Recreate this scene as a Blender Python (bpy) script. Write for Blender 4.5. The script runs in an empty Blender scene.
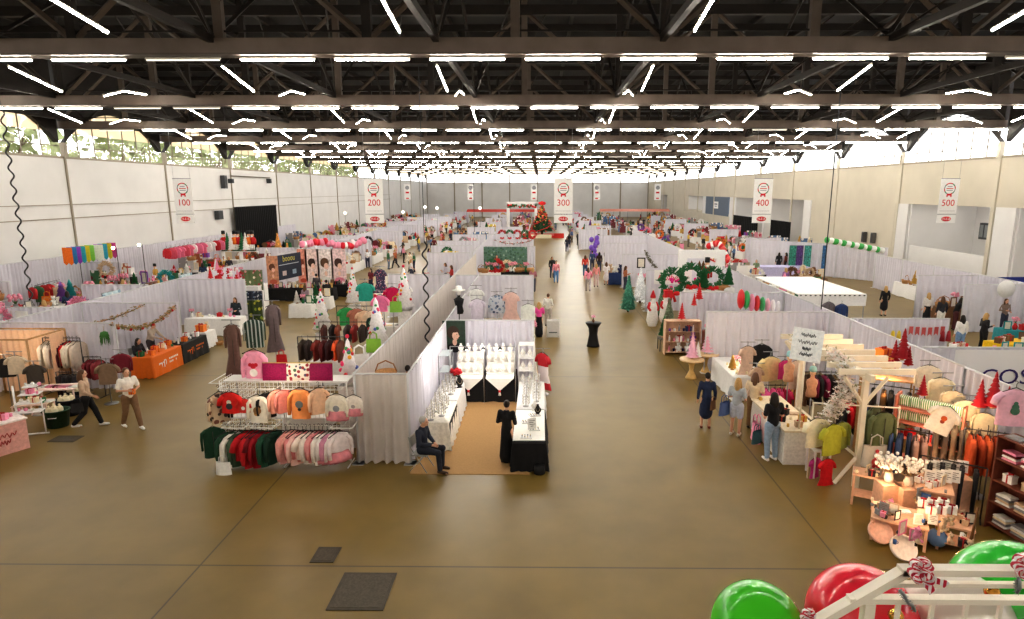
import bpy, math, random
from mathutils import Vector, Matrix, Euler
R = random.Random(11)
SC = bpy.context.scene
COL = SC.collection
PI = math.pi
# ---------------------------------------------------------------- camera model (metres; camera 7 m above the hall floor)
F, H, VX, VY = 620., 7.0, 540., 190.
PIT = math.atan((309.5 - VY) / F); YAW = math.radians(.6)
SH = VX - 512 - F * math.tan(YAW) / math.cos(PIT)
def ray(px, py):
    u = (px - 512 - SH) / F; v = (309.5 - py) / F
    c, s = math.cos(PIT), math.sin(PIT)
    y = c + v * s; z = -s + v * c
    return (u * math.cos(YAW) - y * math.sin(YAW), u * math.sin(YAW) + y * math.cos(YAW), z)
def P(px, py, z=0.):            # the point of the horizontal level z that lies in direction px,py
    d = ray(px, py); t = (z - H) / d[2]
    return (d[0] * t, d[1] * t, z)
def PY(px, py, Y):              # the point of the cross plane Y
    d = ray(px, py); t = Y / d[1]
    return (d[0] * t, Y, H + d[2] * t)
def PX(px, py, X):
    d = ray(px, py); t = X / d[0]
    return (X, d[1] * t, H + d[2] * t)
def proj(p):
    a = -YAW; x = p[0] * math.cos(a) - p[1] * math.sin(a); y = p[0] * math.sin(a) + p[1] * math.cos(a); z = p[2] - H
    c, s = math.cos(PIT), math.sin(PIT)
    dep = y * c - z * s
    if dep < .1: return (-9999, -9999, dep)
    return (512 + SH + F * x / dep, 309.5 - F * (y * s + z * c) / dep, dep)
cd = bpy.data.cameras.new('camera'); cam = bpy.data.objects.new('camera', cd); COL.objects.link(cam)
cam.location = (0, 0, H); cam.rotation_euler = (PI / 2 - PIT, 0, YAW)
cd.sensor_width = 36; cd.lens = 36 * F / 1024; cd.shift_x = -SH / 1024; cd.clip_end = 600; cd.clip_start = .1
SC.camera = cam
# ---------------------------------------------------------------- materials
def lin(c):
    return tuple(((x / 255) / 12.92 if x / 255 <= .04045 else ((x / 255 + .055) / 1.055) ** 2.4) for x in c)
_MC = {}
def C(r, g, b, rough=.65, metal=0., noise=.12, scale=14., emit=0., trans=0., bump=0., spec=.4):
    k = (r, g, b, rough, metal, noise, scale, emit, trans, bump, spec)
    if k in _MC: return _MC[k]
    m = bpy.data.materials.new('surface_%d_%d_%d' % (r, g, b)); m.use_nodes = True
    nt = m.node_tree; N = nt.nodes; L = nt.links
    bs = N['Principled BSDF']; c = lin((r, g, b))
    bs.inputs['Base Color'].default_value = (*c, 1); bs.inputs['Roughness'].default_value = rough
    bs.inputs['Metallic'].default_value = metal; bs.inputs['Specular IOR Level'].default_value = spec
    if noise > 0 or bump > 0:
        tc = N.new('ShaderNodeTexCoord'); no = N.new('ShaderNodeTexNoise'); no.inputs['Scale'].default_value = scale; no.inputs['Detail'].default_value = 3
        L.new(tc.outputs['Object'], no.inputs['Vector'])
        if noise > 0:
            rp = N.new('ShaderNodeMapRange'); rp.inputs['From Min'].default_value = .3; rp.inputs['From Max'].default_value = .7
            rp.inputs['To Min'].default_value = 1 - noise; rp.inputs['To Max'].default_value = 1 + noise
            L.new(no.outputs['Fac'], rp.inputs['Value'])
            mx = N.new('ShaderNodeMix'); mx.data_type = 'RGBA'; mx.blend_type = 'MULTIPLY'; mx.inputs['Factor'].default_value = 1
            mx.inputs['A'].default_value = (*c, 1)
            L.new(rp.outputs['Result'], mx.inputs['B']); L.new(mx.outputs['Result'], bs.inputs['Base Color'])
        if bump > 0:
            bp = N.new('ShaderNodeBump'); bp.inputs['Strength'].default_value = bump; L.new(no.outputs['Fac'], bp.inputs['Height']); L.new(bp.outputs['Normal'], bs.inputs['Normal'])
    if emit > 0:
        bs.inputs['Emission Color'].default_value = (*c, 1); bs.inputs['Emission Strength'].default_value = emit
    if trans > 0:
        t = N.new('ShaderNodeBsdfTranslucent'); t.inputs['Color'].default_value = (*c, 1)
        ms = N.new('ShaderNodeMixShader'); ms.inputs[0].default_value = trans
        L.new(bs.outputs[0], ms.inputs[1]); L.new(t.outputs[0], ms.inputs[2]); L.new(ms.outputs[0], N['Material Output'].inputs['Surface'])
    _MC[k] = m
    return m
def dots(base, cols, scale=9., thr=.33, rough=.6):
    """cloth printed or strewn with round spots of several colours"""
    k = ('dots', base, tuple(cols), scale, thr)
    if k in _MC: return _MC[k]
    m = bpy.data.materials.new('dotted_surface'); m.use_nodes = True
    nt = m.node_tree; N = nt.nodes; L = nt.links; bs = N['Principled BSDF']; bs.inputs['Roughness'].default_value = rough
    tc = N.new('ShaderNodeTexCoord'); vo = N.new('ShaderNodeTexVoronoi'); vo.inputs['Scale'].default_value = scale; vo.inputs['Randomness'].default_value = .75
    L.new(tc.outputs['Object'], vo.inputs['Vector'])
    cr = N.new('ShaderNodeValToRGB'); cr.color_ramp.interpolation = 'CONSTANT'
    el = cr.color_ramp.elements; n = len(cols)
    el[0].position = 0; el[0].color = (*lin(cols[0]), 1)
    el[1].position = .35 + .3 / n if n > 1 else 1; el[1].color = (*lin(cols[1 % n]), 1)
    for i in range(2, n):
        e = el.new(min(.99, .35 + .3 * i / n)); e.color = (*lin(cols[i]), 1)
    sp = N.new('ShaderNodeSeparateColor'); L.new(vo.outputs['Color'], sp.inputs[0]); L.new(sp.outputs[0], cr.inputs[0])
    lt = N.new('ShaderNodeMath'); lt.operation = 'LESS_THAN'; lt.inputs[1].default_value = thr; L.new(vo.outputs['Distance'], lt.inputs[0])
    mx = N.new('ShaderNodeMix'); mx.data_type = 'RGBA'; mx.inputs['A'].default_value = (*lin(base), 1)
    L.new(lt.outputs[0], mx.inputs['Factor']); L.new(cr.outputs[0], mx.inputs['B']); L.new(mx.outputs['Result'], bs.inputs['Base Color'])
    _MC[k] = m
    return m
def stripes(a, b, axis=2, scale=12., rough=.6, duty=.5, diag=0.):
    k = ('str', a, b, axis, scale, duty, diag)
    if k in _MC: return _MC[k]
    m = bpy.data.materials.new('striped_surface'); m.use_nodes = True
    nt = m.node_tree; N = nt.nodes; L = nt.links; bs = N['Principled BSDF']; bs.inputs['Roughness'].default_value = rough
    tc = N.new('ShaderNodeTexCoord'); sx = N.new('ShaderNodeSeparateXYZ'); L.new(tc.outputs['Object'], sx.inputs[0])
    mu = N.new('ShaderNodeMath'); mu.operation = 'MULTIPLY'; mu.inputs[1].default_value = scale; L.new(sx.outputs[axis], mu.inputs[0])
    last = mu
    if diag:
        m2 = N.new('ShaderNodeMath'); m2.operation = 'MULTIPLY_ADD'; m2.inputs[1].default_value = scale * diag
        L.new(sx.outputs[0 if axis else 1], m2.inputs[0]); L.new(mu.outputs[0], m2.inputs[2]); last = m2
    fr = N.new('ShaderNodeMath'); fr.operation = 'FRACT'; L.new(last.outputs[0], fr.inputs[0])
    lt = N.new('ShaderNodeMath'); lt.operation = 'LESS_THAN'; lt.inputs[1].default_value = duty; L.new(fr.outputs[0], lt.inputs[0])
    mx = N.new('ShaderNodeMix'); mx.data_type = 'RGBA'; mx.inputs['A'].default_value = (*lin(a), 1); mx.inputs['B'].default_value = (*lin(b), 1)
    L.new(lt.outputs[0], mx.inputs['Factor']); L.new(mx.outputs['Result'], bs.inputs['Base Color'])
    _MC[k] = m
    return m
# ---------------------------------------------------------------- mesh builder
class MB:
    def __init__(s): s.v = []; s.f = []; s.mi = []; s.sm = []; s.mats = []
    def add(s, vs, fs, mat, smooth=False):
        if mat not in s.mats: s.mats.append(mat)
        i = s.mats.index(mat); o = len(s.v)
        s.v += [tuple(v) for v in vs]
        for f in fs: s.f.append(tuple(o + j for j in f)); s.mi.append(i); s.sm.append(smooth)
        return s
    def box(s, c, d, mat, rz=0., rx=0., ry=0., taper=1.):
        hx, hy, hz = d[0] / 2, d[1] / 2, d[2] / 2
        vs = [Vector((x * (taper if z > 0 else 1), y * (taper if z > 0 else 1), z)) for z in (-hz, hz) for y in (-hy, hy) for x in (-hx, hx)]
        if rz or rx or ry:
            m = Euler((rx, ry, rz)).to_matrix(); vs = [m @ v for v in vs]
        c = Vector(c)
        return s.add([v + c for v in vs], [(0, 2, 3, 1), (4, 5, 7, 6), (0, 1, 5, 4), (2, 6, 7, 3), (0, 4, 6, 2), (1, 3, 7, 5)], mat)
    def quad(s, a, b, c, d, mat): return s.add([a, b, c, d], [(0, 1, 2, 3)], mat)
    def tube(s, pts, r, mat, n=6, caps=True, smooth=True, flat=1.):
        pts = [Vector(p) for p in pts]; m = len(pts)
        rs = list(r) if isinstance(r, (list, tuple)) else [r] * m
        up = Vector((0, 0, 1)); vs = []; prev = None
        for i, p in enumerate(pts):
            t = (pts[min(i + 1, m - 1)] - pts[max(i - 1, 0)])
            t = t.normalized() if t.length > 1e-9 else up
            if prev is None:
                a = t.cross(up)
                if a.length < .05: a = t.cross(Vector((0, 1, 0)))
            else: a = prev - t * prev.dot(t)
            a.normalize(); prev = a; b = t.cross(a)
            for k in range(n):
                q = 2 * PI * k / n
                vs.append(p + (a * math.cos(q) + b * math.sin(q) * flat) * rs[i])
        fs = [(i * n + k, i * n + (k + 1) % n, (i + 1) * n + (k + 1) % n, (i + 1) * n + k) for i in range(m - 1) for k in range(n)]
        if caps: fs += [tuple(range(n))[::-1], tuple((m - 1) * n + k for k in range(n))]
        return s.add(vs, fs, mat, smooth)
    def lathe(s, prof, mat, c=(0, 0, 0), n=14, sx=1., sy=1., smooth=True, wob=0., wn=5):
        vs = []
        for i, (r, z) in enumerate(prof):
            for k in range(n):
                q = 2 * PI * k / n; rr = r * (1 + wob * math.sin(wn * q))
                vs.append((c[0] + rr * math.cos(q) * sx, c[1] + rr * math.sin(q) * sy, c[2] + z))
        m = len(prof)
        fs = [(i * n + k, i * n + (k + 1) % n, (i + 1) * n + (k + 1) % n, (i + 1) * n + k) for i in range(m - 1) for k in range(n)]
        if prof[0][0] > 1e-4: fs.append(tuple(range(n))[::-1])
        if prof[-1][0] > 1e-4: fs.append(tuple((m - 1) * n + k for k in range(n)))
        return s.add(vs, fs, mat, smooth)
    def ell(s, c, r, mat, nu=10, nv=7, M3=None, smooth=True):
        vs = []
        if not isinstance(r, (tuple, list)): r = (r, r, r)
        for j in range(nv + 1):
            t = PI * j / nv
            for i in range(nu):
                q = 2 * PI * i / nu
                p = Vector((r[0] * math.sin(t) * math.cos(q), r[1] * math.sin(t) * math.sin(q), r[2] * math.cos(t)))
                if M3: p = M3 @ p
                vs.append(p + Vector(c))
        fs = [(j * nu + i, (j + 1) * nu + i, (j + 1) * nu + (i + 1) % nu, j * nu + (i + 1) % nu) for j in range(nv) for i in range(nu)]
        return s.add(vs, fs, mat, smooth)
    def sheet(s, fn, nu, nv, mat, smooth=True):
        vs = [fn(i / nu, j / nv) for j in range(nv + 1) for i in range(nu + 1)]
        fs = [(j * (nu + 1) + i, j * (nu + 1) + i + 1, (j + 1) * (nu + 1) + i + 1, (j + 1) * (nu + 1) + i) for j in range(nv) for i in range(nu)]
        return s.add(vs, fs, mat, smooth)
    def prism(s, pts, y0, y1, mat, smooth=False):      # outline in x,z pulled from y0 to y1
        n = len(pts)
        vs = [(x, y0, z) for x, z in pts] + [(x, y1, z) for x, z in pts]
        fs = [tuple(range(n)), tuple(range(2 * n - 1, n - 1, -1))] + [(i, i + n, (i + 1) % n + n, (i + 1) % n) for i in range(n)]
        return s.add(vs, fs, mat, smooth)
    def mesh(s, name):
        me = bpy.data.meshes.new(name); me.from_pydata(s.v, [], s.f)
        for m in s.mats: me.materials.append(m)
        me.polygons.foreach_set('material_index', s.mi); me.polygons.foreach_set('use_smooth', s.sm); me.update()
        return me
    def build(s, name, parent=None, loc=None, rz=0.):
        o = bpy.data.objects.new(name, s.mesh(name)); COL.objects.link(o)
        if parent is not None: o.parent = parent
        if loc is not None: o.location = loc
        if rz: o.rotation_euler = (0, 0, rz)
        return o
THINGS = []
def reg(o, label, cat, group=None, kind=None):
    o['label'] = label; o['category'] = cat
    if group: o['group'] = group
    if kind: o['kind'] = kind
    THINGS.append(o)
    return o
def empty(name, loc=(0, 0, 0), rz=0.):
    o = bpy.data.objects.new(name, None); COL.objects.link(o); o.empty_display_size = .2
    o.location = loc; o.rotation_euler = (0, 0, rz)
    return o
def struct(name, mb, parent=None):
    o = mb.build(name, parent)
    if parent is None: o['kind'] = 'structure'
    return o
def tree_of(o): return (o, [tree_of(c) for c in o.children])
def copy_node(nd, parent=None):
    c = nd[0].copy(); COL.objects.link(c); c.parent = parent
    return (c, [copy_node(k, c) for k in nd[1]])
def base(n): return n.split('.')[0]
def recolor(nd, cols):
    o = nd[0]
    if o.type == 'MESH' and len(o.material_slots):
        m = cols.get(base(o.name)) if cols else None
        if m is not None: o.material_slots[0].link = 'OBJECT'; o.material_slots[0].material = m
        else: o.material_slots[0].link = 'DATA'
    for ch in nd[1]: recolor(ch, cols)
PRO = {}
def use(key, build, label, cat, loc, rz=0., s=1., group=None, cols=None, rx=0., ry=0.):
    if key not in PRO: nd = PRO[key] = tree_of(build())
    else: nd = copy_node(PRO[key])
    o = nd[0]; recolor(nd, cols or {})
    for k in ('group', 'kind'):
        if k in o.keys(): del o[k]
    o.location = loc; o.rotation_euler = (rx, ry, rz); o.scale = s if isinstance(s, (tuple, list)) else (s, s, s)
    return reg(o, label, cat, group)
def text(s, size, mat, parent, loc, rot, name='lettering', ext=.002, align='CENTER', sx=1., shear=0.):
    c = bpy.data.curves.new(name, 'FONT'); c.body = s; c.size = size; c.align_x = align; c.align_y = 'CENTER'; c.extrude = ext; c.shear = shear
    c.resolution_u = 3
    c.materials.append(mat)
    o = bpy.data.objects.new('tmp_text', c); COL.objects.link(o)
    dg = bpy.context.evaluated_depsgraph_get(); dg.update()
    me = bpy.data.meshes.new_from_object(o.evaluated_get(dg)); me.name = name
    bpy.data.objects.remove(o); bpy.data.curves.remove(c)
    o = bpy.data.objects.new(name, me); COL.objects.link(o); o.parent = parent; o.location = loc; o.rotation_euler = rot; o.scale = (sx, 1, 1)
    return o
WORDS = 'zero first second third fourth fifth sixth seventh eighth ninth tenth eleventh twelfth thirteenth fourteenth fifteenth sixteenth seventeenth eighteenth nineteenth twentieth'.split()
def nth(i):
    if i <= 20: return WORDS[i]
    t = {2: 'twenty', 3: 'thirty', 4: 'forty', 5: 'fifty', 6: 'sixty', 7: 'seventy', 8: 'eighty', 9: 'ninety'}[i // 10 % 10]
    return t + '-' + WORDS[i % 10] if i % 10 else t[:-1] + 'ieth'
STEEL = C(150, 150, 152, .35, .8, 0)
PIPE = C(206, 206, 208, .5, noise=0)
BLACK = C(22, 22, 24, .6, noise=.2)
WHITE = C(236, 234, 232, .7, noise=.05)
TUBE_E, SKY, EXPO, LOOK = 88., 2.4, .58, 'Medium High Contrast'
# ================================================================ THE SETTING
WL, WR, WF = -29.8, 28.4, 166.0
ROOF, CH = 15.2, 10.72
def floor_mat():
    m = bpy.data.materials.new('polished_concrete'); m.use_nodes = True
    nt = m.node_tree; N = nt.nodes; L = nt.links; bs = N['Principled BSDF']
    tc = N.new('ShaderNodeTexCoord')
    def noise(sc, det=5, dist=0.):
        n = N.new('ShaderNodeTexNoise'); n.inputs['Scale'].default_value = sc; n.inputs['Detail'].default_value = det; n.inputs['Distortion'].default_value = dist
        L.new(tc.outputs['Object'], n.inputs['Vector']); return n
    n1, n2, n3 = noise(.16, 4), noise(.9, 6), noise(14, 3)
    cr = N.new('ShaderNodeValToRGB'); e = cr.color_ramp.elements
    e[0].position = .3; e[0].color = (*lin((106, 86, 40)), 1); e[1].position = .72; e[1].color = (*lin((134, 111, 58)), 1)
    ad = N.new('ShaderNodeMath'); ad.operation = 'MULTIPLY_ADD'; ad.inputs[1].default_value = .55
    h = N.new('ShaderNodeMath'); h.operation = 'MULTIPLY'; h.inputs[1].default_value = .45; L.new(n2.outputs['Fac'], h.inputs[0])
    L.new(n1.outputs['Fac'], ad.inputs[0]); L.new(h.outputs[0], ad.inputs[2]); L.new(ad.outputs[0], cr.inputs[0])
    sx = N.new('ShaderNodeSeparateXYZ'); L.new(tc.outputs['Object'], sx.inputs[0])
    last = None
    for ax, off in ((1, 10.58), (0, 5.75)):
        a = N.new('ShaderNodeMath'); a.operation = 'SUBTRACT'; a.inputs[1].default_value = off; L.new(sx.outputs[ax], a.inputs[0])
        w = N.new('ShaderNodeMath'); w.operation = 'PINGPONG'; w.inputs[1].default_value = 6.095; L.new(a.outputs[0], w.inputs[0])
        lt = N.new('ShaderNodeMath'); lt.operation = 'LESS_THAN'; lt.inputs[1].default_value = .018; L.new(w.outputs[0], lt.inputs[0])
        if last is None: last = lt
        else:
            mx_ = N.new('ShaderNodeMath'); mx_.operation = 'MAXIMUM'; L.new(last.outputs[0], mx_.inputs[0]); L.new(lt.outputs[0], mx_.inputs[1]); last = mx_
    mx = N.new('ShaderNodeMix'); mx.data_type = 'RGBA'; mx.inputs['B'].default_value = (*lin((58, 48, 36)), 1)
    k = N.new('ShaderNodeMath'); k.operation = 'MULTIPLY'; k.inputs[1].default_value = .75; L.new(last.outputs[0], k.inputs[0])
    L.new(k.outputs[0], mx.inputs['Factor']); L.new(cr.outputs[0], mx.inputs['A']); L.new(mx.outputs['Result'], bs.inputs['Base Color'])
    rr = N.new('ShaderNodeMapRange'); rr.inputs['To Min'].default_value = .36; rr.inputs['To Max'].default_value = .4; L.new(n1.outputs['Fac'], rr.inputs['Value']); L.new(rr.outputs['Result'], bs.inputs['Roughness'])
    bs.inputs['Specular IOR Level'].default_value = .4
    return m
fm = floor_mat()
mb = MB(); mb.quad((WL - 1, -6, 0), (WR + 6, -6, 0), (WR + 6, WF + 1, 0), (WL - 1, WF + 1, 0), fm); struct('floor', mb)
WALLM = C(216, 214, 212, .8, noise=.04, scale=.6)
WALL2 = C(198, 190, 174, .8, noise=.04, scale=.6)
DARK = C(34, 28, 24, .75, noise=.15, scale=2)
DECK = C(13, 10, 9, .85, noise=.2, scale=1.2)
BROWN = C(84, 73, 65, .6, noise=.12, scale=2)
CHORD = C(100, 87, 78, .6, noise=.12, scale=2)  # truss brown lightened in colour, since little light reaches the chord faces
TRIM = C(150, 140, 124, .6, noise=.05)
# ceiling deck with its ribs
mb = MB(); mb.quad((WL - 1, -6, ROOF), (WL - 1, WF + 1, ROOF), (WR + 1, WF + 1, ROOF), (WR + 1, -6, ROOF), DECK)
for i in range(20):
    x = WL + 1.5 + i * 2.98
    mb.box((x, 80, ROOF - .12), (.16, 172, .24), DARK)
struct('ceiling', mb)
TR = [18.5 + 10.55 * k for k in range(-2, 14)]
XL = [-2.9 + 6.3 * k for k in range(-4, 5)]        # lines of lengthwise bracing
ti = 0
for Y in TR:
    mb = MB()
    mb.box(((WL + WR) / 2, Y, CH + .24), (WR - WL, .34, .42), CHORD)
    mb.box(((WL + WR) / 2, Y, CH + .02), (WR - WL, .5, .05), BROWN)
    mb.box(((WL + WR) / 2, Y, CH + .66), (WR - WL, .05, .05), DARK)
    mb.box(((WL + WR) / 2, Y, ROOF - .5), (WR - WL, .3, .4), DARK)
    n = 14; st = (WR - WL) / n
    for i in range(n + 1):
        x = WL + i * st
        mb.box((x, Y, (CH + ROOF) / 2), (.26, .2, ROOF - CH), BROWN if i % 2 else DARK)
        if i < n:
            a, b = ((x, Y, CH + .4), (x + st, Y, ROOF - .5)) if (i % 2 == 0) else ((x, Y, ROOF - .5), (x + st, Y, CH + .4))
            mb.tube([a, b], .1, BROWN, 4, smooth=False)
    ti += 1
    struct('roof_truss', mb)
mb = MB()
for j in range(len(TR) - 1):                                  # lengthwise braces between trusses
    for x in XL:
        mb.tube([(x, TR[j], CH + .5), (x, TR[j] + 5.27, ROOF - .6)], .07, DARK, 4, smooth=False)
        mb.tube([(x, TR[j] + 5.27, ROOF - .6), (x, TR[j + 1], CH + .5)], .07, DARK, 4, smooth=False)
        mb.tube([(x + 3.1, TR[j], ROOF - .7), (x, TR[j + 1], CH + .45)], .035, DARK, 4, smooth=False)
for x in XL: mb.box((x, 82, CH + .42), (.16, 166, .2), DARK)
struct('ceiling_bracing_beams', mb)
mb = MB()
for j in range(len(TR) - 1):
    for dy in (3.5, 7.03): mb.box(((WL + WR) / 2, TR[j] + dy, ROOF - .35), (WR - WL, .14, .26), DARK)
struct('ceiling_purlin_beams', mb)
# walls: low part, then arched window bays
SILL, SPR, PEAK = 8.95, 9.9, 12.1
def glass_mat():
    m = bpy.data.materials.new('window_glass'); m.use_nodes = True
    nt = m.node_tree; N = nt.nodes; L = nt.links; N.remove(N['Principled BSDF'])
    t = N.new('ShaderNodeBsdfTransparent'); g = N.new('ShaderNodeBsdfGlossy'); g.inputs['Roughness'].default_value = .05
    ms = N.new('ShaderNodeMixShader'); ms.inputs[0].default_value = .06
    L.new(t.outputs[0], ms.inputs[1]); L.new(g.outputs[0], ms.inputs[2]); L.new(ms.outputs[0], N['Material Output'].inputs['Surface'])
    return m
GLASS = glass_mat()
def film_mat(c, k=.75):
    m = bpy.data.materials.new('window_film'); m.use_nodes = True
    nt = m.node_tree; N = nt.nodes; L = nt.links; N.remove(N['Principled BSDF'])
    t = N.new('ShaderNodeBsdfTranslucent'); t.inputs['Color'].default_value = (*lin(c), 1)
    t2 = N.new('ShaderNodeBsdfTransparent'); ms = N.new('ShaderNodeMixShader'); ms.inputs[0].default_value = k
    L.new(t2.outputs[0], ms.inputs[1]); L.new(t.outputs[0], ms.inputs[2]); L.new(ms.outputs[0], N['Material Output'].inputs['Surface'])
    return m
CREAM = film_mat((226, 196, 162), .85); MILK = film_mat((250, 248, 244), .6)
def arch(u):                # height of the window head across a bay
    return SPR + (PEAK - SPR) * (1 - (2 * u - 1) ** 2)
def side_wall(side, X, out):
    mb = MB(); wn = 0
    dn = MB(); cl = MB()
    ys = [-4.1] + [TR[1] + 10.55 * k for k in range(0, 15)]
    ys = [ys[0]] + [y for y in ys[1:] if y < WF] + [WF]
    if side == 'left':
        mb.box((X - .2, (WF - 6) / 2, SILL / 2), (.4, WF + 6, SILL), WALLM)
    for a, b in zip(ys[:-1], ys[1:]):
        n = 16
        for i in range(n):
            u0, u1 = i / n, (i + 1) / n
            y0, y1 = a + .25 + (b - a - .5) * u0, a + .25 + (b - a - .5) * u1
            z0, z1 = arch(u0), arch(u1)
            dn.add([(X, y0, z0), (X, y1, z1), (X, y1, ROOF), (X, y0, ROOF), (X + out * .35, y0, z0), (X + out * .35, y1, z1)], [(0, 1, 2, 3), (0, 4, 5, 1)], DARK)
        cl.box((X - out * .06, a, (SPR + SILL) / 2), (.26, .3, SPR - SILL), TRIM if side == 'left' else WALL2); cl.box((X - out * .03, a, SILL / 2), (.12, .12 if side == 'left' else .3, SILL), TRIM if side == 'left' else WALL2)
        # one window
        wn += 1
        fr = MB()
        fr.box((X + out * .1, (a + b) / 2, SILL + .05), (.3, b - a, .14), TRIM)
        for k in range(1, 7):
            y = a + (b - a) * k / 7
            fr.box((X + out * .15, y, (SILL + arch(k / 7)) / 2), (.05, .06, arch(k / 7) - SILL), C(120, 110, 95, .6, noise=0))
        fr.box((X + out * .15, (a + b) / 2, SILL + .75), (.06, b - a - .4, .06), C(120, 110, 95, .6, noise=0))
        w = fr.build('window_%d' % (wn + (20 if side == 'right' else 0))); w['kind'] = 'structure'
        gl = MB(); pts = [(a + .3, SILL), (b - .3, SILL)] + [(a + .25 + (b - a - .5) * u, arch(u)) for u in [1 - q / 14 for q in range(15)]]
        gl.add([(X + out * .22, y, z) for y, z in pts], [tuple(range(len(pts)))], GLASS); gl.build('glass', w)
        bl = MB(); hb = SILL + (1.6 if side == 'left' else .4)
        pts = [(a + .3, hb), (b - .3, hb)] + [(a + .25 + (b - a - .5) * u, max(hb, arch(u))) for u in [1 - q / 14 for q in range(15)]]
        bl.add([(X + out * .27, y, z) for y, z in pts], [tuple(range(len(pts)))], CREAM if side == 'left' else MILK); bl.build('window_film', w)
    struct('wall_%s_arches' % side, dn)
    if side == 'left':
        mb.box((X + .03, 60, 5.25), (.08, 130, .05), TRIM)
        mb.box((X + .05, 60, 6.1), (.06, 130, .04), TRIM)
        struct('wall_left', mb)
    struct('wall_%s_columns' % side, cl)
side_wall('left', WL, -1); side_wall('right', WR, 1)
# right wall: upper band, and lower part broken by recesses
UB = 5.95
mb = MB()
mb.box((WR + .2, (WF - 6) / 2, (SILL + UB) / 2), (.4, WF + 6, SILL - UB), WALL2)
zones = [(-6, 26, 'recess'), (26, 37.6, 'recess'), (39.4, 48.5, 'recess'), (50.5, 66, 'flat'), (68, 80, 'recess'), (80.2, 92, 'recess'), (95, 108, 'blue'), (110, 121, 'recess'), (121, 141, 'flat'), (141, 148, 'recess'), (148, WF, 'flat')]
for a, b, k in zones:
    if k != 'recess': mb.box((WR + .2, (a + b) / 2, UB / 2), (.4, b - a, UB), WALL2 if k == 'flat' else C(96, 108, 124, .7))
    else:
        mb.box((WR + 5.2, (a + b) / 2, UB / 2), (.3, b - a, UB), WALLM)
        mb.box((WR + 2.7, a, UB / 2), (5.2, .2, UB), WALLM); mb.box((WR + 2.7, b, UB / 2), (5.2, .2, UB), WALLM)
        mb.quad((WR, a, UB), (WR, b, UB), (WR + 5.3, b, UB), (WR + 5.3, a, UB), WALLM)
for y in (38.5, 49.5, 67, 93.5, 109): mb.box((WR + .2, y, UB / 2), (.5, 1.7, UB), WALLM)
struct('wall_right', mb)
for y in (27, 38.5): mb = MB(); mb.box((WR + .35, y, UB / 2), (.75, .8, UB), WHITE); struct('column_right', mb)
mb = MB(); mb.box((WR + .3, 44, 1.4), (.2, 9, 2.8), WALLM); struct('wall_recess_parapet', mb)
mb = MB(); mb.box((WR + 1.2, 112, 3.2), (2.2, 40, .3), WALL2); mb.box((WR - .1, 112, 2.2), (.2, 36, 1.7), WALL2); struct('wall_ramp_parapet', mb)
mb = MB(); mb.box(((WL + WR) / 2, WF + .2, 4.4), (WR - WL, .4, 8.8), WALLM)
mb.box(((WL + WR) / 2, WF + .2, 13.2), (WR - WL, .4, 4), DARK)
for i in range(9): mb.box((WL + i * (WR - WL) / 8, WF - .05, 6), (.3, .3, 12), TRIM)
struct('wall_far', mb)
fr = MB(); fr.box(((WL + WR) / 2, WF, 8.85), (WR - WL, .4, .12), TRIM)
for i in range(33): fr.box((WL + i * (WR - WL) / 32, WF, 10.1), (.08, .1, 2.4), TRIM)
w = fr.build('window_41'); w['kind'] = 'structure'
g = MB(); g.quad((WL, WF + .1, 8.9), (WR, WF + .1, 8.9), (WR, WF + .1, 11.2), (WL, WF + .1, 11.2), MILK); g.build('glass', w)
mb = MB(); mb.quad((WL - 1, -6, 0), (WR + 1, -6, 0), (WR + 1, -6, ROOF), (WL - 1, -6, ROOF), WALLM); struct('wall_near', mb)
# outside: ground and bright trees seen through the left windows
mb = MB(); mb.quad((-260, -60, -.3), (WL - 1, -60, -.3), (WL - 1, 330, -.3), (-260, 330, -.3), C(150, 150, 128, .9, scale=.3)); struct('outside_ground_left', mb)
LEAF = C(136, 144, 100, .8, noise=.4, scale=3); LEAF2 = C(160, 164, 126, .8, noise=.4, scale=3); BARK = C(96, 78, 62, .9)
def yard_tree(k):
    rr = random.Random(k)
    root = empty('tree'); t = MB(); t.tube([(0, 0, 0), (.2, .1, 4), (.1, .3, 8)], [.35, .25, .12], BARK, 8)
    for q in range(7):
        a = rr.uniform(0, 6.28); t.tube([(.15, .15, 5 + q * .4), (2.2 * math.cos(a), 2.2 * math.sin(a), 8.2 + q * .35)], [.1, .03], BARK, 5)
    t.build('trunk', root)
    c = MB()
    for q in range(230):
        a = rr.uniform(0, 6.28); z = rr.uniform(5.5, 12.5); r = rr.uniform(.2, 1) * 3.6 * math.sqrt(max(.05, 1 - ((z - 9) / 4) ** 2))
        p = Vector((r * math.cos(a), r * math.sin(a), z)); s = rr.uniform(.18, .42)
        e = Euler((rr.uniform(0, 3), rr.uniform(0, 3), rr.uniform(0, 3))).to_matrix()
        c.add([p + e @ Vector(v) for v in ((-s, -s, 0), (s, -s, .1), (s, s, 0), (-s, s, .1))], [(0, 1, 2, 3)], LEAF if q % 2 else LEAF2)
    c.build('foliage', root)
    return root
for i in range(13):
    use('yardtree%d' % (i % 2), lambda: yard_tree(i), 'leafy green tree standing outside the left wall windows', 'tree', (WL - 13 - (i * 7) % 5, 38 + i * 9.2, -.3), i * 1.3, 1.2 + .08 * (i % 3))
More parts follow.
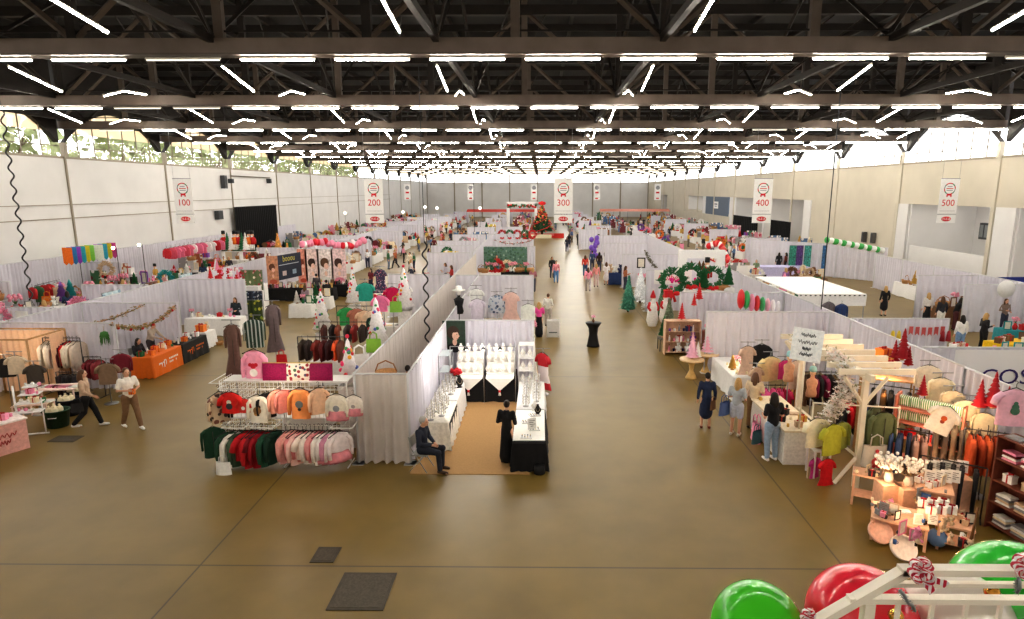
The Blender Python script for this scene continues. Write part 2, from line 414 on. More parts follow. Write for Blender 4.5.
# ================================================================ TUBE LIGHTS
TUBE = C(255, 248, 234, .4, noise=0, emit=TUBE_E)
DIM = C(228, 222, 208, .4, noise=0, emit=.8)
SOFT = C(255, 240, 214, .4, noise=0, emit=5.)
HOUS = C(205, 198, 186, .5, noise=0)
def tube_parts(mb_h, mb_t, c, L, axis, tilt, tm):
    d = Vector((1, 0, 0)) if axis == 0 else Vector((0, math.cos(tilt), math.sin(tilt)))
    c = Vector(c); up = Vector((0, 0, .04))
    mb_h.tube([c - d * L / 2 + up, c + d * L / 2 + up], .04, HOUS, 4, smooth=False)
    mb_t.tube([c - d * (L / 2 - .03), c + d * (L / 2 - .03)], .026 if axis == 0 else .023, tm, 6)
def tube_light(L, axis, tilt, lit):
    root = empty('tube_light'); a, b = MB(), MB()
    tube_parts(a, b, (0, 0, 0), L, axis, tilt, TUBE if lit else DIM)
    a.build('housing', root); b.build('lamp_tube', root)
    return root
lamps = []
rr = random.Random(5)
for k, Y in enumerate(TR, -1):
    for i in range(21):
        x = -2.06 + (i - 9) * 2.69
        unlit = rr.random() < .1
        lamps.append((Y, 'cross', (x, Y, CH - .1), 2.14, 0, 0, not unlit, k))
    for x in [-3.35 + 7.0 * q for q in range(-3, 5)]:
        if Y + 5 > WF: continue
        if Y > 62 or Y < 10: continue
        lamps.append((Y, 'along', (x, Y + 3.8, CH), 2.3, 1, -.2, True, k))
        lamps.append((Y, 'peak', (x, Y + 7.75, CH + .13), 1.35, 1, .29, True, k))
        lamps.append((Y, 'peak', (x, Y + 9.2, CH + .36), 1.5, 1, .05, True, k))
for x in [-3.35 + 7.0 * q for q in range(-3, 5)]:
    lamps.append((12, 'along', (x, 14.6, CH + .15), 2.3, 1, -.16, True, 0))
lamps.sort(key=lambda t: t[2][1])
fh, ft = MB(), MB(); nl = 0
for (yy, kind, c, L, ax, tilt, lit, k) in lamps:
    q = proj(c)
    seen = -40 < q[0] < 1064 and -12 < q[1]
    if nl < 290 and seen:
        nl += 1
        lab = '%s tube light %s' % ('lit white' if lit else 'unlit grey', {'cross': 'under the %s roof truss' % nth(k), 'along': 'running lengthwise beyond the %s roof truss' % nth(k) if k else 'running lengthwise before the first roof truss', 'peak': 'in a peaked pair beyond the %s roof truss' % nth(k)}[kind])
        use(('tl', L, ax, tilt, lit), lambda: tube_light(L, ax, tilt, lit), lab, 'light', c, group='tube lights of the hall ceiling')
    else: tube_parts(fh, ft, c, L, ax, tilt, (TUBE if yy < 76 else SOFT) if lit else DIM)
root = empty('distant_tube_lights'); fh.build('housing', root); ft.build('lamp_tube', root)
reg(root, 'rows of lit tube lights under the farthest roof trusses', 'light', kind='stuff')
for Y in TR:  # unseen point lights added to make up for the dimmed far tubes
    if Y < 76: continue
    for x in (-20, -7, 6, 19):
        l = bpy.data.lights.new('added_fill_light', 'POINT'); l.energy = 330; l.color = (1, .97, .92); l.shadow_soft_size = .4
        o = bpy.data.objects.new('added_fill_light', l); COL.objects.link(o); o.location = (x, Y, CH - .5)
# world
w = bpy.data.worlds.new('sky'); SC.world = w; w.use_nodes = True
bg = w.node_tree.nodes['Background']; bg.inputs[0].default_value = (.98, .99, 1, 1); bg.inputs[1].default_value = SKY
SC.view_settings.view_transform = 'Standard'; SC.view_settings.look = 'None'
try: SC.view_settings.look = LOOK
except Exception as ex: print('LOOK', ex)
SC.view_settings.gamma = 1.0; SC.view_settings.exposure = EXPO
SC.cycles.use_denoising = True
SC.cycles.max_bounces = 7; SC.cycles.diffuse_bounces = 4; SC.cycles.glossy_bounces = 3; SC.cycles.transparent_max_bounces = 12; SC.cycles.sample_clamp_indirect = 6
# ================================================================ ASSETS
# ---- pipe and drape
CURT = C(220, 217, 226, .85, noise=.04, scale=3, trans=.12)
CURT_LIGHT_CAST = C(226, 218, 212, .85, noise=.05, scale=3, trans=.25)  # same white cloth, with the beige cast of the light put into its colour
def drape_build(L, h, fine):
    root = empty('booth_curtain')
    rr = random.Random(int(L * 100))
    wl = .25 if fine else .32; n = max(4, int(L / wl)); ph = [rr.uniform(.6, 1.4) for _ in range(n + 2)]
    nu = n * (6 if fine else 4); nv = 5 if fine else 2
    def fn(u, v):
        x = u * L; k = u * n; a = ph[int(k)] * (.095 if fine else .08) * (.55 + .45 * (1 - v))
        return (x + .02 * math.sin(k * 3.1), a * math.sin(2 * PI * k) + .012 * math.sin(7 * k + 2 * v), .03 + v * (h - .06))
    MB().sheet(fn, nu, nv, CURT).build('curtain', root)
    b = MB(); b.tube([(0, 0, h - .02), (L, 0, h - .02)], .028, PIPE, 6); b.build('crossbar', root)
    for x in (0., L):
        b = MB(); b.tube([(x, 0, 0), (x, 0, h)], .026, PIPE, 6); b.box((x, 0, .008), (.28, .28, .012), PIPE); b.build('upright', root)
    return root
def drape(p, q, n, desc, h=2.44, cols=None, fine=None, colour='white'):
    p = Vector((p[0], p[1], 0)); q = Vector((q[0], q[1], 0)); d = (q - p) / n; L = round(d.length, 2)
    if fine is None: fine = min(p.y, q.y) < 30
    for i in range(n):
        use(('drape', L, h, fine), lambda: drape_build(L, h, fine), '%s pleated booth curtain %s' % (colour, desc), 'curtain', p + d * i, math.atan2(d.y, d.x), cols={'curtain': cols} if cols else None, group='pipe and drape curtains')
# ---- furniture
WOOD = C(176, 136, 92, .6, noise=.2, scale=10); PALEWOOD = C(222, 186, 156, .6, noise=.12, scale=10); CREAMW = C(232, 224, 206, .55, noise=.06, scale=6)
def table_build(L, D, h, cloth, skirt=None, legs=True):
    root = empty('display_table')
    MB().box((0, 0, h - .015), (L, D, .03), C(210, 205, 198, .6)).build('tabletop', root)
    for sx in (-1, 1):
        for sy in (-1, 1): MB().tube([(sx * (L / 2 - .1), sy * (D / 2 - .08), 0), (sx * (L / 2 - .1), sy * (D / 2 - .08), h - .03)], .018, STEEL, 6).build('leg', root)
    return root
def cloth_build(L, D, h, drop, flare=.05):
    b = MB(); n = 56
    per = []
    for i in range(n):
        t = i / n * 4; k = int(t); f = t - k
        x, y = [(-1 + 2 * f, -1), (1, -1 + 2 * f), (1 - 2 * f, 1), (-1, 1 - 2 * f)][k]
        per.append((x, y))
    vs = [(0, 0, h + .012)]; fs = []
    for j in range(5):
        v = max(0, (j - 1) / 3)
        for i, (x, y) in enumerate(per):
            w = flare * v * (1 + .7 * math.sin(i * 1.9)) + .012
            zz = h + .012 if j == 0 else h + .006 - v * drop * (1 + .02 * math.sin(i * 1.3))
            vs.append((x * (L / 2 + w), y * (D / 2 + w), max(.012, zz)))
    fs += [(0, 1 + i, 1 + (i + 1) % n) for i in range(n)]
    for j in range(4): fs += [(1 + j * n + i, 1 + (j + 1) * n + i, 1 + (j + 1) * n + (i + 1) % n, 1 + j * n + (i + 1) % n) for i in range(n)]
    b.add(vs, fs, WHITE, True)
    return b.build('tablecloth')
def table(loc, L, D, desc, cloth=WHITE, cname='white', h=.75, rz=0., drop=None):
    use(('tb', L, D, h), lambda: table_build(L, D, h, cloth), 'folding display table under %s cloth %s' % (cname, desc), 'table', loc, rz)
    use(('cl', L, D, h, drop), lambda: cloth_build(L, D, h, drop if drop else h - .015), '%s tablecloth %s' % (cname, desc), 'tablecloth', loc, rz, cols={'tablecloth': cloth})
def simple_table(L, D, h, mat, th=.03, lr=.02, shelf=False):
    root = empty('side_table')
    MB().box((0, 0, h - th / 2), (L, D, th), mat).build('tabletop', root)
    for sx in (-1, 1):
        for sy in (-1, 1): MB().box((sx * (L / 2 - lr * 1.5), sy * (D / 2 - lr * 1.5), (h - th) / 2), (lr * 2, lr * 2, h - th), mat, taper=1).build('leg', root)
    if shelf: MB().box((0, 0, h * .3), (L - .04, D - .04, .02), mat).build('shelf', root)
    return root
def chair_build():
    root = empty('folding_chair'); m = C(168, 168, 166, .4, .3, 0)
    MB().box((0, 0, .45), (.42, .42, .035), m).build('seat', root)
    MB().box((0, .23, .78), (.42, .03, .26), m, rx=-.1).build('backrest', root)
    for s in (-1, 1):
        MB().tube([(s * .21, -.22, 0), (s * .21, .2, .62), (s * .21, .26, .92)], .013, m, 6).build('leg', root)
        MB().tube([(s * .19, .26, 0), (s * .19, -.12, .46)], .013, m, 6).build('leg', root)
    return root
# ---- garments (origin at hanger hook, hanging down)
def top_mb(b, L=.62, w=.24, sl=1., th=.05, m=WHITE, flare=1., neck=.075, n=16):
    prof = [(-.10, neck, .035), (-.13, .15, .045), (-.16, w * .92, .05), (-.24, w, th), (-.10 - L * .6, w * .97, th), (-.10 - L, w * flare, th * 1.15)]
    vs = []; 
    for z, a, t in prof:
        for k in range(n):
            q = 2 * PI * k / n; vs.append((a * math.copysign(abs(math.cos(q)) ** .7, math.cos(q)), t * math.sin(q) * (1 + .25 * math.sin(5 * q + z * 20) * (z < -.4)), z))
    fs = [(i * n + k, (i + 1) * n + k, (i + 1) * n + (k + 1) % n, i * n + (k + 1) % n) for i in range(len(prof) - 1) for k in range(n)]
    b.add(vs, fs, m, True)
    for s in (-1, 1):
        if sl > .6: pts = [(s * w * .7, 0, -.17), (s * (w + .015), .0, -.25), (s * (w + .035), -.01, -.42), (s * (w + .03), -.02, -.10 - .58 * sl)]; r = [.06, .06, .05, .042]
        elif sl > 0: pts = [(s * w * .7, 0, -.17), (s * (w + .02), 0, -.26), (s * (w + .045), 0, -.37)]; r = [.065, .07, .075]
        else: continue
        b.tube(pts, r, m, 8, flat=.7)
    return b
def hanger(root):
    b = MB(); m = C(40, 38, 38, .5, noise=0)
    b.tube([(-.2, 0, -.15), (0, 0, -.06), (.2, 0, -.15)], .009, m, 5)
    b.tube([(0, 0, -.06), (0, 0, 0), (.02, 0, .03), (-.005, 0, .055), (-.03, 0, .035)], .005, m, 5)
    b.build('hanger', root)
def garment(kind):
    name = {'sweater': 'sweater', 'tee': 'shirt', 'kid': 'child_shirt', 'kidlong': 'child_shirt', 'dress': 'dress', 'coat': 'coat', 'vest': 'vest', 'pants': 'trousers', 'skirtset': 'child_outfit', 'robe': 'long_coat'}[kind]
    root = empty(name); hanger(root); b = MB()
    if kind == 'sweater': top_mb(b, .62, .25, 1)
    elif kind == 'tee': top_mb(b, .62, .25, .4)
    elif kind == 'kid': top_mb(b, .44, .19, .4)
    elif kind == 'kidlong': top_mb(b, .54, .17, .8, .04)
    elif kind == 'coat': top_mb(b, .86, .26, 1.1, .07)
    elif kind == 'robe': top_mb(b, 1.4, .15, 1.05, .1, flare=1.75)
    elif kind == 'vest': top_mb(b, .6, .24, 0)
    elif kind == 'dress': top_mb(b, 1.0, .2, .4, .06, flare=1.7)
    elif kind == 'skirtset': top_mb(b, .32, .17, .75)
    elif kind == 'pants':
        for s in (-1, 1): b.tube([(s * .09, 0, -.1), (s * .1, 0, -.5), (s * .1, 0, -1.02)], [.1, .085, .075], WHITE, 8, flat=.5)
    b.build('fabric', root)
    if kind == 'skirtset':
        n = 20; b = MB(); b.lathe([(.2, -.62), (.21, -.56), (.17, -.48), (.13, -.4)], C(232, 150, 160), n=24, sy=.35, wob=.12, wn=8); b.build('ruffled_skirt', root)
    if kind in ('coat', 'robe'):
        b = MB(); b.tube([(0, -.075, -.2), (0, -.08 if kind == 'coat' else -.11, -.7 if kind == 'coat' else -1.2)], .008, C(60, 50, 45), 5); b.build('front_opening', root)
    return root
def hang(kind, loc, color, colname, where, rz=0., s=1., pat=None, group=None, ry=0.):
    nm = {'sweater': 'long-sleeved top', 'tee': 'short-sleeved shirt', 'kid': "child's short-sleeved shirt", 'kidlong': "child's long-sleeved shirt", 'dress': 'dress', 'coat': 'coat', 'vest': 'sleeveless top', 'pants': 'pair of trousers', 'skirtset': "child's ruffled outfit", 'robe': 'long furry coat'}[kind]
    cat = {'pants': 'trousers', 'dress': 'dress', 'coat': 'coat', 'robe': 'coat'}.get(kind, 'clothing')
    return use(('g', kind), lambda: garment(kind), '%s %s %s' % (colname, nm, where), cat, loc, rz, s, group=group, cols={'fabric': pat or C(*color, .85, noise=.1)}, ry=ry)
def print_on(o, parts, z=-.38, y=-.062, r=.07):
    """a printed picture on the front of a shirt: coloured discs and bars"""
    b = MB()
    for (dx, dz, rr_, c) in parts:
        n = 12; b.add([(dx + rr_ * math.cos(2 * PI * k / n), y - .004 - rr_ * .02, z + dz + rr_ * math.sin(2 * PI * k / n)) for k in range(n)], [tuple(range(n))], C(*c))
    return b.build('printed_picture', o)
def rack_build(L, h, two=False):
    root = empty('clothing_rack'); m = C(70, 68, 68, .4, .6, 0)
    MB().tube([(-L / 2, 0, h), (L / 2, 0, h)], .016, m, 6).build('hanging_bar', root)
    for s in (-1, 1):
        MB().tube([(s * L / 2, 0, .04), (s * L / 2, 0, h)], .016, m, 6).build('upright', root)
        MB().tube([(s * L / 2, -.27, .03), (s * L / 2, .27, .03)], .016, m, 6).build('foot', root)
    return root
def rack(loc, L, h, desc, rz=0., cols=None):
    use(('rack', L, h), lambda: rack_build(L, h), 'metal clothing rack %s' % desc, 'clothing rack', loc, rz, cols=cols)
def fill_rack(c, L, h, rz, items, where, group=None, sc=1., face=False):
    """garments side by side along a bar: items are (kind, rgb, colour word)"""
    n = len(items); ca, sa = math.cos(rz), math.sin(rz)
    for i, (k, col, cn) in enumerate(items):
        t = (-.5 + (i + .5) / n) * (L - .12) + R.uniform(-.2, .2) * L / n
        hang(k, (c[0] + t * ca, c[1] + t * sa, h - .01), col, cn, where, rz + (0 if face else PI / 2) + R.uniform(-.12, .12), sc * R.uniform(.95, 1.05), group=group)
# ---- people
def capsule(b, pts, rs, m, n=12, flat=1.):
    b.tube(pts, rs, m, n, flat=flat)
    for p, r in zip(pts, rs): b.ell(p, r * .995, m, 10, 8)
def fuse(b, name, vox, smooth=3):
    o = b.build('tmp'); md = o.modifiers.new('r', 'REMESH'); md.mode = 'VOXEL'; md.voxel_size = vox; md.use_smooth_shade = True
    if smooth: s = o.modifiers.new('s', 'SMOOTH'); s.iterations = smooth; s.factor = .5
    dg = bpy.context.evaluated_depsgraph_get(); dg.update()
    me = bpy.data.meshes.new_from_object(o.evaluated_get(dg)); me.name = name
    bpy.data.objects.remove(o)
    return me
SKINM = C(214, 166, 138, .55, noise=.04)
POSES = {}
def V3(*a): return Vector(a)
def make_pose(k):
    J = dict(pel=V3(0, 0, .95), chest=V3(0, .01, 1.28), neck=V3(0, .015, 1.46), head=V3(0, -.012, 1.605), shL=V3(.175, .01, 1.40), shR=V3(-.175, .01, 1.40),
             elL=V3(.235, .03, 1.13), elR=V3(-.235, .03, 1.13), wrL=V3(.245, -.04, .89), wrR=V3(-.245, -.04, .89),
             hiL=V3(.09, 0, .9), hiR=V3(-.09, 0, .9), knL=V3(.105, -.02, .5), knR=V3(-.105, -.02, .5), anL=V3(.11, .03, .09), anR=V3(-.11, .03, .09))
    if k == 'hold':
        J.update(elL=V3(.24, .02, 1.13), elR=V3(-.24, .02, 1.13), wrL=V3(.12, -.22, 1.1), wrR=V3(-.12, -.24, 1.16), head=V3(0, -.035, 1.6))
    if k == 'bag':
        J.update(elR=V3(-.26, .03, 1.14), wrR=V3(-.16, -.2, 1.08))
    if k == 'walk':
        J.update(knL=V3(.1, -.15, .52), anL=V3(.1, -.27, .1), knR=V3(-.1, .06, .5), anR=V3(-.1, .34, .19), elL=V3(.25, .1, 1.15), wrL=V3(.26, .03, .92), elR=V3(-.25, -.03, 1.14), wrR=V3(-.22, -.24, 1.0))
    if k == 'walkhold':
        J.update(knL=V3(.11, -.12, .52), anL=V3(.13, -.22, .09), knR=V3(-.11, .05, .5), anR=V3(-.13, .26, .12), elL=V3(.26, .0, 1.14), elR=V3(-.26, .0, 1.14), wrL=V3(.08, -.22, 1.12), wrR=V3(-.1, -.23, 1.15))
    if k == 'reach':
        J.update(chest=V3(0, -.08, 1.26), neck=V3(0, -.14, 1.43), head=V3(0, -.2, 1.56), shL=V3(.175, -.12, 1.37), shR=V3(-.175, -.12, 1.37), elL=V3(.23, -.26, 1.15), elR=V3(-.23, -.26, 1.15), wrL=V3(.16, -.48, 1.02), wrR=V3(-.17, -.48, 1.06))
    if k == 'sit':
        J = {q: v - V3(0, 0, .44) for q, v in J.items()}
        J.update(pel=V3(0, .02, .53), hiL=V3(.095, 0, .52), hiR=V3(-.095, 0, .52), knL=V3(.12, -.43, .52), knR=V3(-.12, -.43, .5), anL=V3(.13, -.4, .09), anR=V3(-.12, -.46, .09),
                 chest=V3(0, .03, .86), neck=V3(0, .0, 1.04), head=V3(0, -.05, 1.17), shL=V3(.19, .02, .98), shR=V3(-.19, .02, .98), elL=V3(.25, -.04, .72), elR=V3(-.25, -.04, .72), wrL=V3(.1, -.24, .64), wrR=V3(-.1, -.26, .66))
    return J
def body_meshes(k, lod=0):
    if (k, lod) in POSES: return POSES[(k, lod)]
    J = make_pose(k); m = SKINM; f = 1.75 if lod else 1.; f1 = 1.6 if lod else 1.
    b = MB()
    up = (J['neck'] - J['chest']).normalized(); hd = J['head']
    capsule(b, [J['pel'], (J['pel'] + J['chest']) / 2, J['chest']], [.125, .112, .12], m)
    for s in 'LR': capsule(b, [J['chest'] + V3(.06 if s == 'L' else -.06, 0, .0), J['sh' + s]], [.1, .06], m)
    capsule(b, [J['chest'], J['neck'], hd - V3(0, -.01, .06)], [.09, .056, .05], m)
    b.ell(hd, (.074, .092, .112), m, 16, 12); b.ell(hd + V3(0, -.03, -.06), (.05, .055, .045), m, 12, 8)
    b.ell(hd + V3(0, -.094, -.012), (.012, .02, .022), m, 8, 6)                     # nose
    for s in (-1, 1): b.ell(hd + V3(s * .076, .01, -.005), (.012, .02, .03), m, 8, 6)  # ears
    fwd = V3(0, -1, 0)
    for s, sg in (('L', 1), ('R', -1)):
        capsule(b, [J['sh' + s], J['el' + s], J['wr' + s]], [.052, .04, .027], m)
        d = (J['wr' + s] - J['el' + s]).normalized(); side = d.cross(V3(sg, 0, 0)); side = side.normalized() if side.length > .1 else fwd
        pc = J['wr' + s] + d * .055; acr = side.cross(d).normalized()
        capsule(b, [J['wr' + s], pc, pc + d * .02], [.026, .03, .032], m, 10, )
        fan = side
        for q in range(4):
            st = pc + d * .03 + fan * (.011 * (q - 1.5) * 2 * .9); ln = (.062, .074, .07, .054)[q]
            capsule(b, [st, st + d * ln * .55 + acr * .006, st + d * ln * .9 + acr * .02], [.0095, .009, .008], m, 8)
        th = J['wr' + s] + d * .03 + fan * -.026 if sg > 0 else J['wr' + s] + d * .03 + fan * -.026
        capsule(b, [th, th + d * .03 - fan * .022, th + d * .055 - fan * .026 + acr * .012], [.012, .0105, .009], m, 8)
        capsule(b, [J['hi' + s], J['kn' + s], J['an' + s]], [.09, .058, .036], m)
        capsule(b, [J['pel'], J['hi' + s]], [.11, .09], m)
        fd = V3(0, -1, 0); an = J['an' + s]
        capsule(b, [an + V3(0, .03, -.045), an + V3(0, -.1, -.055), an + V3(sg * .01, -.17, -.06)], [.036, .034, .026], m)
    out = {'body': fuse(b, 'body', .0085 * f, 2)}
    def torso(b, r, hem=None):
        capsule(b, [J['pel'] + V3(0, 0, .02), (J['pel'] + J['chest']) / 2, J['chest'], J['chest'] + (J['neck'] - J['chest']) * .75], [.14 + r, .13 + r, .14 + r, .085 + r], WHITE)
        for s, sg in (('L', 1), ('R', -1)): capsule(b, [J['chest'] + V3(.06 * sg, 0, 0), J['sh' + s]], [.115 + r, .07 + r], WHITE)
    b = MB(); torso(b, .0)
    for s in 'LR': capsule(b, [J['sh' + s], J['el' + s], J['el' + s].lerp(J['wr' + s], .9)], [.068, .056, .042], WHITE)
    out['long'] = fuse(b, 'long_sleeves', .014 * f1)
    b = MB(); torso(b, .0)
    for s in 'LR': capsule(b, [J['sh' + s], J['sh' + s].lerp(J['el' + s], .7)], [.07, .064], WHITE)
    out['short'] = fuse(b, 'short_sleeves', .014 * f1)
    b = MB()
    for s in 'LR':
        capsule(b, [J['pel'], J['hi' + s]], [.128, .115], WHITE)
        capsule(b, [J['hi' + s], J['kn' + s], J['kn' + s].lerp(J['an' + s], .95)], [.112, .078, .062], WHITE)
    out['trousers'] = fuse(b, 'trousers', .014 * f1)
    b = MB()
    for s in 'LR':
        capsule(b, [J['pel'], J['hi' + s]], [.13, .12], WHITE)
        capsule(b, [J['hi' + s], J['hi' + s].lerp(J['kn' + s], .75)], [.118, .1], WHITE)
    out['shorts'] = fuse(b, 'shorts', .014 * f1)
    kn = (J['knL'] + J['knR']) / 2
    b = MB(); hem = kn + V3(0, .0, -.02)
    capsule(b, [J['pel'] + V3(0, 0, .03), J['pel'].lerp(hem, .6), hem], [.15, .19, .2], WHITE)
    out['skirt'] = fuse(b, 'skirt', .016 * f1)
    b = MB(); capsule(b, [J['pel'] + V3(0, 0, .03), J['pel'].lerp(hem, .6), hem.lerp((J['anL'] + J['anR']) / 2, .75)], [.15, .17, .2], WHITE); out['longskirt'] = fuse(b, 'long_skirt', .016 * f1)
    for s in 'LR':
        an = J['an' + s]; b = MB()
        capsule(b, [an + V3(0, .03, -.04), an + V3(0, -.1, -.052), an + V3(0, -.17, -.056)], [.045, .042, .034], WHITE)
        out['shoe' + s] = fuse(b, 'shoe', .012 * f1)
    def hair(long, bun=False):
        b = MB(); b.ell(hd + V3(0, .026, .03), (.087, .098, .105), WHITE, 16, 12)
        if long: capsule(b, [hd + V3(0, .06, 0), hd + V3(0, .085, -.12), hd + V3(0, .09, -.22)], [.08, .085, .06], WHITE); capsule(b, [hd + V3(.075, .03, 0), hd + V3(.085, .02, -.17)], [.03, .035], WHITE); capsule(b, [hd + V3(-.075, .03, 0), hd + V3(-.085, .02, -.17)], [.03, .035], WHITE)
        if bun: b.ell(hd + V3(0, .09, .1), (.05, .05, .05), WHITE)
        return fuse(b, 'hair', .012 * f1)
    out['hair_short'] = hair(0); out['hair_long'] = hair(1); out['hair_bun'] = hair(0, True)
    b = MB()
    for s in (-1, 1): b.ell(hd + V3(s * .03, -.082, .012 * f1), (.013, .008, .008), C(40, 28, 22), 8, 6)
    out['eyes'] = b.mesh('eyes')
    b = MB(); b.ell(hd + V3(0, -.085, -.058), (.024, .008, .008), C(168, 82, 76), 8, 6); out['mouth'] = b.mesh('mouth')
    POSES[(k, lod)] = out
    return out
HAIRC = {'dark': (34, 26, 22), 'brown': (92, 62, 42), 'blond': (190, 152, 98), 'grey': (170, 166, 160), 'red': (150, 66, 34)}
def person(loc, rz, pose, top, topc, bot, botc, label, hair='long', hc='brown', skin=(214, 166, 138), shoe=(50, 44, 42), s=1., pat=None, botpat=None):
    mm = body_meshes(pose, 0 if loc[1] < 26 else 1)
    root = empty('person', loc, rz); root.scale = (s, s, s)
    def part(name, me, m):
        o = bpy.data.objects.new(name, me); COL.objects.link(o); o.parent = root
        if m is not None: o.material_slots[0].link = 'OBJECT'; o.material_slots[0].material = m
    part('body', mm['body'], C(*skin, .55, noise=.04))
    part({'long': 'long_sleeved_top', 'short': 'short_sleeved_top'}[top], mm[top], pat or C(*topc, .85, noise=.1))
    part({'trousers': 'trousers', 'shorts': 'shorts', 'skirt': 'skirt', 'longskirt': 'long_skirt'}[bot], mm[bot], botpat or C(*botc, .85, noise=.12))
    part('shoe', mm['shoeL'], C(*shoe)); part('shoe', mm['shoeR'], C(*shoe))
    part('hair', mm['hair_' + hair], C(*HAIRC[hc], .6, noise=.25, scale=60)); part('eyes', mm['eyes'], None); part('mouth', mm['mouth'], None)
    return reg(root, label, 'person')
# ---- small goods
def sm(key):
    W = WHITE
    if key == 'gift_box':
        r = empty('gift_box'); MB().box((0, 0, .08), (.22, .18, .16), W).build('carton', r); MB().box((0, 0, .175), (.235, .195, .035), W).build('lid', r)
        b = MB(); b.box((0, 0, .1), (.03, .2, .2), C(180, 40, 44)); b.ell((-.035, 0, .215), (.04, .02, .025), C(180, 40, 44), 8, 5); b.ell((.035, 0, .215), (.04, .02, .025), C(180, 40, 44), 8, 5); b.build('ribbon', r)
    elif key == 'mug':
        r = empty('mug'); MB().lathe([(.04, 0), (.045, .05), (.045, .11), (.038, .11), (.036, .02), (.001, .02)], W, n=12).build('cup', r)
        MB().tube([(.043, 0, .09), (.075, 0, .08), (.075, 0, .045), (.043, 0, .03)], .008, W, 6).build('handle', r)
    elif key == 'vase':
        r = empty('flower_vase'); MB().lathe([(.05, 0), (.075, .06), (.08, .12), (.04, .19), (.048, .22)], W, n=12).build('vase', r)
        b = MB(); rr = random.Random(3)
        for i in range(16):
            a = rr.uniform(0, 6.28); q = rr.uniform(.02, .13); b.tube([(0, 0, .2), (q * .5 * math.cos(a), q * .5 * math.sin(a), .3)], .004, C(70, 110, 60), 4); b.ell((q * math.cos(a), q * math.sin(a), .3 + rr.uniform(0, .12)), .035, C(226, 150, 170), 6, 5)
        b.build('flowers', r)
    elif key == 'frame':
        r = empty('picture_frame'); b = MB()
        for z in (.02, .36): b.box((0, 0, z), (.3, .025, .04), W)
        for x in (-.13, .13): b.box((x, 0, .19), (.04, .025, .34), W)
        b.build('frame', r); MB().box((0, .004, .19), (.24, .008, .32), C(225, 218, 205)).build('picture', r)
    elif key == 'plush':
        r = empty('stuffed_toy'); b = MB(); b.ell((0, 0, .12), (.09, .08, .12), W, 10, 8); b.ell((0, -.02, .29), (.075, .07, .07), W, 10, 8)
        for s in (-1, 1): b.ell((s * .06, 0, .35), .028, W, 8, 6); b.ell((s * .1, -.03, .17), (.035, .04, .06), W, 8, 6); b.ell((s * .06, -.09, .035), (.04, .06, .035), W, 8, 6)
        b.build('body', r)
        b = MB(); b.ell((-.025, -.085, .305), .009, BLACK, 6, 5); b.ell((.025, -.085, .305), .009, BLACK, 6, 5); b.ell((0, -.093, .28), .011, BLACK, 6, 5); b.build('face', r)
    elif key == 'wreath':
        r = empty('wreath'); b = MB(); rr = random.Random(5)
        for i in range(240):
            a = rr.uniform(0, 6.28); q = .2 + rr.uniform(-.05, .06); p = Vector((q * math.cos(a), rr.uniform(-.04, .04), .28 + q * math.sin(a)))
            d = Vector((math.cos(a) + rr.uniform(-.8, .8), rr.uniform(-.6, .6), math.sin(a) + rr.uniform(-.8, .8))) * .035; b.tube([p - d * .6, p + d], [.018, .006], W, 4)
        b.build('greenery', r)
        b = MB(); 
        for s in (-1, 1): b.ell((s * .07, -.07, .06), (.07, .025, .045), C(200, 30, 36), 8, 6); b.tube([(0, -.06, .06), (s * .05, -.06, -.1)], [.02, .03], C(200, 30, 36), 5)
        b.build('bow', r)
    elif key == 'candle':
        r = empty('candle_jar'); MB().lathe([(.04, 0), (.042, .01), (.042, .1), (.036, .1), (.034, .06), (.001, .06)], W, n=12).build('jar', r); MB().tube([(0, 0, .06), (0, 0, .085)], .004, BLACK, 5).build('wick', r)
    elif key == 'basket':
        r = empty('wicker_basket'); b = MB(); b.lathe([(.14, 0), (.17, .08), (.185, .16), (.175, .16), (.15, .03), (.001, .03)], C(176, 130, 84, .8, noise=.3, scale=40), n=16, wob=.02, wn=16); b.build('basket', r)
        MB().tube([(-.18, 0, .15), (-.13, 0, .28), (0, 0, .34), (.13, 0, .28), (.18, 0, .15)], .012, C(160, 112, 70), 6).build('handle', r)
    elif key == 'tote':
        r = empty('tote_bag'); b = MB(); b.sheet(lambda u, v: ((.2 - .02 * v) * math.cos(2 * PI * u), (.07 - .03 * v) * math.sin(2 * PI * u), .34 * v), 16, 4, W); b.box((0, 0, .01), (.3, .1, .015), W); b.build('bag', r)
        for y in (-.035, .035): MB().tube([(-.09, y, .33), (-.08, y, .47), (0, y, .52), (.08, y, .47), (.09, y, .33)], .01, W, 5).build('handle', r)
    elif key == 'minitree':
        r = empty('tabletop_tree'); MB().lathe([(.07, 0), (.07, .02), (.015, .03), (.015, .1), (.001, .1)], WOOD, n=10).build('base', r)
        b = MB(); b.lathe([(.16, .08), (.1, .2), (.13, .2), (.075, .33), (.1, .33), (.045, .46), (.065, .46), (.001, .62)], W, n=14, wob=.08, wn=7); b.build('branches', r)
    elif key == 'conetree':
        r = empty('cone_tree'); MB().lathe([(.05, 0), (.05, .02), (.012, .03), (.012, .08), (.001, .08)], WOOD, n=8).build('base', r)
        b = MB(); pr = []
        for i in range(7): z = .07 + i * .1; q = .19 * (1 - i / 7.4); pr += [(q * .5, z - .01), (q, z), (q * .5, z + .085)]
        pr.append((.001, .8)); b.lathe(pr, W, n=14, smooth=False); b.build('tiers', r)
    elif key == 'bottle':
        r = empty('bottle'); MB().lathe([(.035, 0), (.037, .02), (.037, .15), (.014, .2), (.014, .25)], W, n=10).build('glass', r); MB().lathe([(.016, .25), (.016, .28), (.001, .28)], C(60, 50, 40), n=8).build('cap', r)
    elif key == 'sign':
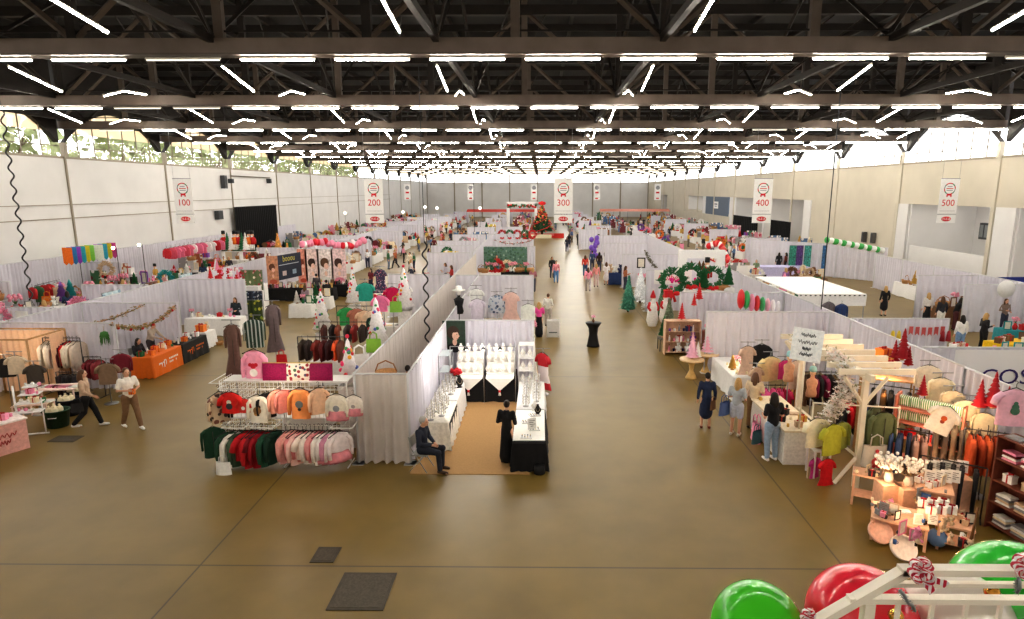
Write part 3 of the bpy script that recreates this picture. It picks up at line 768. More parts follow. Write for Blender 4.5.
        r = empty('table_sign'); MB().box((0, 0, .16), (.24, .012, .3), W, rx=-.12).build('card', r); b = MB(); b.box((0, .03, .02), (.2, .07, .02), WOOD); b.build('stand', r)
        b = MB()
        for i, (x, w_) in enumerate(((0, .15), (-.02, .12), (.01, .16), (0, .08))): b.box((x, -.012, .25 - i * .05), (w_, .004, .014), C(110, 105, 100), rx=-.12)
        b.build('lines', r)
    elif key == 'pillow':
        r = empty('cushion'); b = MB()
        def f(u, v, s):
            a, c = 2 * u - 1, 2 * v - 1; t = max(0, (1 - a ** 4) * (1 - c ** 4)) ** .5
            return (a * .2 * (1 - .06 * (1 - c * c)), s * .075 * t, .2 + c * .2 * (1 - .06 * (1 - a * a)))
        for s in (-1, 1): b.sheet(lambda u, v: f(u, v, s), 10, 10, W)
        b.build('cover', r); MB().tube([(-.19, 0, .01), (.19, 0, .01), (.19, 0, .39), (-.19, 0, .39), (-.19, 0, .01)], .006, W, 5).build('piping', r)
    elif key == 'folded':
        r = empty('folded_shirt'); b = MB()
        b.box((0, 0, .012), (.34, .26, .024), W); b.box((0, -.004, .032), (.335, .25, .02), W, taper=.94); b.build('fabric', r)
        b = MB(); b.lathe([(.05, .04), (.062, .046), (.05, .05)], W, c=(0, -.05, 0), n=12); b.build('collar', r)
    elif key == 'hat':
        r = empty('knit_hat'); MB().lathe([(.1, 0), (.105, .05), (.1, .1), (.07, .16), (.001, .19)], W, n=14).build('crown', r); MB().ell((0, 0, .21), .04, W, 8, 6).build('pompom', r)
    elif key == 'ornament':
        r = empty('bauble'); MB().ell((0, 0, .07), .07, W, 12, 9).build('ball', r); MB().lathe([(.018, .13), (.018, .155), (.001, .155)], C(200, 170, 90, .3, .8), n=8).build('cap', r)
    elif key == 'bust':
        r = empty('necklace_bust'); b = MB(); b.lathe([(.07, 0), (.075, .015), (.04, .03), (.085, .1), (.1, .16), (.06, .22), (.032, .27), (.034, .31)], W, n=14, sy=.55); b.build('bust', r)
        b = MB(); pts = [(.055 * math.cos(a), -.04 - .02 * math.sin(a) ** 2, .2 + .085 * math.sin(a)) for a in [PI + PI * k / 10 for k in range(11)]]; b.tube(pts, .005, C(196, 176, 140, .3, .7), 5); b.build('necklace', r)
    elif key == 'nutcracker':
        r = empty('nutcracker_figure'); b = MB(); b.box((0, 0, .02), (.2, .16, .04), C(40, 80, 50)); b.build('base', r)
        b = MB(); 
        for s in (-1, 1): b.tube([(s * .04, 0, .04), (s * .04, 0, .3)], [.035, .032], C(240, 240, 236), 8)
        b.build('legs', r)
        b = MB(); b.lathe([(.085, .28), (.08, .4), (.095, .55), (.06, .6)], W, n=12, sy=.8); b.build('coat', r)
        for s in (-1, 1): MB().tube([(s * .1, 0, .55), (s * .125, 0, .42), (s * .12, -.02, .3)], .03, W, 7).build('arm', r)
        b = MB(); b.ell((0, -.005, .67), (.065, .065, .085), C(230, 180, 150), 10, 8); b.ell((0, -.045, .63), (.045, .035, .05), C(245, 245, 240), 8, 6); b.build('head', r)
        MB().lathe([(.07, .72), (.075, .74), (.07, .86), (.001, .87)], BLACK, n=12).build('hat', r)
    return r
SMCAT = {'gift_box': 'gift box', 'mug': 'mug', 'vase': 'flower vase', 'frame': 'picture frame', 'plush': 'stuffed toy', 'wreath': 'wreath', 'candle': 'candle jar', 'basket': 'basket', 'tote': 'tote bag', 'minitree': 'tabletop tree', 'conetree': 'cone tree', 'bottle': 'bottle', 'sign': 'sign', 'pillow': 'cushion', 'folded': 'folded shirt', 'hat': 'knit hat', 'ornament': 'bauble', 'bust': 'jewellery bust', 'nutcracker': 'nutcracker figure'}
SMPART = {'gift_box': ('carton', 'lid'), 'mug': ('cup', 'handle'), 'vase': ('vase',), 'frame': ('frame',), 'plush': ('body',), 'wreath': ('greenery',), 'candle': ('jar',), 'basket': (), 'tote': ('bag', 'handle'), 'minitree': ('branches',), 'conetree': ('tiers',), 'bottle': ('glass',), 'sign': ('card',), 'pillow': ('cover', 'piping'), 'folded': ('fabric', 'collar'), 'hat': ('crown', 'pompom'), 'ornament': ('ball',), 'bust': ('bust',), 'nutcracker': ('coat', 'arm')}
PAL = {'red': (196, 34, 40), 'green': (40, 104, 62), 'white': (238, 236, 232), 'pink': (236, 150, 178), 'gold': (206, 164, 84), 'blue': (70, 110, 170), 'teal': (44, 148, 150), 'purple': (122, 78, 160), 'brown': (118, 82, 56), 'black': (34, 32, 34), 'grey': (140, 138, 140), 'cream': (238, 222, 190), 'orange': (228, 122, 44), 'yellow': (236, 200, 50), 'beige': (204, 176, 146), 'maroon': (104, 24, 34), 'magenta': (196, 30, 104), 'navy': (38, 46, 84)}
def small(key, loc, color, where, rz=0., s=1., rgb=None):
    cols = {p: C(*(rgb or PAL[color]), .7, noise=.08) for p in SMPART[key]}
    nm = SMCAT[key]
    return use(('s', key), lambda: sm(key), '%s %s %s' % (color, nm, where), nm if len(nm.split()) < 3 else 'flower vase', loc, rz, s, cols=cols)
def person_at(px, py, *a, **k): return person(P(px, py), *a, **k)
# ================================================================ DRAPES NEAR THE CAMERA
drape((-19.0, 15.4), (-19.0, 45.8), 10, 'along the divider of the left rows')
drape((-18.95, 21.1), (-14.9, 21.1), 1, 'behind the clothes rack on the left')
drape((-18.95, 25.0), (-14.9, 25.0), 1, 'behind the orange and black table')
drape((-18.95, 31.9), (-15.4, 31.9), 1, 'behind the vendor at the long white table')
drape((-4.72, 15.1), (-4.72, 45.5), 10, 'left of the corridor in the centre row', cols=CURT_LIGHT_CAST)
drape((-3.35, 15.1), (-3.35, 33.6), 6, 'right of the corridor in the centre row')
drape((-4.70, 15.08), (-3.37, 15.08), 1, 'closing the corridor beside the seated man', cols=CURT_LIGHT_CAST, colour='beige')
drape((-3.3, 21.7), (-.22, 21.7), 1, 'behind the jewellery displays')
drape((-4.6, 33.65), (-.35, 33.65), 1, 'behind the mannequin booth')
drape((11.2, 12.8), (11.2, 37.2), 8, 'along the divider right of the pergola')
drape((6.4, 23.35), (11.1, 23.35), 1, 'behind the pergola clothing booth')
drape((6.4, 27.95), (11.1, 27.95), 1, 'behind the red cone trees')
drape((6.2, 35.9), (11.1, 35.9), 1, 'behind the wreath booth')
drape((11.3, 22.15), (14.85, 22.15), 1, 'with the red letter bunting')
drape((11.35, 17.95), (14.5, 17.95), 1, 'behind the purple lettered banner')
drape((20.7, 33.9), (24.0, 33.9), 1, 'behind the three shoppers at right')
drape((21.0, 30.5), (24.0, 30.5), 1, 'behind the teal table')
drape((24.3, 18.), (24.3, 45.), 8, 'along the far right divider')
drape((WL + .3, 27.), (WL + .3, 75.), 12, 'against the left wall', h=3.)
# ================================================================ BANNERS AND HANGING CABLES
RED = C(206, 30, 44, .6); GREENM = C(40, 120, 80, .6); GREY = C(150, 150, 155, .6)
def banner(px, num):
    Y = 39.4; top = PY(px, 178.5, Y); bot = PY(px, 223, Y); x = top[0]; w = 1.16
    root = empty('hanging_banner', (x, Y, 0)); zt, zb = top[2], bot[2]; h = zt - zb; zc = zb + h * .2
    MB().box((0, 0, (zt + zc) / 2 + .01), (w, .02, zt - zc - .03), WHITE).build('main_panel', root)
    MB().box((0, 0, (zb + zc) / 2 - .02), (w, .02, zc - zb - .04), WHITE).build('lower_panel', root)
    b = MB(); b.tube([(-w / 2, 0, zt), (w / 2, 0, zt)], .025, STEEL, 6); b.tube([(-w / 2, 0, zc), (w / 2, 0, zc)], .02, GREY, 6); b.build('rod', root)
    b = MB()
    for s in (-1, 1): b.tube([(s * w * .45, 0, zt), (s * w * .45, 0, CH)], .008, STEEL, 4)
    b.build('suspension_wire', root)
    b = MB(); zc_ = zt - .62; n = 24; r0, r1 = .30, .36
    for k in range(n):
        a0, a1 = 2 * PI * k / n, 2 * PI * (k + 1) / n
        b.add([(r * math.cos(a), -.016, zc_ + r * math.sin(a)) for r, a in ((r0, a0), (r1, a0), (r1, a1), (r0, a1))], [(0, 1, 2, 3)], (RED, GREENM, GREY)[(k // 2) % 3 if not 3 < k < 9 else 0])
    for i, ww in enumerate((.3, .42, .38)): b.box((0, -.016, zc_ + .13 - i * .12), (ww, .004, .045), (GREY, RED, GREY)[i])
    b.box((0, -.018, zc_ - .36), (.3, .004, .12), RED); b.box((-.12, -.016, zc_ - .44), (.08, .004, .12), RED); b.box((.12, -.016, zc_ - .44), (.08, .004, .12), RED)
    b.build('round_emblem', root)
    text(num, .56, RED, root, (0, -.018, zt - 1.5), (PI / 2, 0, 0), 'number', sx=.98)
    b = MB(); b.box((0, -.016, zc + .2), (.95, .004, .02), GREY); b.build('small_print', root)
    b = MB(); b.lathe([(.001, 0), (.30, 0), (.30, .004), (.001, .004)], RED, n=20, sy=.5)
    o = b.build('logo_oval', root); o.rotation_euler = (PI / 2, 0, 0); o.location = (0, -.014, (zb + zc) / 2 - .02)
    b = MB(); b.box((0, -.02, (zb + zc) / 2 - .02), (.5, .004, .2), RED); b.build('logo_block', root)
    text('H-E-B', .2, WHITE, root, (0, -.026, (zb + zc) / 2 - .02), (PI / 2, 0, 0), 'logo_letters')
    reg(root, 'white hanging banner marking the %s aisle in red' % {'100': 'one-hundred', '200': 'two-hundred', '300': 'three-hundred', '400': 'four-hundred', '500': 'five-hundred'}[num], 'banner', 'aisle number banners')
for px, num in ((181.5, '100'), (373, '200'), (563.5, '300'), (764, '400'), (951, '500')): banner(px, num)
def banner_far(px, Y, lab):
    t, bt = PY(px, 184, Y), PY(px, 200, Y)
    root = empty('hanging_banner', (t[0], Y, 0)); MB().box((0, 0, (t[2] + bt[2]) / 2), (1.16, .02, t[2] - bt[2]), WHITE).build('main_panel', root)
    b = MB(); b.lathe([(.25, 0), (.36, 0), (.36, .01), (.25, .01)], GREY, n=16); o = b.build('round_emblem', root); o.rotation_euler = (PI / 2, 0, 0); o.location = (0, -.02, t[2] - .65)
    b = MB(); b.box((0, -.02, t[2] - 1.5), (.6, .01, .3), RED); b.build('number', root); b = MB(); b.box((0, -.02, bt[2] + .3), (.5, .01, .2), RED); b.build('logo_block', root)
    reg(root, lab, 'banner', 'distant aisle banners')
for px in (407, 470.5, 534, 597, 658): banner_far(px, 113., 'small distant white banner hanging near the far wall')
CAB = C(40, 40, 44, .6, noise=0)
def cable(x, y, z0, z1, label, coil=False, zc=None):
    b = MB(); pts = [(0, 0, CH + .2)]; rs = [.012]
    if coil:
        zc = zc or CH; n = int((zc - z1) / .05); pts.append((0, 0, zc)); rs.append(.012)
        for i in range(n): pts.append((.085 * math.sin(i * .55), .03 * math.cos(i * .55), zc - (zc - z1) * (i + 1) / n)); rs.append(.03)
    else: pts.append((0, 0, z1)); rs = [.022, .022]
    b.tube(pts, rs, CAB, 5); o = b.build('power_cable', None, (x, y, 0))
    reg(o, label, 'cable')
p = PY(28, 280, 24.); cable(p[0], 24., 0, p[2] - .8, 'wavy black power cable hanging at the left edge', True, 10.)
cable(-3.95, 21.2, 0, 1.6, 'thin power cable dropping into the curtained corridor', True, 5.3)
p = PY(822, 300, 24.); cable(p[0], 24., 0, 2.4, 'straight thin cable hanging above the right-hand booths')
p = PY(533, 285, 60.); cable(PY(474, 210, 60.)[0], 60., 0, 3, 'thin cable hanging far down the centre row')
def hatch(px, py, sx, sy, label):
    c = P(px, py); o = MB().box((0, 0, .006), (sx, sy, .012), C(66, 58, 48, .5, .3, .25, 6)).box((0, 0, .013), (sx - .12, sy - .12, .006), C(74, 66, 54, .5, .3, .3, 30)).build('floor_hatch', None, c); reg(o, label, 'floor hatch')
hatch(363, 591, .98, 1.05, 'large square steel hatch in the open floor'); hatch(326, 555, .46, .52, 'small square steel hatch in the open floor'); hatch(66, 439, .75, .45, 'dark drain grate beside the pink sign table')
# ================================================================ JEWELLERY BOOTH
CARP = C(170, 134, 90, .9, noise=.08, scale=30)
o = MB().box((-1.75, 17.35, .007), (3.0, 5.8, .014), CARP).build('floor_mat'); reg(o, 'tan mat covering the floor of the jewellery booth', 'mat')
JW = 'in the jewellery booth'
BLK = C(24, 23, 25, .85, noise=.15)
table((-1.85, 20.35, 0), 2.1, .95, 'along the back of the jewellery booth', BLK, 'black', .86)
SATIN = C(240, 236, 228, .4, noise=.03)
for i, x in enumerate((-2.37, -1.33)):
    b = MB(); b.add([(-.47, .45, .875), (.47, .45, .875), (.47, -.5, .875), (-.47, -.5, .875), (-.47, -.56, .84), (.47, -.56, .84), (0, -.6, .42)], [(0, 3, 2, 1), (3, 4, 5, 2), (4, 6, 5)], SATIN); o = b.build('table_topper', None, (x, 20.35, .005)); reg(o, 'white pointed cloth over the black table at back', 'tablecloth')
    t = MB(); t.ell((0, 0, 0), .045, RED, 8, 6); t.tube([(0, 0, 0), (0, 0, -.14)], [.02, .05], SATIN, 8); o = t.build('tassel', None, (x, 19.73, .42)); reg(o, 'red and white tassel on the pointed cloth', 'tassel')
    b = MB()
    for k in range(3): b.box((0, -.15 + k * .27, .88 + (.04 + k * .29) / 2), (.92, .26, .04 + k * .29), SATIN)
    o = b.build('display_riser', None, (x, 20.35, .0)); reg(o, 'white stepped riser holding necklace busts', 'display riser')
for k in range(3):
    for i in range(8):
        small('bust', (-2.72 + i * .245, 20.19 + k * .27, .925 + k * .29), 'white', 'on the %s step of the risers' % ('lowest', 'middle', 'top')[k], R.uniform(-.2, .2), 1.0, (248, 245, 240))
b = MB(); fm_ = C(170, 168, 165, .3, .7, 0)
for x in (-2.95, -1.85, -.8): b.tube([(x, 19.75, 0), (x, 19.75, 1.95)], .014, fm_, 6)
b.tube([(-2.95, 19.75, 1.95), (-.8, 19.75, 1.95)], .014, fm_, 6); o = b.build('lamp_frame'); reg(o, 'thin metal frame standing before the necklace risers', 'frame')
LAMPG = C(255, 246, 230, .4, noise=0, emit=14)
def clamp_lamp(x, y, z, where):
    root = empty('clip_lamp', (x, y, z)); MB().lathe([(.02, .1), (.07, .02), (.07, 0)], C(60, 60, 60), n=10).build('lamp_shade', root); MB().ell((0, 0, .02), .05, LAMPG, 8, 6).build('bulb', root)
    reg(root, 'small clip-on lamp %s' % where, 'lamp')
for x in (-2.4, -1.85, -1.3): clamp_lamp(x, 19.72, 1.86, 'on the metal frame over the busts')
def point(loc, e, col=(1, .93, .82), r=.12):
    l = bpy.data.lights.new('booth_or_fill_lamp', 'POINT'); l.energy = e; l.color = col; l.shadow_soft_size = r
    o = bpy.data.objects.new('booth_or_fill_lamp', l); COL.objects.link(o); o.location = loc
point((-1.85, 19.3, 2.3), 45, (1, .95, .9)); point((-2.6, 17.2, 2.2), 26, (1, .95, .9)); point((-.2, 17.2, 2.2), 26, (1, .95, .9))
# portrait on the back curtain
def portrait(px0, py0, px1, py1, Y, label, bgc=(38, 58, 44), hairc=(60, 42, 30), skin=(226, 184, 160), top=(34, 30, 34), light=False, fr=(206, 196, 120)):
    a, c = PY(px0, py1, Y), PY(px1, py0, Y); w, h = c[0] - a[0], c[2] - a[2]
    root = empty('portrait_poster', ((a[0] + c[0]) / 2, Y, a[2])); MB().box((0, .01, h / 2), (w, .03, h), C(*bgc, .5, noise=.35, scale=6)).build('poster_panel', root)
    b = MB()
    def disc(x, z, rx, rz, m, y):
        n = 20; b.add([(x * w + rx * w * math.cos(2 * PI * k / n), y, z * h + rz * w * math.sin(2 * PI * k / n)) for k in range(n)], [tuple(range(n))], m)
    disc(.02, .08, .34, .22, C(*top), -.008); disc(.03, .28, .1, .16, C(*skin), -.009); disc(-.03, .6, .27, .31, C(*hairc), -.010); disc(.07, .5, .145, .2, C(*skin), -.012); disc(.0, .68, .2, .1, C(*hairc), -.0125); disc(.215, .49, .03, .035, C(*skin), -.013); disc(.13, .54, .026, .012, C(50, 36, 30), -.014); disc(.15, .4, .035, .014, C(180, 80, 80), -.014)
    b.build('printed_portrait', root); reg(root, label, 'poster'); return root
portrait(443, 321, 465, 350, 21.55, 'dark green portrait poster of a woman in profile on curtain')
# left side: glass shelf tower and tables
GLS = C(205, 214, 216, .15, noise=0)
def shelf_tower(L, D, h, n, frame, shelf):
    root = empty('display_shelf'); b = MB()
    for sx in (-1, 1):
        for sy in (-1, 1): b.tube([(sx * L / 2, sy * D / 2, 0), (sx * L / 2, sy * D / 2, h)], .015, frame, 6)
    b.build('frame', root)
    for k in range(n): MB().box((0, 0, .1 + (h - .12) * k / (n - 1)), (L, D, .02), shelf).build('shelf', root)
    return root
use(('tower', 1), lambda: shelf_tower(.34, .8, 1.75, 4, STEEL, GLS), 'tall glass shelf tower left of the portrait poster', 'display shelf', (-3.1, 19.75, 0))
table((-2.85, 18.6, 0), .75, 1.7, 'on the left of the jewellery booth, far', WHITE, 'white', .8)
table((-2.85, 16.75, 0), .75, 1.7, 'on the left of the jewellery booth, near', C(240, 234, 222), 'cream', .8)
o = MB().box((-2.46, 16.75, .39), (.02, 1.6, .74), BLK).build('black_skirt'); reg(o, 'black skirt panel in front of the near left table', 'table skirt')
table((-.26, 18.4, 0), .8, 2.6, 'on the right of the jewellery booth, far', WHITE, 'white', .76)
table((-.26, 15.85, 0), .84, 2.4, 'on the right of the jewellery booth, near', BLK, 'black', .74)
o = MB().box((-.26, 15.9, .765), (.8, 2.2, .02), SATIN).box((-.67, 15.9, .64), (.02, 2.2, .26), SATIN).build('table_runner'); reg(o, 'white runner on the black table at the booth corner', 'tablecloth')
use(('tower2', 1), lambda: shelf_tower(.5, .5, 1.9, 5, WHITE, WHITE), 'white shelf tower right of the necklace risers', 'display shelf', (-.45, 20.4, 0))
for k in range(4):
    for i in range(2): small('bust', (-.57 + i * .24, 20.3, .57 + k * .445 - .445 + .0), 'white', 'on the white shelf tower', 0, .9, (246, 244, 240))
def earring_stand():
    root = empty('earring_stand'); b = MB(); b.lathe([(.09, 0), (.09, .012), (.012, .02), (.012, .36), (.001, .37)], fm_, n=10); b.build('post', root)
    rr = random.Random(4)
    for z in (.16, .25, .34):
        b = MB(); n = 14
        b.tube([(.11 * math.cos(2 * PI * k / n), .11 * math.sin(2 * PI * k / n), z) for k in range(n + 1)], .005, fm_, 4)
        for k in range(n): b.box((.11 * math.cos(2 * PI * k / n), .11 * math.sin(2 * PI * k / n), z - .04), (.02, .02, .055), WHITE if k % 3 else C(200, 190, 170, .3, .5))
        b.build('ring_of_earrings', root)
    return root
def tray():
    root = empty('jewellery_tray'); MB().box((0, 0, .015), (.3, .22, .03), WHITE).build('tray', root); b = MB()
    for i in range(4):
        for j in range(3): b.ell((-.105 + i * .07, -.07 + j * .07, .035), (.018, .018, .012), (fm_, C(60, 60, 66), C(210, 180, 120))[(i + j) % 3], 6, 5)
    b.build('rings', root); return root
for i in range(5): use('es', earring_stand, 'round earring stand on the far left jewellery table', 'jewellery stand', (-2.95 + .22 * (i % 2), 17.9 + i * .33, .82))
for i in range(5): use('es', earring_stand, 'round earring stand on the near left jewellery table', 'jewellery stand', (-2.98 + .25 * (i % 2), 16.05 + i * .33, .82))
for i in range(6): use('es', earring_stand, 'round earring stand on the far right jewellery table', 'jewellery stand', (-.4 + .3 * (i % 2), 17.3 + i * .42, .78))
for i in range(4): use('tray', tray, 'white ring tray on the black corner table', 'tray', (-.34 + .2 * (i % 2), 15.0 + i * .52, .775), .1 * i)
small('sign', (-.2, 15.5, .78), 'white', 'on the black corner table', .3); small('bust', (-.05, 16.6, .78), 'black', 'on the black corner table'); small('bust', (-.15, 16.95, .78), 'white', 'on the black corner table')
def bouquet(c1):
    root = empty('flower_vase'); MB().lathe([(.06, 0), (.08, .08), (.05, .2), (.06, .24)], BLK, n=12).build('vase', root); b = MB(); rr = random.Random(8)
    for i in range(20): a = rr.uniform(0, 6.28); q = rr.uniform(0, .17); b.ell((q * math.cos(a), q * math.sin(a), .34 + rr.uniform(-.03, .1)), .055, C(*c1), 7, 5); b.tube([(0, 0, .2), (q * .8 * math.cos(a), q * .8 * math.sin(a), .33)], .006, C(50, 84, 46), 4)
    b.build('flowers', root); return root
use('bq', lambda: bouquet((176, 24, 36)), 'bunch of red roses in a black vase by the portrait', 'flower vase', (-2.7, 19.2, .82), s=1.15)
small('bust', (-2.55, 18.9, .82), 'black', 'beside the red roses', .4, 1.3); small('bust', (-2.9, 17.6, .82), 'white', 'between earring stands')
o = MB().lathe([(.14, 0), (.15, .02), (.13, .22), (.001, .22)], C(20, 20, 22), n=14).build('waste_bin', None, (.0, 14.55, 0)); reg(o, 'small black bin in front of the black corner table', 'bin')
use('chair', chair_build, 'grey folding chair under the seated man', 'chair', (-2.98, 14.75, 0), PI / 2 - .25)
person((-2.95, 14.74, 0), PI / 2 - .25, 'sit', 'long', (44, 48, 62), 'trousers', (36, 40, 52), 'grey-haired man in navy sitting on a folding chair', 'short', 'grey', shoe=(70, 52, 40), s=1.1)
person(P(507, 462), PI * .92, 'hold', 'long', (24, 23, 26), 'longskirt', (22, 22, 24), 'woman in black standing in the jewellery booth', 'bun', 'dark', s=.98)
# coat and basket in the corridor
person((-4.05, 18.3, 0), PI, 'stand', 'long', (40, 38, 42), 'trousers', (40, 38, 44), 'person in dark clothes standing in the curtained corridor', 'short', 'dark')
small('basket', (-4.1, 15.9, 2.0), 'brown', 'on top of boxes in the corridor', 0, 1.6)
b = MB().box((0, 0, 1.), (.7, .6, 2.), C(180, 140, 96, .8, noise=.1)); b.box((0, -.001, 1.0), (.08, .6, .7), C(205, 180, 140)); o = b.build('cardboard_stack', None, (-4.1, 15.9, 0)); reg(o, 'tall cardboard carton standing in the curtained corridor', 'box')
# ================================================================ CHILDREN'S CLOTHING BOOTH (wire grid racks)
GRID = C(226, 224, 220, .4, noise=0)
def grid_build(L, h):
    root = empty('grid_wall_rack'); b = MB(); st = .105
    n = int(L / st)
    for i in range(n + 1): b.tube([(-L / 2 + i * L / n, 0, .1), (-L / 2 + i * L / n, 0, h)], .0065, GRID, 4, False)
    m = int((h - .1) / st)
    for j in range(m + 1): b.tube([(-L / 2, 0, .1 + j * (h - .1) / m), (L / 2, 0, .1 + j * (h - .1) / m)], .0065, GRID, 4, False)
    b.build('wire_grid', root)
    for s in (-1, 1): MB().tube([(s * L / 2, -.3, .02), (s * L / 2, .3, .02)], .016, GRID, 6).tube([(s * L / 2, 0, .02), (s * L / 2, 0, h)], .014, GRID, 6).build('foot', root)
    for z in (1.16, 2.12): MB().tube([(-L / 2 + .05, -.3, z), (L / 2 - .05, -.3, z)], .013, GRID, 6).tube([(-L / 2 + .05, 0, z), (-L / 2 + .05, -.3, z)], .01, GRID, 5).tube([(L / 2 - .05, 0, z), (L / 2 - .05, -.3, z)], .01, GRID, 5).build('hanging_bar', root)
    return root
Y0 = 15.05
for x0, x1, d in ((-8.1, -6.55, 'left'), (-6.5, -4.9, 'right')):
    use(('grid', round(x1 - x0, 2)), lambda: grid_build(x1 - x0, 2.2), "white wire grid rack of children's clothes, %s half" % d, 'clothing rack', ((x0 + x1) / 2, Y0, 0))
use(('gridside', 1.9), lambda: grid_build(1.9, 2.2), "white wire grid rack along the aisle side of the children's booth", 'clothing rack', (-8.2, 16.1, 0), -PI / 2)
for z, d in ((1.2, 'middle'), (2.2, 'top')):
    b = MB().box((0, 0, 0), (3.2, .55, .02), GRID); o = b.build('rack_shelf', None, (-6.5, Y0 + .35, z)); reg(o, "%s white shelf behind the wire grid rack" % d, 'shelf')
lowL = [('kidlong', (40, 74, 54), 'dark green'), ('kidlong', (240, 234, 224), 'cream'), ('kidlong', (70, 90, 70), 'grey green'), ('kid', (186, 30, 40), 'red'), ('kidlong', (190, 34, 42), 'red'), ('kid', (120, 24, 36), 'maroon'), ('kidlong', (150, 20, 34), 'dark red'), ('kidlong', (36, 78, 58), 'dark green'), ('kidlong', (30, 60, 48), 'dark green')]
lowR = [('kidlong', (234, 166, 160), 'salmon pink'), ('kid', (240, 190, 178), 'pale pink'), ('kidlong', (232, 150, 150), 'rose pink'), ('kidlong', (240, 196, 188), 'pale pink'), ('kidlong', (226, 140, 142), 'rose pink'), ('kid', (244, 226, 214), 'cream'), ('kidlong', (244, 232, 222), 'cream'), ('kidlong', (234, 160, 160), 'salmon pink'), ('kidlong', (224, 134, 140), 'rose pink'), ('kidlong', (246, 238, 230), 'cream'), ('skirtset', (246, 240, 236), 'white'), ('skirtset', (214, 150, 176), 'lilac pink'), ('kidlong', (246, 238, 234), 'white'), ('skirtset', (240, 226, 226), 'white')]
GP = "children's clothes on the lower bar of the wire rack"
def angled(L0, L1, items, z, y, where, s=1., a=.9):
    n = len(items)
    for i, (k, c, cn) in enumerate(items):
        hang(k, (L0 + (L1 - L0) * (i + .5) / n, y + R.uniform(-.03, .03), z), c, cn, where, a + R.uniform(-.25, .25), s * R.uniform(.97, 1.08), group=GP)
angled(-7.95, -6.65, lowL, 1.14, Y0 - .32, 'on the lower rack bar, left half', 1.55)
angled(-6.45, -5.0, lowR, 1.14, Y0 - .32, 'on the lower rack bar, right half', 1.4)
U = 'facing out on the upper wire rack'
def front(kind, px, py, c, cn, s=1., pr=None, pat=None, y=Y0 - .36, rz=0.):
    s *= .8
    p = PY(px, py, y); o = hang(kind, p, c, cn, U, rz, s, pat)
    if pr: print_on(o, pr)
front('kid', 229, 388, (212, 40, 36), 'red', 1.5, [(0, 0, .07, (60, 60, 66)), (0, .09, .05, (230, 220, 200))])
front('pants', 229, 402, (46, 40, 42), 'black', .5)
front('kidlong', 257, 391, (242, 234, 220), 'cream', 1.6, [(0, 0, .08, (150, 110, 70)), (.03, .07, .045, (60, 44, 36)), (-.02, -.06, .05, (196, 150, 90))])
front('kidlong', 266, 389, (28, 28, 32), 'black', 1.45, y=Y0 - .28, rz=.5)
front('kid', 243, 396, (210, 60, 50), 'red patterned', 1.0, [(0, 0, .06, (240, 230, 220))])
front('kidlong', 276, 386, (240, 170, 150), 'pale salmon', 1.35, y=Y0 - .25, rz=.8)
front('kidlong', 283, 386, (236, 150, 140), 'salmon', 1.35, y=Y0 - .25, rz=.7)
front('kidlong', 299, 384, (244, 158, 96), 'orange', 1.75, [(0, .02, .07, (120, 126, 128)), (.0, -.07, .03, (70, 60, 50))])
front('kidlong', 318, 384, (248, 204, 170), 'peach', 1.5, rz=.6)
front('skirtset', 336, 390, (246, 236, 220), 'ivory', 1.6, [(0, .02, .065, (150, 150, 156))])
front('skirtset', 353, 392, (246, 236, 226), 'ivory', 1.25, [(0, .02, .05, (170, 160, 160))])
def loop_bar(px, py, w):
    p = PY(px, py, Y0 - .36); b = MB(); b.tube([(-w / 2, .36, 0), (-w / 2, -.08, 0), (w / 2, -.08, 0), (w / 2, .36, 0)], .018, GRID, 6); o = b.build('face_out_arm', None, p); reg(o, 'white looped arm on the front of the wire rack', 'rack arm')
for px, w in ((234, .55), (263, .55), (342, .55)): loop_bar(px, 427, w)
use(('g', 'kidlong'), lambda: garment('kidlong'), 'plaid brown child\'s shirt at the left end of wire rack', 'clothing', PY(218, 388, Y0 - .2), .9, 1.4, cols={'fabric': dots((214, 190, 160), [(120, 70, 56), (60, 50, 46)], 9, .4)})
hang('coat', PY(212, 424, Y0 - .25), (28, 62, 44), 'dark green', 'at the left end of the lower bar', .4, .92)
small('tote', (-7.9, 14.4, .0), 'white', 'on the floor under the dark green coat', 0, 1.)
# on top of the rack
TOPZ = 2.215
def zip_pouch(mat):
    root = empty('zip_pouch'); b = MB()
    for s in (-1, 1): b.sheet(lambda u, v: ((u - .5) * .62, s * .07 * (16 * u * (1 - u) * v * (1 - v)) ** .5, .46 * v), 8, 8, mat)
    b.build('pouch', root); MB().tube([(-.3, 0, .46), (.3, 0, .46)], .012, C(200, 170, 90, .4, .6), 5).build('zip', root); return root
MAG = C(150, 18, 82, .75, noise=.25, scale=30)
for px, m, cn in ((275, MAG, 'magenta'), (299, dots((240, 232, 220), [(160, 50, 60), (70, 110, 80), (90, 80, 110)], 9, .38), 'white bauble-print'), (321, MAG, 'magenta')):
    p = PY(px, 383, Y0 + .1); use('zp', lambda: zip_pouch(WHITE), '%s pouch standing on top of the wire rack' % cn, 'pouch', (p[0], p[1], TOPZ), 0, 1., cols={'pouch': m}, rx=-.1)
p = PY(253, 345, Y0 + .35); o = hang('kidlong', (p[0], p[1], 3.08), (240, 164, 190), 'pink', 'with a red bow on top of the rack', 0, 1.5)
print_on(o, [(0, .03, .05, (190, 30, 50)), (.05, .05, .035, (190, 30, 50)), (-.05, .05, .035, (190, 30, 50)), (0, -.09, .07, (246, 240, 236))])
def tstand(h, w=.5):
    root = empty('garment_stand'); MB().tube([(0, 0, 0), (0, 0, h)], .016, STEEL, 6).tube([(-w / 2, 0, h), (w / 2, 0, h)], .014, STEEL, 6).build('pole', root); MB().lathe([(.22, 0), (.22, .015), (.03, .04)], STEEL, n=14).build('base', root); return root
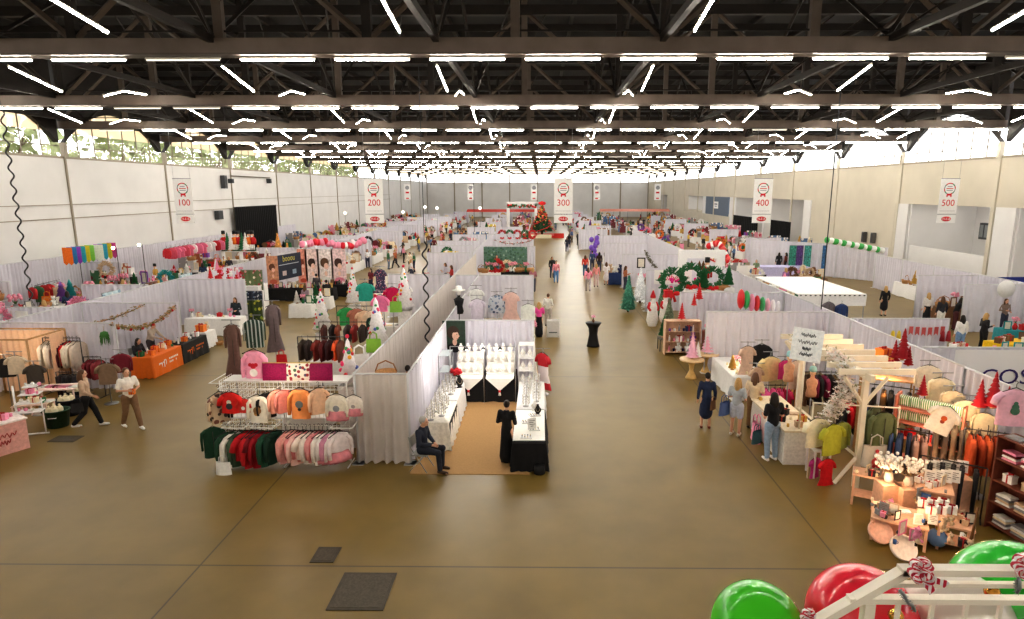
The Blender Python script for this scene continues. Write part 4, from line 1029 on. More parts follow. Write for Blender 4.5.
def on_stand(kind, px, py, Y, c, cn, where, s=1., rz=0., pat=None):
    p = PY(px, py, Y); use(('ts', round(p[2], 1)), lambda: tstand(round(p[2], 1) + .04), 'steel T-shaped stand holding the %s %s' % (cn, {'robe': 'coat', 'coat': 'coat', 'dress': 'dress', 'tee': 'shirt', 'sweater': 'top', 'kid': 'shirt'}[kind]), 'garment stand', (p[0], p[1], 0))
    hang(kind, (p[0], p[1], round(p[2], 1)), c, cn, where, rz, s, pat)
on_stand('robe', 231, 322, 15.9, (104, 78, 70), 'brown', 'above the left end of wire rack', .98, .35)
on_stand('robe', 272, 302, 20.5, (112, 98, 100), 'grey', 'on a tall stand behind the rack', 1.15, .5)
on_stand('coat', 253, 316, 20.0, (40, 66, 56), 'green plaid', 'on a stand left of the grey coat', 1.1, .2, stripes((34, 62, 52), (190, 196, 190), 0, 9, duty=.35, diag=.6))
small('tote', (-8.3, 19.2, 1.5), 'red', 'hung beside the green plaid coat', 0, .9)
# inner racks of dark tops
for (px0, px1, py, Y, L, lab, its) in (
    (298, 345, 337, 18.6, 1.5, 'behind the pink pouches', [('sweater', (66, 52, 44), 'dark brown'), ('sweater', (50, 38, 36), 'black brown'), ('tee', (120, 40, 30), 'rust'), ('sweater', (96, 30, 32), 'maroon'), ('sweater', (60, 30, 34), 'dark maroon'), ('tee', (230, 96, 50), 'orange'), ('sweater', (110, 60, 46), 'brown')]),
    (325, 360, 322, 21.5, 1.7, 'in the middle of the booth', [('sweater', (90, 50, 44), 'brown'), ('sweater', (52, 44, 46), 'charcoal'), ('tee', (140, 70, 50), 'rust'), ('sweater', (70, 60, 58), 'grey brown'), ('tee', (150, 50, 48), 'brick red'), ('sweater', (60, 46, 42), 'dark brown')])):
    p = PY((px0 + px1) / 2, py, Y); rack((p[0], Y, 0), L, round(p[2] * 1.0, 2), lab + " in the children's booth"); fill_rack((p[0], Y), L, round(p[2], 2), .0, its, 'on the rack ' + lab, 'dark tops on inner racks')
hang('robe', PY(370, 316, 20.8), (30, 58, 54), 'dark green', 'hanging by the corridor curtain', .6, .7)
# white trees strewn with coloured baubles
TREEW = dots((246, 242, 244), [(226, 60, 110), (70, 150, 90), (240, 170, 40), (90, 110, 190), (206, 40, 50)], 7.5, .34)
def bauble_tree(h):
    root = empty('white_bauble_tree'); MB().tube([(0, 0, 0), (0, 0, h * .2)], .03, WHITE, 6).lathe([(.16, 0), (.16, .02), (.03, .03)], WHITE, n=10).build('stand', root)
    b = MB(); pr = [(.02, h * .1)]
    for i in range(6): z = h * (.1 + .14 * i); q = h * .23 * (1 - i / 6.6); pr += [(q, z), (q * .7, z + h * .12)]
    pr.append((.001, h)); b.lathe(pr, C(246, 242, 244, .8), n=16, wob=.1, wn=8); b.build('branches', root)
    rr = random.Random(int(h * 10)); pal = [(226, 60, 110), (70, 150, 90), (240, 170, 40), (90, 110, 190), (206, 40, 50)]
    for i in range(26):
        a = rr.uniform(0, 6.28); t = rr.uniform(.05, .92); q = h * .22 * (1 - t); MB().ell((q * math.cos(a), q * math.sin(a), h * (.12 + .84 * t)), .06, C(*pal[i % 5], .35, noise=0), 7, 5).build('bauble', root)
    b = MB(); b.ell((0, 0, h + .05), (.06, .03, .06), C(220, 50, 80), 6, 4, smooth=False); b.build('topper', root)
    return root
def plinth(p, h, w, lab):
    o = MB().box((0, 0, h / 2), (w, w, h), C(232, 228, 226)).box((0, 0, h - .02), (w + .04, w + .04, .04), WHITE).build('plinth', None, (p[0], p[1], 0)); reg(o, lab, 'plinth')
for px, pyt, pyb, Y, d in ((350, 338, 384, 16.3, 'behind the right pouch'), (378, 296, 352, 20.5, 'against the corridor curtain'), (405, 268, 310, 25.5, 'by the corridor curtain, far'), (323, 292, 332, 27.5, 'beside the aisle'), (354, 270, 305, 30.5, 'behind the teal shirt')):
    t, bt = PY(px, pyt, Y), PY(px, pyb, Y); h = t[2] - bt[2]; zb = max(.0, bt[2])
    if zb > .3: plinth(bt, zb, .5, 'white plinth under the bauble tree %s' % d)
    use(('btree', round(h, 1)), lambda: bauble_tree(round(h, 1)), 'white tree with coloured baubles %s' % d, 'christmas tree', (bt[0], bt[1], zb))
def sack(px, pyb, pyt, Y, c, cn, where):
    p = PY(px, pyb, Y); t = PY(px, pyt, Y); s = (t[2] - p[2]) / .52
    small('tote', (p[0], p[1], p[2]), cn, where, R.uniform(-.5, .5), s, c)
sack(374, 352, 332, 19., (140, 190, 70), 'lime green', 'near the corridor curtain'); sack(360, 372, 345, 17., (244, 242, 240), 'white', 'on the inner counter'); sack(396, 312, 296, 24., (140, 190, 80), 'lime green', 'beside the far bauble tree')
for x0, y0, L, d in ((-6.9, 17.6, 1.2, 'behind the wire rack'), (-5.6, 19.4, 1.2, 'beside the corridor curtain'), (-7.6, 22., 1.4, 'beside the aisle'), (-5.9, 24.3, 2.2, 'at the middle of the booth'), (-6.3, 27.8, 2.4, 'at the far end of the booth')):
    table((x0, y0, 0), L, .8, "%s of children's clothes" % d, WHITE, 'white', .9)
    for i in range(int(L / .22)):
        k = R.choice(['folded', 'folded', 'hat', 'plush', 'gift_box', 'tote']); cn = R.choice(['white', 'pink', 'beige', 'grey', 'red', 'cream'])
        small(k, (x0 - L / 2 + .15 + i * .22, y0 + R.uniform(-.2, .2), .915), cn, "on the white table %s" % d, R.uniform(-.4, .4), .9)
# hanging tops further along this booth
on_stand('tee', 365, 281, 27., (52, 168, 150), 'teal', 'on a stand above the booth', 1.3)
on_stand('tee', 392, 284, 27., (206, 30, 90), 'magenta', 'on a stand near the corridor', 1.25)
on_stand('dress', 380, 268, 30., (70, 58, 92), 'navy floral', 'on a tall stand', 1.15, 0, dots((58, 52, 84), [(220, 190, 200), (190, 110, 130)], 12, .3))
on_stand('kid', 380, 292, 25., (240, 130, 176), 'pink', 'below the magenta shirt', 1.5)
for px, py, c, cn in ((346, 305, (60, 160, 90), 'green'), (356, 306, (180, 120, 100), 'brown patterned'), (364, 308, (236, 200, 170), 'peach'), (372, 308, (240, 214, 190), 'cream')):
    hang('tee', PY(px, py, 25.5), c, cn, 'on the low rail beside the bauble trees', .3, 1.2)
rack((PY(360, 306, 25.5)[0], 25.5, 0), 2.0, round(PY(360, 306, 25.5)[2], 2), "low rail beside the bauble trees")
point((-6.5, 14.3, 2.5), 14, (1, .8, .6)); point((-6.5, 16.6, 2.9), 14, (1, .85, .7))
# ================================================================ PERGOLA BOOTH AND THE SHOPPERS RIGHT OF THE AISLE
CRW = C(236, 226, 206, .55, noise=.06, scale=4)
def pergola():
    root = empty('garden_pergola', (7.57, 13.89, 0)); D_, Ht = 3.5, 2.76
    for y in (0, D_):
        p = MB().box((0, y, Ht / 2), (.12, .12, Ht), CRW).build('post', root)
        b = MB()
        for sx in (-1, 1): b.tube([(sx * .04, y, Ht - .65), (sx * .5, y, Ht - .02)], .05, CRW, 4, smooth=False)
        b.tube([(-.04, y, .75), (-.5, y, .1)], .055, CRW, 4, smooth=False); b.build('brace', p)
    MB().box((0, D_ / 2, Ht + .02), (.1, D_ + .6, .16), CRW).build('ridge_beam', root)
    for i in range(7): MB().box((.22, -.02 + i * .585, Ht + .12), (1.75, .08, .13), CRW).build('rafter', root)
    b = MB(); b.tube([(0, 0, .75), (0, D_, .75)], .045, CRW, 4, smooth=False); b.build('side_rail', root)
    reg(root, 'cream wooden garden pergola framing the clothing booth', 'pergola')
pergola()
FLW = [C(250, 248, 246, .8, noise=.05, trans=.35), C(248, 244, 240, .8, trans=.35), C(246, 226, 218, .8, trans=.35), C(240, 232, 226, .8, trans=.35)]
def garland(pts, n, rad, label, cols, leaf=(150, 150, 120), sz=.06, rs=3):
    rr = random.Random(rs); root = empty('flower_garland', pts[0]); o0 = Vector(pts[0]); P_ = [Vector(p) - o0 for p in pts]
    st = MB(); st.tube(P_, .02, C(120, 100, 80), 5); st.build('branch', root)
    for ci, cm in enumerate(cols):
        b = MB()
        for i in range(n // len(cols)):
            t = rr.uniform(0, len(P_) - 1.001); k = int(t); c = P_[k].lerp(P_[k + 1], t - k) + Vector((rr.gauss(0, rad), rr.gauss(0, rad), rr.gauss(0, rad * .8)))
            for q in range(5):
                a = q * 1.257 + rr.uniform(0, 1); e = Euler((rr.uniform(-.5, .5), rr.uniform(-.5, .5), a)).to_matrix(); s = sz * rr.uniform(.7, 1.2)
                b.add([c, c + e @ Vector((s * .55, -s * .4, s * .15)), c + e @ Vector((s * 1.1, 0, s * .3)), c + e @ Vector((s * .55, s * .4, s * .15))], [(0, 1, 2, 3)], cm)
        b.build('blossoms', root)
    b = MB()
    for i in range(n // 2):
        t = rr.uniform(0, len(P_) - 1.001); k = int(t); c = P_[k].lerp(P_[k + 1], t - k) + Vector((rr.gauss(0, rad), rr.gauss(0, rad), rr.gauss(0, rad))); e = Euler((rr.uniform(0, 6), rr.uniform(0, 6), rr.uniform(0, 6))).to_matrix(); s = sz * 1.1
        b.add([c, c + e @ Vector((s * .6, -s * .25, 0)), c + e @ Vector((s * 1.3, 0, 0)), c + e @ Vector((s * .6, s * .25, 0))], [(0, 1, 2, 3)], C(*leaf))
    b.build('leaves', root)
    return reg(root, label, 'garland')
garland([(7.35, 15.2, 2.97), (7.25, 14.4, 2.85), (7.2, 13.9, 2.4), (7.05, 14.1, 2.0), (6.95, 14.3, 1.65)], 520, .1, 'long white and blush flower garland draped over the pergola', FLW, sz=.07)
garland([(7.1, 17.0, 2.9), (7.2, 16.4, 2.95), (7.1, 15.8, 2.9)], 160, .1, 'white blossom spray at the far corner of the pergola', FLW, sz=.07, rs=6)
# hand lettered sign
p = PY(807, 345, 15.1)
root = empty('hanging_sign', p); MB().box((0, 0, 0), (.72, .03, .82), C(246, 250, 252, .6), ry=0).build('board', root)
b = MB(); 
for j, (w_, z) in enumerate(((.34, .24), (.44, .06), (.2, -.1), (.3, -.24))):
    n = 26; b.tube([(-w_ / 2 + w_ * i / n, -.022, z + .045 * math.sin(i * 1.7 + j) + .015 * math.sin(i * .6)) for i in range(n + 1)], .009, C(96, 100, 108), 4)
b.build('handwriting', root); root.rotation_euler = (-.3, .12, -.25); reg(root, 'pale blue hand-lettered sign above the pergola corner', 'sign')
o = MB().tube([(p[0], 15.15, .97), (p[0], 15.15, p[2] - .4)], .025, CRW, 6).build('sign_pole'); reg(o, 'cream pole carrying the hand-lettered sign', 'pole')
# white counter with goods
root = empty('sales_counter', (6.72, 16.4, 0)); MB().box((0, 0, .46), (.82, 2.6, .92), C(238, 234, 226)).build('body', root); MB().box((0, 0, .94), (.94, 2.75, .05), C(236, 222, 196)).build('worktop', root)
b = MB(); 
for y in (-.65, .65): b.box((-.415, y, .46), (.015, 1.2, .78), C(226, 220, 212))
b.build('front_panel', root); reg(root, 'white counter with cream top beside the pergola', 'counter')
for i in range(14):
    k = R.choice(['candle', 'gift_box', 'ornament', 'folded', 'mug']); small(k, (6.45 + .27 * (i % 3), 15.25 + (i // 3) * .52 + R.uniform(-.1, .1), .965), R.choice(['beige', 'white', 'gold', 'black', 'cream']), 'on the white counter by the pergola', R.uniform(-1, 1), .8)
small('tote', (6.15, 16.7, .0), 'pink', 'leaning on the white counter', PI / 2, 1.5)
use(('st', 1), lambda: simple_table(.42, .5, .72, WHITE), 'small white side table under the hanging baskets', 'side table', (6.95, 14.55, 0))
small('basket', (6.95, 14.6, .72), 'white', 'on the small white side table'); small('wreath', (7.0, 14.5, .74), 'green', 'on the small white side table', 0, .5)
# clothes hung on the pergola front and side
GPR = 'clothes on the pergola'
for px, py, Y, k, c, cn, s, rz in ((818, 414, 14.3, 'tee', (244, 234, 206), 'cream', 1.15, .3), (834, 420, 14.1, 'tee', (176, 176, 60), 'lime green', 1.2, .4), (842, 418, 14.25, 'sweater', (150, 156, 74), 'olive', 1.1, .5),
    (816, 455, 14.4, 'dress', (206, 70, 150), 'magenta', .72, .5), (828, 456, 14.0, 'dress', (206, 30, 40), 'red', .82, .2), (884, 408, 13.85, 'coat', (98, 106, 70), 'olive green', 1.15, .2), (875, 402, 14.5, 'coat', (80, 88, 60), 'dark olive', 1.15, .7)):
    hang(k, PY(px, py, Y), c, cn, 'on the front rail of the pergola', rz, s)
o = small('tote', (7.85, 13.72, .62), 'grey', 'with a red gnome hanging on the pergola', .0, 1.55, (190, 186, 176))
b = MB()
for (dx, dz, r_, c) in ((0, .1, .07, (206, 90, 90)), (0, .2, .045, (236, 190, 180)), (0, .27, .03, (206, 70, 80)), (-.03, .03, .03, (190, 60, 70)), (.03, .03, .03, (190, 60, 70))):
    b.add([(dx + r_ * math.cos(2 * PI * k / 12), -.075, dz + r_ * math.sin(2 * PI * k / 12)) for k in range(12)], [tuple(range(12))], C(*c))
b.build('printed_gnome', o)
o = MB().tube([(6.6, 14.35, 1.95), (8.6, 14.15, 1.9)], .02, CRW, 6).tube([(6.62, 14.35, 0), (6.62, 14.35, 1.95)], .02, CRW, 6).tube([(8.58, 14.15, 0), (8.58, 14.15, 1.95)], .02, CRW, 6).build('garment_rail'); reg(o, 'cream garment rail across the pergola front', 'clothing rack')
# racks under the pergola
def rail_row(px0, px1, py, Y, its, lab, s=1., group=None):
    a, c = PY(px0, py, Y), PY(px1, py, Y); L = round(c[0] - a[0], 1); h = round(a[2], 2)
    rack(((a[0] + c[0]) / 2, Y, 0), L, h, lab); fill_rack(((a[0] + c[0]) / 2, Y), L, h, 0, its, 'on the ' + lab, group, s)
mix = lambda cs: cs
rail_row(762, 800, 385, 18.6, [('sweater', (226, 90, 150), 'pink'), ('sweater', (232, 100, 156), 'bright pink'), ('sweater', (206, 60, 110), 'raspberry'), ('tee', (196, 50, 90), 'rose red'), ('tee', (236, 196, 120), 'straw')], 'rail of pink tops by the counter')
rail_row(800, 845, 372, 18.2, [('coat', (96, 66, 44), 'brown'), ('coat', (70, 50, 40), 'dark brown'), ('sweater', (128, 34, 70), 'plum'), ('coat', (44, 40, 42), 'black'), ('sweater', (140, 40, 80), 'berry'), ('coat', (40, 36, 36), 'black'), ('coat', (110, 84, 50), 'tan'), ('coat', (34, 32, 34), 'black')], 'rail of dark coats under the pergola')
rail_row(838, 872, 400, 16.6, [('coat', (36, 34, 36), 'black'), ('sweater', (206, 34, 46), 'red'), ('sweater', (190, 30, 44), 'scarlet'), ('coat', (40, 38, 40), 'charcoal'), ('vest', (60, 80, 120), 'denim blue')], 'rail of red and black tops behind the post')
# mannequins / pale clothes at the back left of the booth
def on_pole(kind, px, py, Y, c, cn, where, s=1., rz=0., pat=None):
    p = PY(px, py, Y); z = round(p[2], 1)
    use(('ts', z), lambda: tstand(z + .04), 'slim stand of the %s garment %s' % (cn, where), 'garment stand', (p[0], p[1], 0)); return hang(kind, (p[0], p[1], z), c, cn, where, rz, s, pat)
for a in (('dress', 748, 343, 20.5, (214, 184, 164), 'blush beige', 'at the booth corner by the curtain', 1.15, .2), ('sweater', 762, 342, 20.8, (26, 26, 30), 'black', 'beside the blush dress', 1.25, 0.), ('tee', 771, 354, 19.6, (238, 214, 160), 'cream printed', 'beside the black top', 1.3, .2), ('dress', 757, 365, 19.3, (206, 176, 150), 'tan', 'behind the shopper in tan', 1.0, .3), ('vest', 785, 358, 19.4, (212, 60, 120), 'magenta', 'below the flower garland', 1.0, .4), ('dress', 797, 357, 18.6, (216, 190, 170), 'sand', 'below the hand-lettered sign', .9, .1)): on_pole(*a)
def hat_on(px, py, Y, c, cn, where, s=1.3): p = PY(px, py, Y); small('hat', p, cn, where, 0, s, c)
def bust_form(c2, c3):
    root = empty('mannequin_bust'); MB().tube([(0, 0, 0), (0, 0, 1.2)], .02, STEEL, 6).lathe([(.2, 0), (.2, .015), (.03, .04)], WOOD, n=12).build('stand', root)
    b = MB(); b.lathe([(.15, 1.0), (.16, 1.1), (.13, 1.25), (.165, 1.42), (.15, 1.5), (.06, 1.56), (.055, 1.63)], C(*c2), n=18, sy=.7); b.build('torso', root); MB().ell((0, 0, 1.74), (.085, .1, .12), C(232, 190, 160), 14, 10).build('head', root); b = MB(); b.lathe([(.1, 1.76), (.105, 1.82), (.08, 1.9), (.001, 1.94)], C(*c3), n=14); b.ell((0, 0, 1.96), .04, WHITE, 8, 6); b.build('knit_hat', root); return root
for i, (px, py, Y) in enumerate(((790, 357, 17.8), (813, 372, 17.4))):
    p = PY(px, py, Y); use(('bf', i), lambda: bust_form((210, 160, 130), (150, 200, 205)), 'mannequin bust with pale blue knit hat, %s' % ('under the sign' if i == 0 else 'under the flower garland'), 'mannequin', (p[0], p[1], p[2] - 1.74))
# white table with gold lights
c = P(724, 385); table((7.1, 21.4, 0), 1.15, 2.6, 'at the left edge of the pergola booth', WHITE, 'white', .8)
for i in range(9): small(R.choice(['candle', 'minitree', 'vase', 'ornament']), (6.75 + .3 * (i % 3), 20.4 + .5 * (i // 3) + R.uniform(0, .3), .815), R.choice(['gold', 'cream', 'white']), 'on the white table left of pergola', 0, .9)
point((7.1, 20.9, 1.5), 22, (1, .75, .4), .08)
# ---- shelves, racks and stands to the right
WDK = C(120, 66, 50, .6, noise=.15); WPK = C(206, 130, 110, .6, noise=.15)
def shelf_unit(L, D, h, n, m):
    root = empty('shelf_unit'); b = MB()
    for s in (-1, 1): b.box((s * L / 2, 0, h / 2), (.03, D, h), m)
    b.box((0, D / 2, h / 2), (L, .015, h), m); b.build('carcass', root)
    for k in range(n): MB().box((0, 0, .12 + (h - .14) * k / (n - 1)), (L - .03, D - .02, .025), m).build('shelf', root)
    return root
# big shelf at the right edge, facing the aisle
SX, SY = 9.86, 11.15
use(('su', 1), lambda: shelf_unit(2.1, .45, 2.05, 5, WDK), 'tall reddish wooden shelf unit at the right edge', 'shelf unit', (SX, SY, 0), -PI / 2 + .2)
ca, sa = math.cos(-PI / 2 + .2), math.sin(-PI / 2 + .2)
for k, (kind, cols_) in enumerate((('folded', ['white', 'grey', 'cream']), ('folded', ['white', 'beige', 'grey']), ('gift_box', ['white', 'beige', 'gold']), ('folded', ['pink', 'white', 'maroon']), ('folded', ['grey', 'white', 'beige']))):
    for i in range(5):
        u = -.82 + i * .41; z = .135 + (2.05 - .14) * k / 4; x, y = SX + u * ca + .03 * sa, SY + u * sa - .03 * ca
        for q in range(4 if kind == 'folded' and k < 4 else 1): small(kind, (x, y, z + q * .052), cols_[(i + q) % 3], 'on the %s shelf of the reddish unit' % ('lowest', 'second', 'middle', 'fourth', 'top')[k], -PI / 2 + .2 + R.uniform(-.1, .1), .9)
def tee_on(px, py, Y, c, cn, where, s, rz, pr=None, ry=0.): o = hang('tee', PY(px, py, Y), c, cn, where, rz, s, ry=ry); (print_on(o, pr) if pr else None); return o
tee_on(1017, 384, 11.9, (238, 186, 206), 'pink', 'with a green tree print above the shelf unit', 1.2, -.2, [(0, .06, .035, (70, 110, 90)), (0, .0, .055, (70, 110, 90)), (0, -.07, .07, (70, 110, 90))])
tee_on(952, 404, 12.9, (240, 230, 214), 'white', 'with an orange gnome print on the centre stand', 1.0, -.4, [(0, .03, .06, (200, 90, 40)), (0, -.05, .045, (150, 60, 40))], .35)
def tree_trio(px, py, Y, s, d, c='red'):
    p = PY(px, py, Y); small('conetree', p, c, d, R.uniform(0, 1), s * .62, (150, 22, 34))
for px, py, Y, s, d in ((902, 360, 15.9, 1.75, 'tallest above the near shelf boxes'), (894, 362, 16.0, 1.25, 'left of the tallest behind shelf'), (908, 366, 15.8, 1.1, 'right of the tallest behind shelf'), (992, 408, 13.4, 1.75, 'tallest at the right shelf top'), (979, 408, 13.5, 1.4, 'left of the right shelf top'), (1006, 412, 13.3, 1.25, 'right of the right shelf top'), (922, 396, 14.4, 1.1, 'before the cream sweater')): tree_trio(px, py, Y, s, d)
# middle wooden unit with green striped boxes and coral shelf
def mid_unit():
    root = empty('shelf_unit'); b = MB()
    for s in (-1, 1): b.box((s * .7, 0, 1.05), (.04, .5, 2.1), WPK)
    b.build('carcass', root)
    for z in (.5, 1.05, 1.45, 1.8): MB().box((0, 0, z), (1.4, .5, .03), WPK).build('shelf', root)
    return root
UX, UY, UR = 9.35, 14.2, -.75
use(('mu', 1), mid_unit, 'coral wooden shelf unit with green striped boxes', 'shelf unit', (UX, UY, 0), UR)
GSTR = stripes((238, 238, 230), (96, 160, 80), 0, 14, duty=.5)
for k, z in enumerate((1.47, 1.82)):
    for i in range(6):
        u = -.55 + i * .22
        for q in range(2): use(('s', 'pillow'), lambda: sm('pillow'), 'green striped cushion on the %s coral shelf' % ('upper' if k else 'lower'), 'cushion', (UX + u * math.cos(UR) + .05 * math.sin(UR), UY + u * math.sin(UR) - .05 * math.cos(UR) + q * .14, z), UR + R.uniform(-.1, .1), .62, cols={'cover': GSTR})
for i in range(7): u = -.55 + i * .18; small(R.choice(['mug', 'candle', 'gift_box']), (UX + u * math.cos(UR), UY + u * math.sin(UR), 1.065), R.choice(['red', 'white', 'pink']), 'on the lit coral shelf', R.uniform(0, 3), .9)
point((UX - .2, UY - .35, 1.35), 5, (1, .45, .3), .06)
# racks of brown and grey coats and light sweaters
def rail_at(x, y, rz, L, h, its, lab, group=None):
    rack((x, y, 0), L, h, lab, rz); fill_rack((x, y), L, h, rz, its, 'on the ' + lab, group)
GRY = [('coat', (112, 100, 88), 'grey brown'), ('coat', (90, 80, 74), 'dark grey'), ('coat', (130, 114, 96), 'taupe'), ('coat', (104, 92, 82), 'grey'), ('coat', (150, 128, 100), 'camel'), ('coat', (84, 74, 66), 'smoky brown')]
rail_at(9.75, 13.75, -.6, 1.1, 1.75, GRY, 'rail of grey coats by the cone trees')
rail_at(10.05, 13.2, -.4, .9, 1.7, [('coat', (166, 72, 36), 'rust'), ('coat', (150, 60, 30), 'dark rust'), ('coat', (176, 82, 44), 'burnt orange'), ('coat', (140, 58, 34), 'russet'), ('sweater', (226, 220, 216), 'white')], 'rail of rust coats at the right')
rail_at(9.3, 15.6, -.5, 1.3, 1.95, [('coat', (44, 38, 36), 'black'), ('coat', (128, 92, 56), 'camel'), ('coat', (36, 34, 36), 'black'), ('coat', (150, 104, 66), 'tan'), ('coat', (50, 44, 42), 'charcoal'), ('coat', (140, 96, 60), 'caramel')], 'rail of camel and black coats')
rail_at(8.6, 13.75, -.5, 1., 1.5, [('vest', (70, 90, 130), 'denim'), ('coat', (60, 76, 110), 'denim blue'), ('pants', (50, 60, 86), 'indigo'), ('coat', (190, 150, 134), 'dusty pink'), ('coat', (180, 142, 128), 'rose beige')], 'rail of denim and pink coats')
rail_at(9.0, 12.7, -.6, 1.2, 1.2, [('pants', (30, 30, 34), 'black'), ('pants', (40, 40, 46), 'charcoal'), ('pants', (34, 34, 38), 'black'), ('pants', (48, 48, 54), 'dark grey'), ('pants', (28, 28, 32), 'black')], 'low rail of black trousers')
for px, py, Y, c, cn, s in ((930, 362, 15.0, (228, 218, 200), 'cream printed', .95), (943, 374, 14.6, (226, 214, 186), 'ivory', .95), (954, 386, 14.2, (220, 204, 174), 'straw', .85), (968, 397, 13.8, (206, 196, 170), 'oatmeal', .85), (986, 408, 13.5, (200, 188, 160), 'sand', .85)):
    on_pole('sweater', px, py, Y, c, cn, 'along the right divider curtain', s, -.4)
for px, py, Y, c in ((883, 358, 16.3, 'orange'), (890, 372, 15.6, 'gold'), (884, 367, 16., 'gold')):
    q = PY(px, py, Y); small('gift_box', q, c, 'on the shelf behind the pergola', .4, 1.4)
b = MB(); q = PY(887, 378, 15.8); b.box((0, 0, 0), (1.3, .5, .04), WOOD)
for x in (-.6, .6):
    for y in (-.2, .2): b.box((x, y, -q[2] / 2), (.04, .04, q[2]), WOOD)
o = b.build('high_shelf', None, q, -.4); reg(o, 'high wooden shelf carrying boxes behind the pergola', 'shelf')
for z, xy, e in ((2.3, (9.0, 15.6), 24), (2.2, (9.5, 13.2), 22), (1.9, (8.2, 12.1), 14), (2.3, (8.6, 16.4), 20)): point((xy[0], xy[1], z), e, (1, .66, .38), .1)
# front display of gifts: low pale-wood tables, crates and trays
PWD = C(226, 180, 150, .6, noise=.1)
for (px, py, L, D, h, d) in ((872, 510, .62, .45, .75, 'pale wooden stand nearest the pergola'), (905, 545, 1.0, .8, .5, 'low pale wooden table with trays'), (938, 528, .7, .6, .8, 'pale wooden table with white cards'), (962, 556, .62, .5, .55, 'pale wooden crate table at the rear')):
    c = P(px, py); c = (c[0], c[1] + .3, 0); use(('lt', L, h), lambda: simple_table(L, D, h, PWD, .04, .025, True), '%s in the gift display' % d, 'side table', c, -.5)
    for i in range(int(L * 14)):
        k = R.choice(['gift_box', 'sign', 'candle', 'frame', 'mug', 'ornament', 'folded']); u, v = R.uniform(-.42, .42) * L, R.uniform(-.4, .4) * D
        small(k, (c[0] + u * math.cos(-.5) - v * math.sin(-.5), c[1] + u * math.sin(-.5) + v * math.cos(-.5), h), R.choice(['white', 'white', 'cream', 'beige', 'black', 'grey']), 'on the ' + d, R.uniform(-1, 1), .62)
def tray_round(r, m):
    root = empty('round_tray'); MB().lathe([(.001, 0), (r, 0), (r, .05), (r - .02, .05), (r - .02, .015), (.001, .015)], m, n=28).build('tray', root); return root
for px, py, r, c_, d in ((880, 532, .24, (236, 190, 170), 'blush'), (903, 548, .25, (240, 226, 214), 'cream'), (896, 502, .25, (176, 150, 120), 'brown')):
    q = P(px, py, .24); use(('rt', r), lambda: tray_round(r, WHITE), 'round %s tray tilted on the gift display' % d, 'tray', q, rx=.8, cols={'tray': C(*c_)})
def bunch(n, h, r, c):
    root = empty('dried_bouquet'); MB().lathe([(.07, 0), (.1, .1), (.07, .24)], C(220, 206, 190), n=12).build('vase', root); rr = random.Random(n); s_ = MB(); f = MB()
    for i in range(n):
        a = rr.uniform(0, 6.28); q = rr.uniform(.05, 1) * r; e = (q * math.cos(a), q * math.sin(a), h * rr.uniform(.7, 1)); s_.tube([(0, 0, .2), (e[0] * .5, e[1] * .5, e[2] * .6), e], .005, C(140, 120, 90), 4); f.ell(e, .04, C(*c), 6, 4)
        for t in range(2): f.ell((e[0] * .8 + rr.gauss(0, .03), e[1] * .8 + rr.gauss(0, .03), e[2] * .86), .03, C(*c), 5, 4)
    s_.build('stems', root); f.build('blossoms', root); return root
for i, (px, py, z, n, h, r, c_, d) in enumerate(((888, 482, .75, 40, .6, .3, (240, 234, 226), 'white'), (908, 486, .75, 44, .62, .32, (238, 232, 222), 'ivory'), (952, 452, .85, 70, .75, .42, (196, 186, 160), 'sage grey'))):
    q = P(px, py, z); use(('bu', i), lambda: bunch(n, h, r, c_), 'bouquet of %s dried flowers in the gift display' % d, 'flower vase', q)
    o = MB().box((0, 0, z / 2), (.4, .4, z), PWD).build('plinth', None, (q[0], q[1], 0)); reg(o, 'pale plinth under the %s dried flowers' % d, 'plinth')
for i in range(46):
    px, py = R.choice([(876, 500), (890, 512), (905, 520), (895, 535), (915, 540), (930, 515), (940, 525), (955, 540), (920, 500), (962, 545)])
    q = P(px + R.uniform(-9, 9), py + R.uniform(-6, 6), .62); small(R.choice(['gift_box', 'ornament', 'candle', 'sign', 'plush', 'frame', 'mug']), (q[0], q[1], .5 + .12 * R.random()), R.choice(['white', 'cream', 'grey', 'black', 'pink', 'blue', 'beige']), 'in the crowded front gift display', R.uniform(-1, 1), R.uniform(.5, .8))
for i in range(9):
    q = P(930 + 8 * (i % 5), 470 + 10 * (i // 5), .9); small('sign', (q[0], q[1], .84), 'white', 'standing upright in the gift display', -.5, .9)
o = MB().box((0, 0, .42), (1.0, .4, .84), PWD).build('plinth', None, (P(946, 474, .9)[0], P(946, 474, .9)[1], 0)); reg(o, 'long pale plinth under the upright white cards', 'plinth')
q = P(943, 508, .85)
for i in range(6): small('gift_box', (q[0] - .3 + .2 * (i % 3), q[1] - .1 + .25 * (i // 3), .8), 'white', 'with black bow on the front table', -.5, .8)
q = P(936, 546, .0); small('ornament', (q[0], q[1], .0), 'blue', 'beside the low table', 0, 2.6, (110, 140, 180)); small('ornament', (P(966, 562)[0], P(966, 562)[1], 0), 'white', 'on the floor behind the railing', 0, 1.6)
q = P(970, 545, .55); b = MB(); b.tube([(0, 0, 0), (.05, 0, .75)], [.03, .012], C(120, 84, 50), 6); o = b.build('wooden_spire', None, (q[0], q[1], .55)); reg(o, 'tall thin wooden spire on the rear crate table', 'ornament')
point((P(880, 520)[0], P(880, 520)[1], .95), 9, (1, .62, .34), .05); point((P(910, 556)[0], P(910, 556)[1], .85), 9, (1, .6, .32), .05); point((P(926, 492)[0], P(926, 492)[1] - .2, .75), 7, (1, .6, .32), .05)
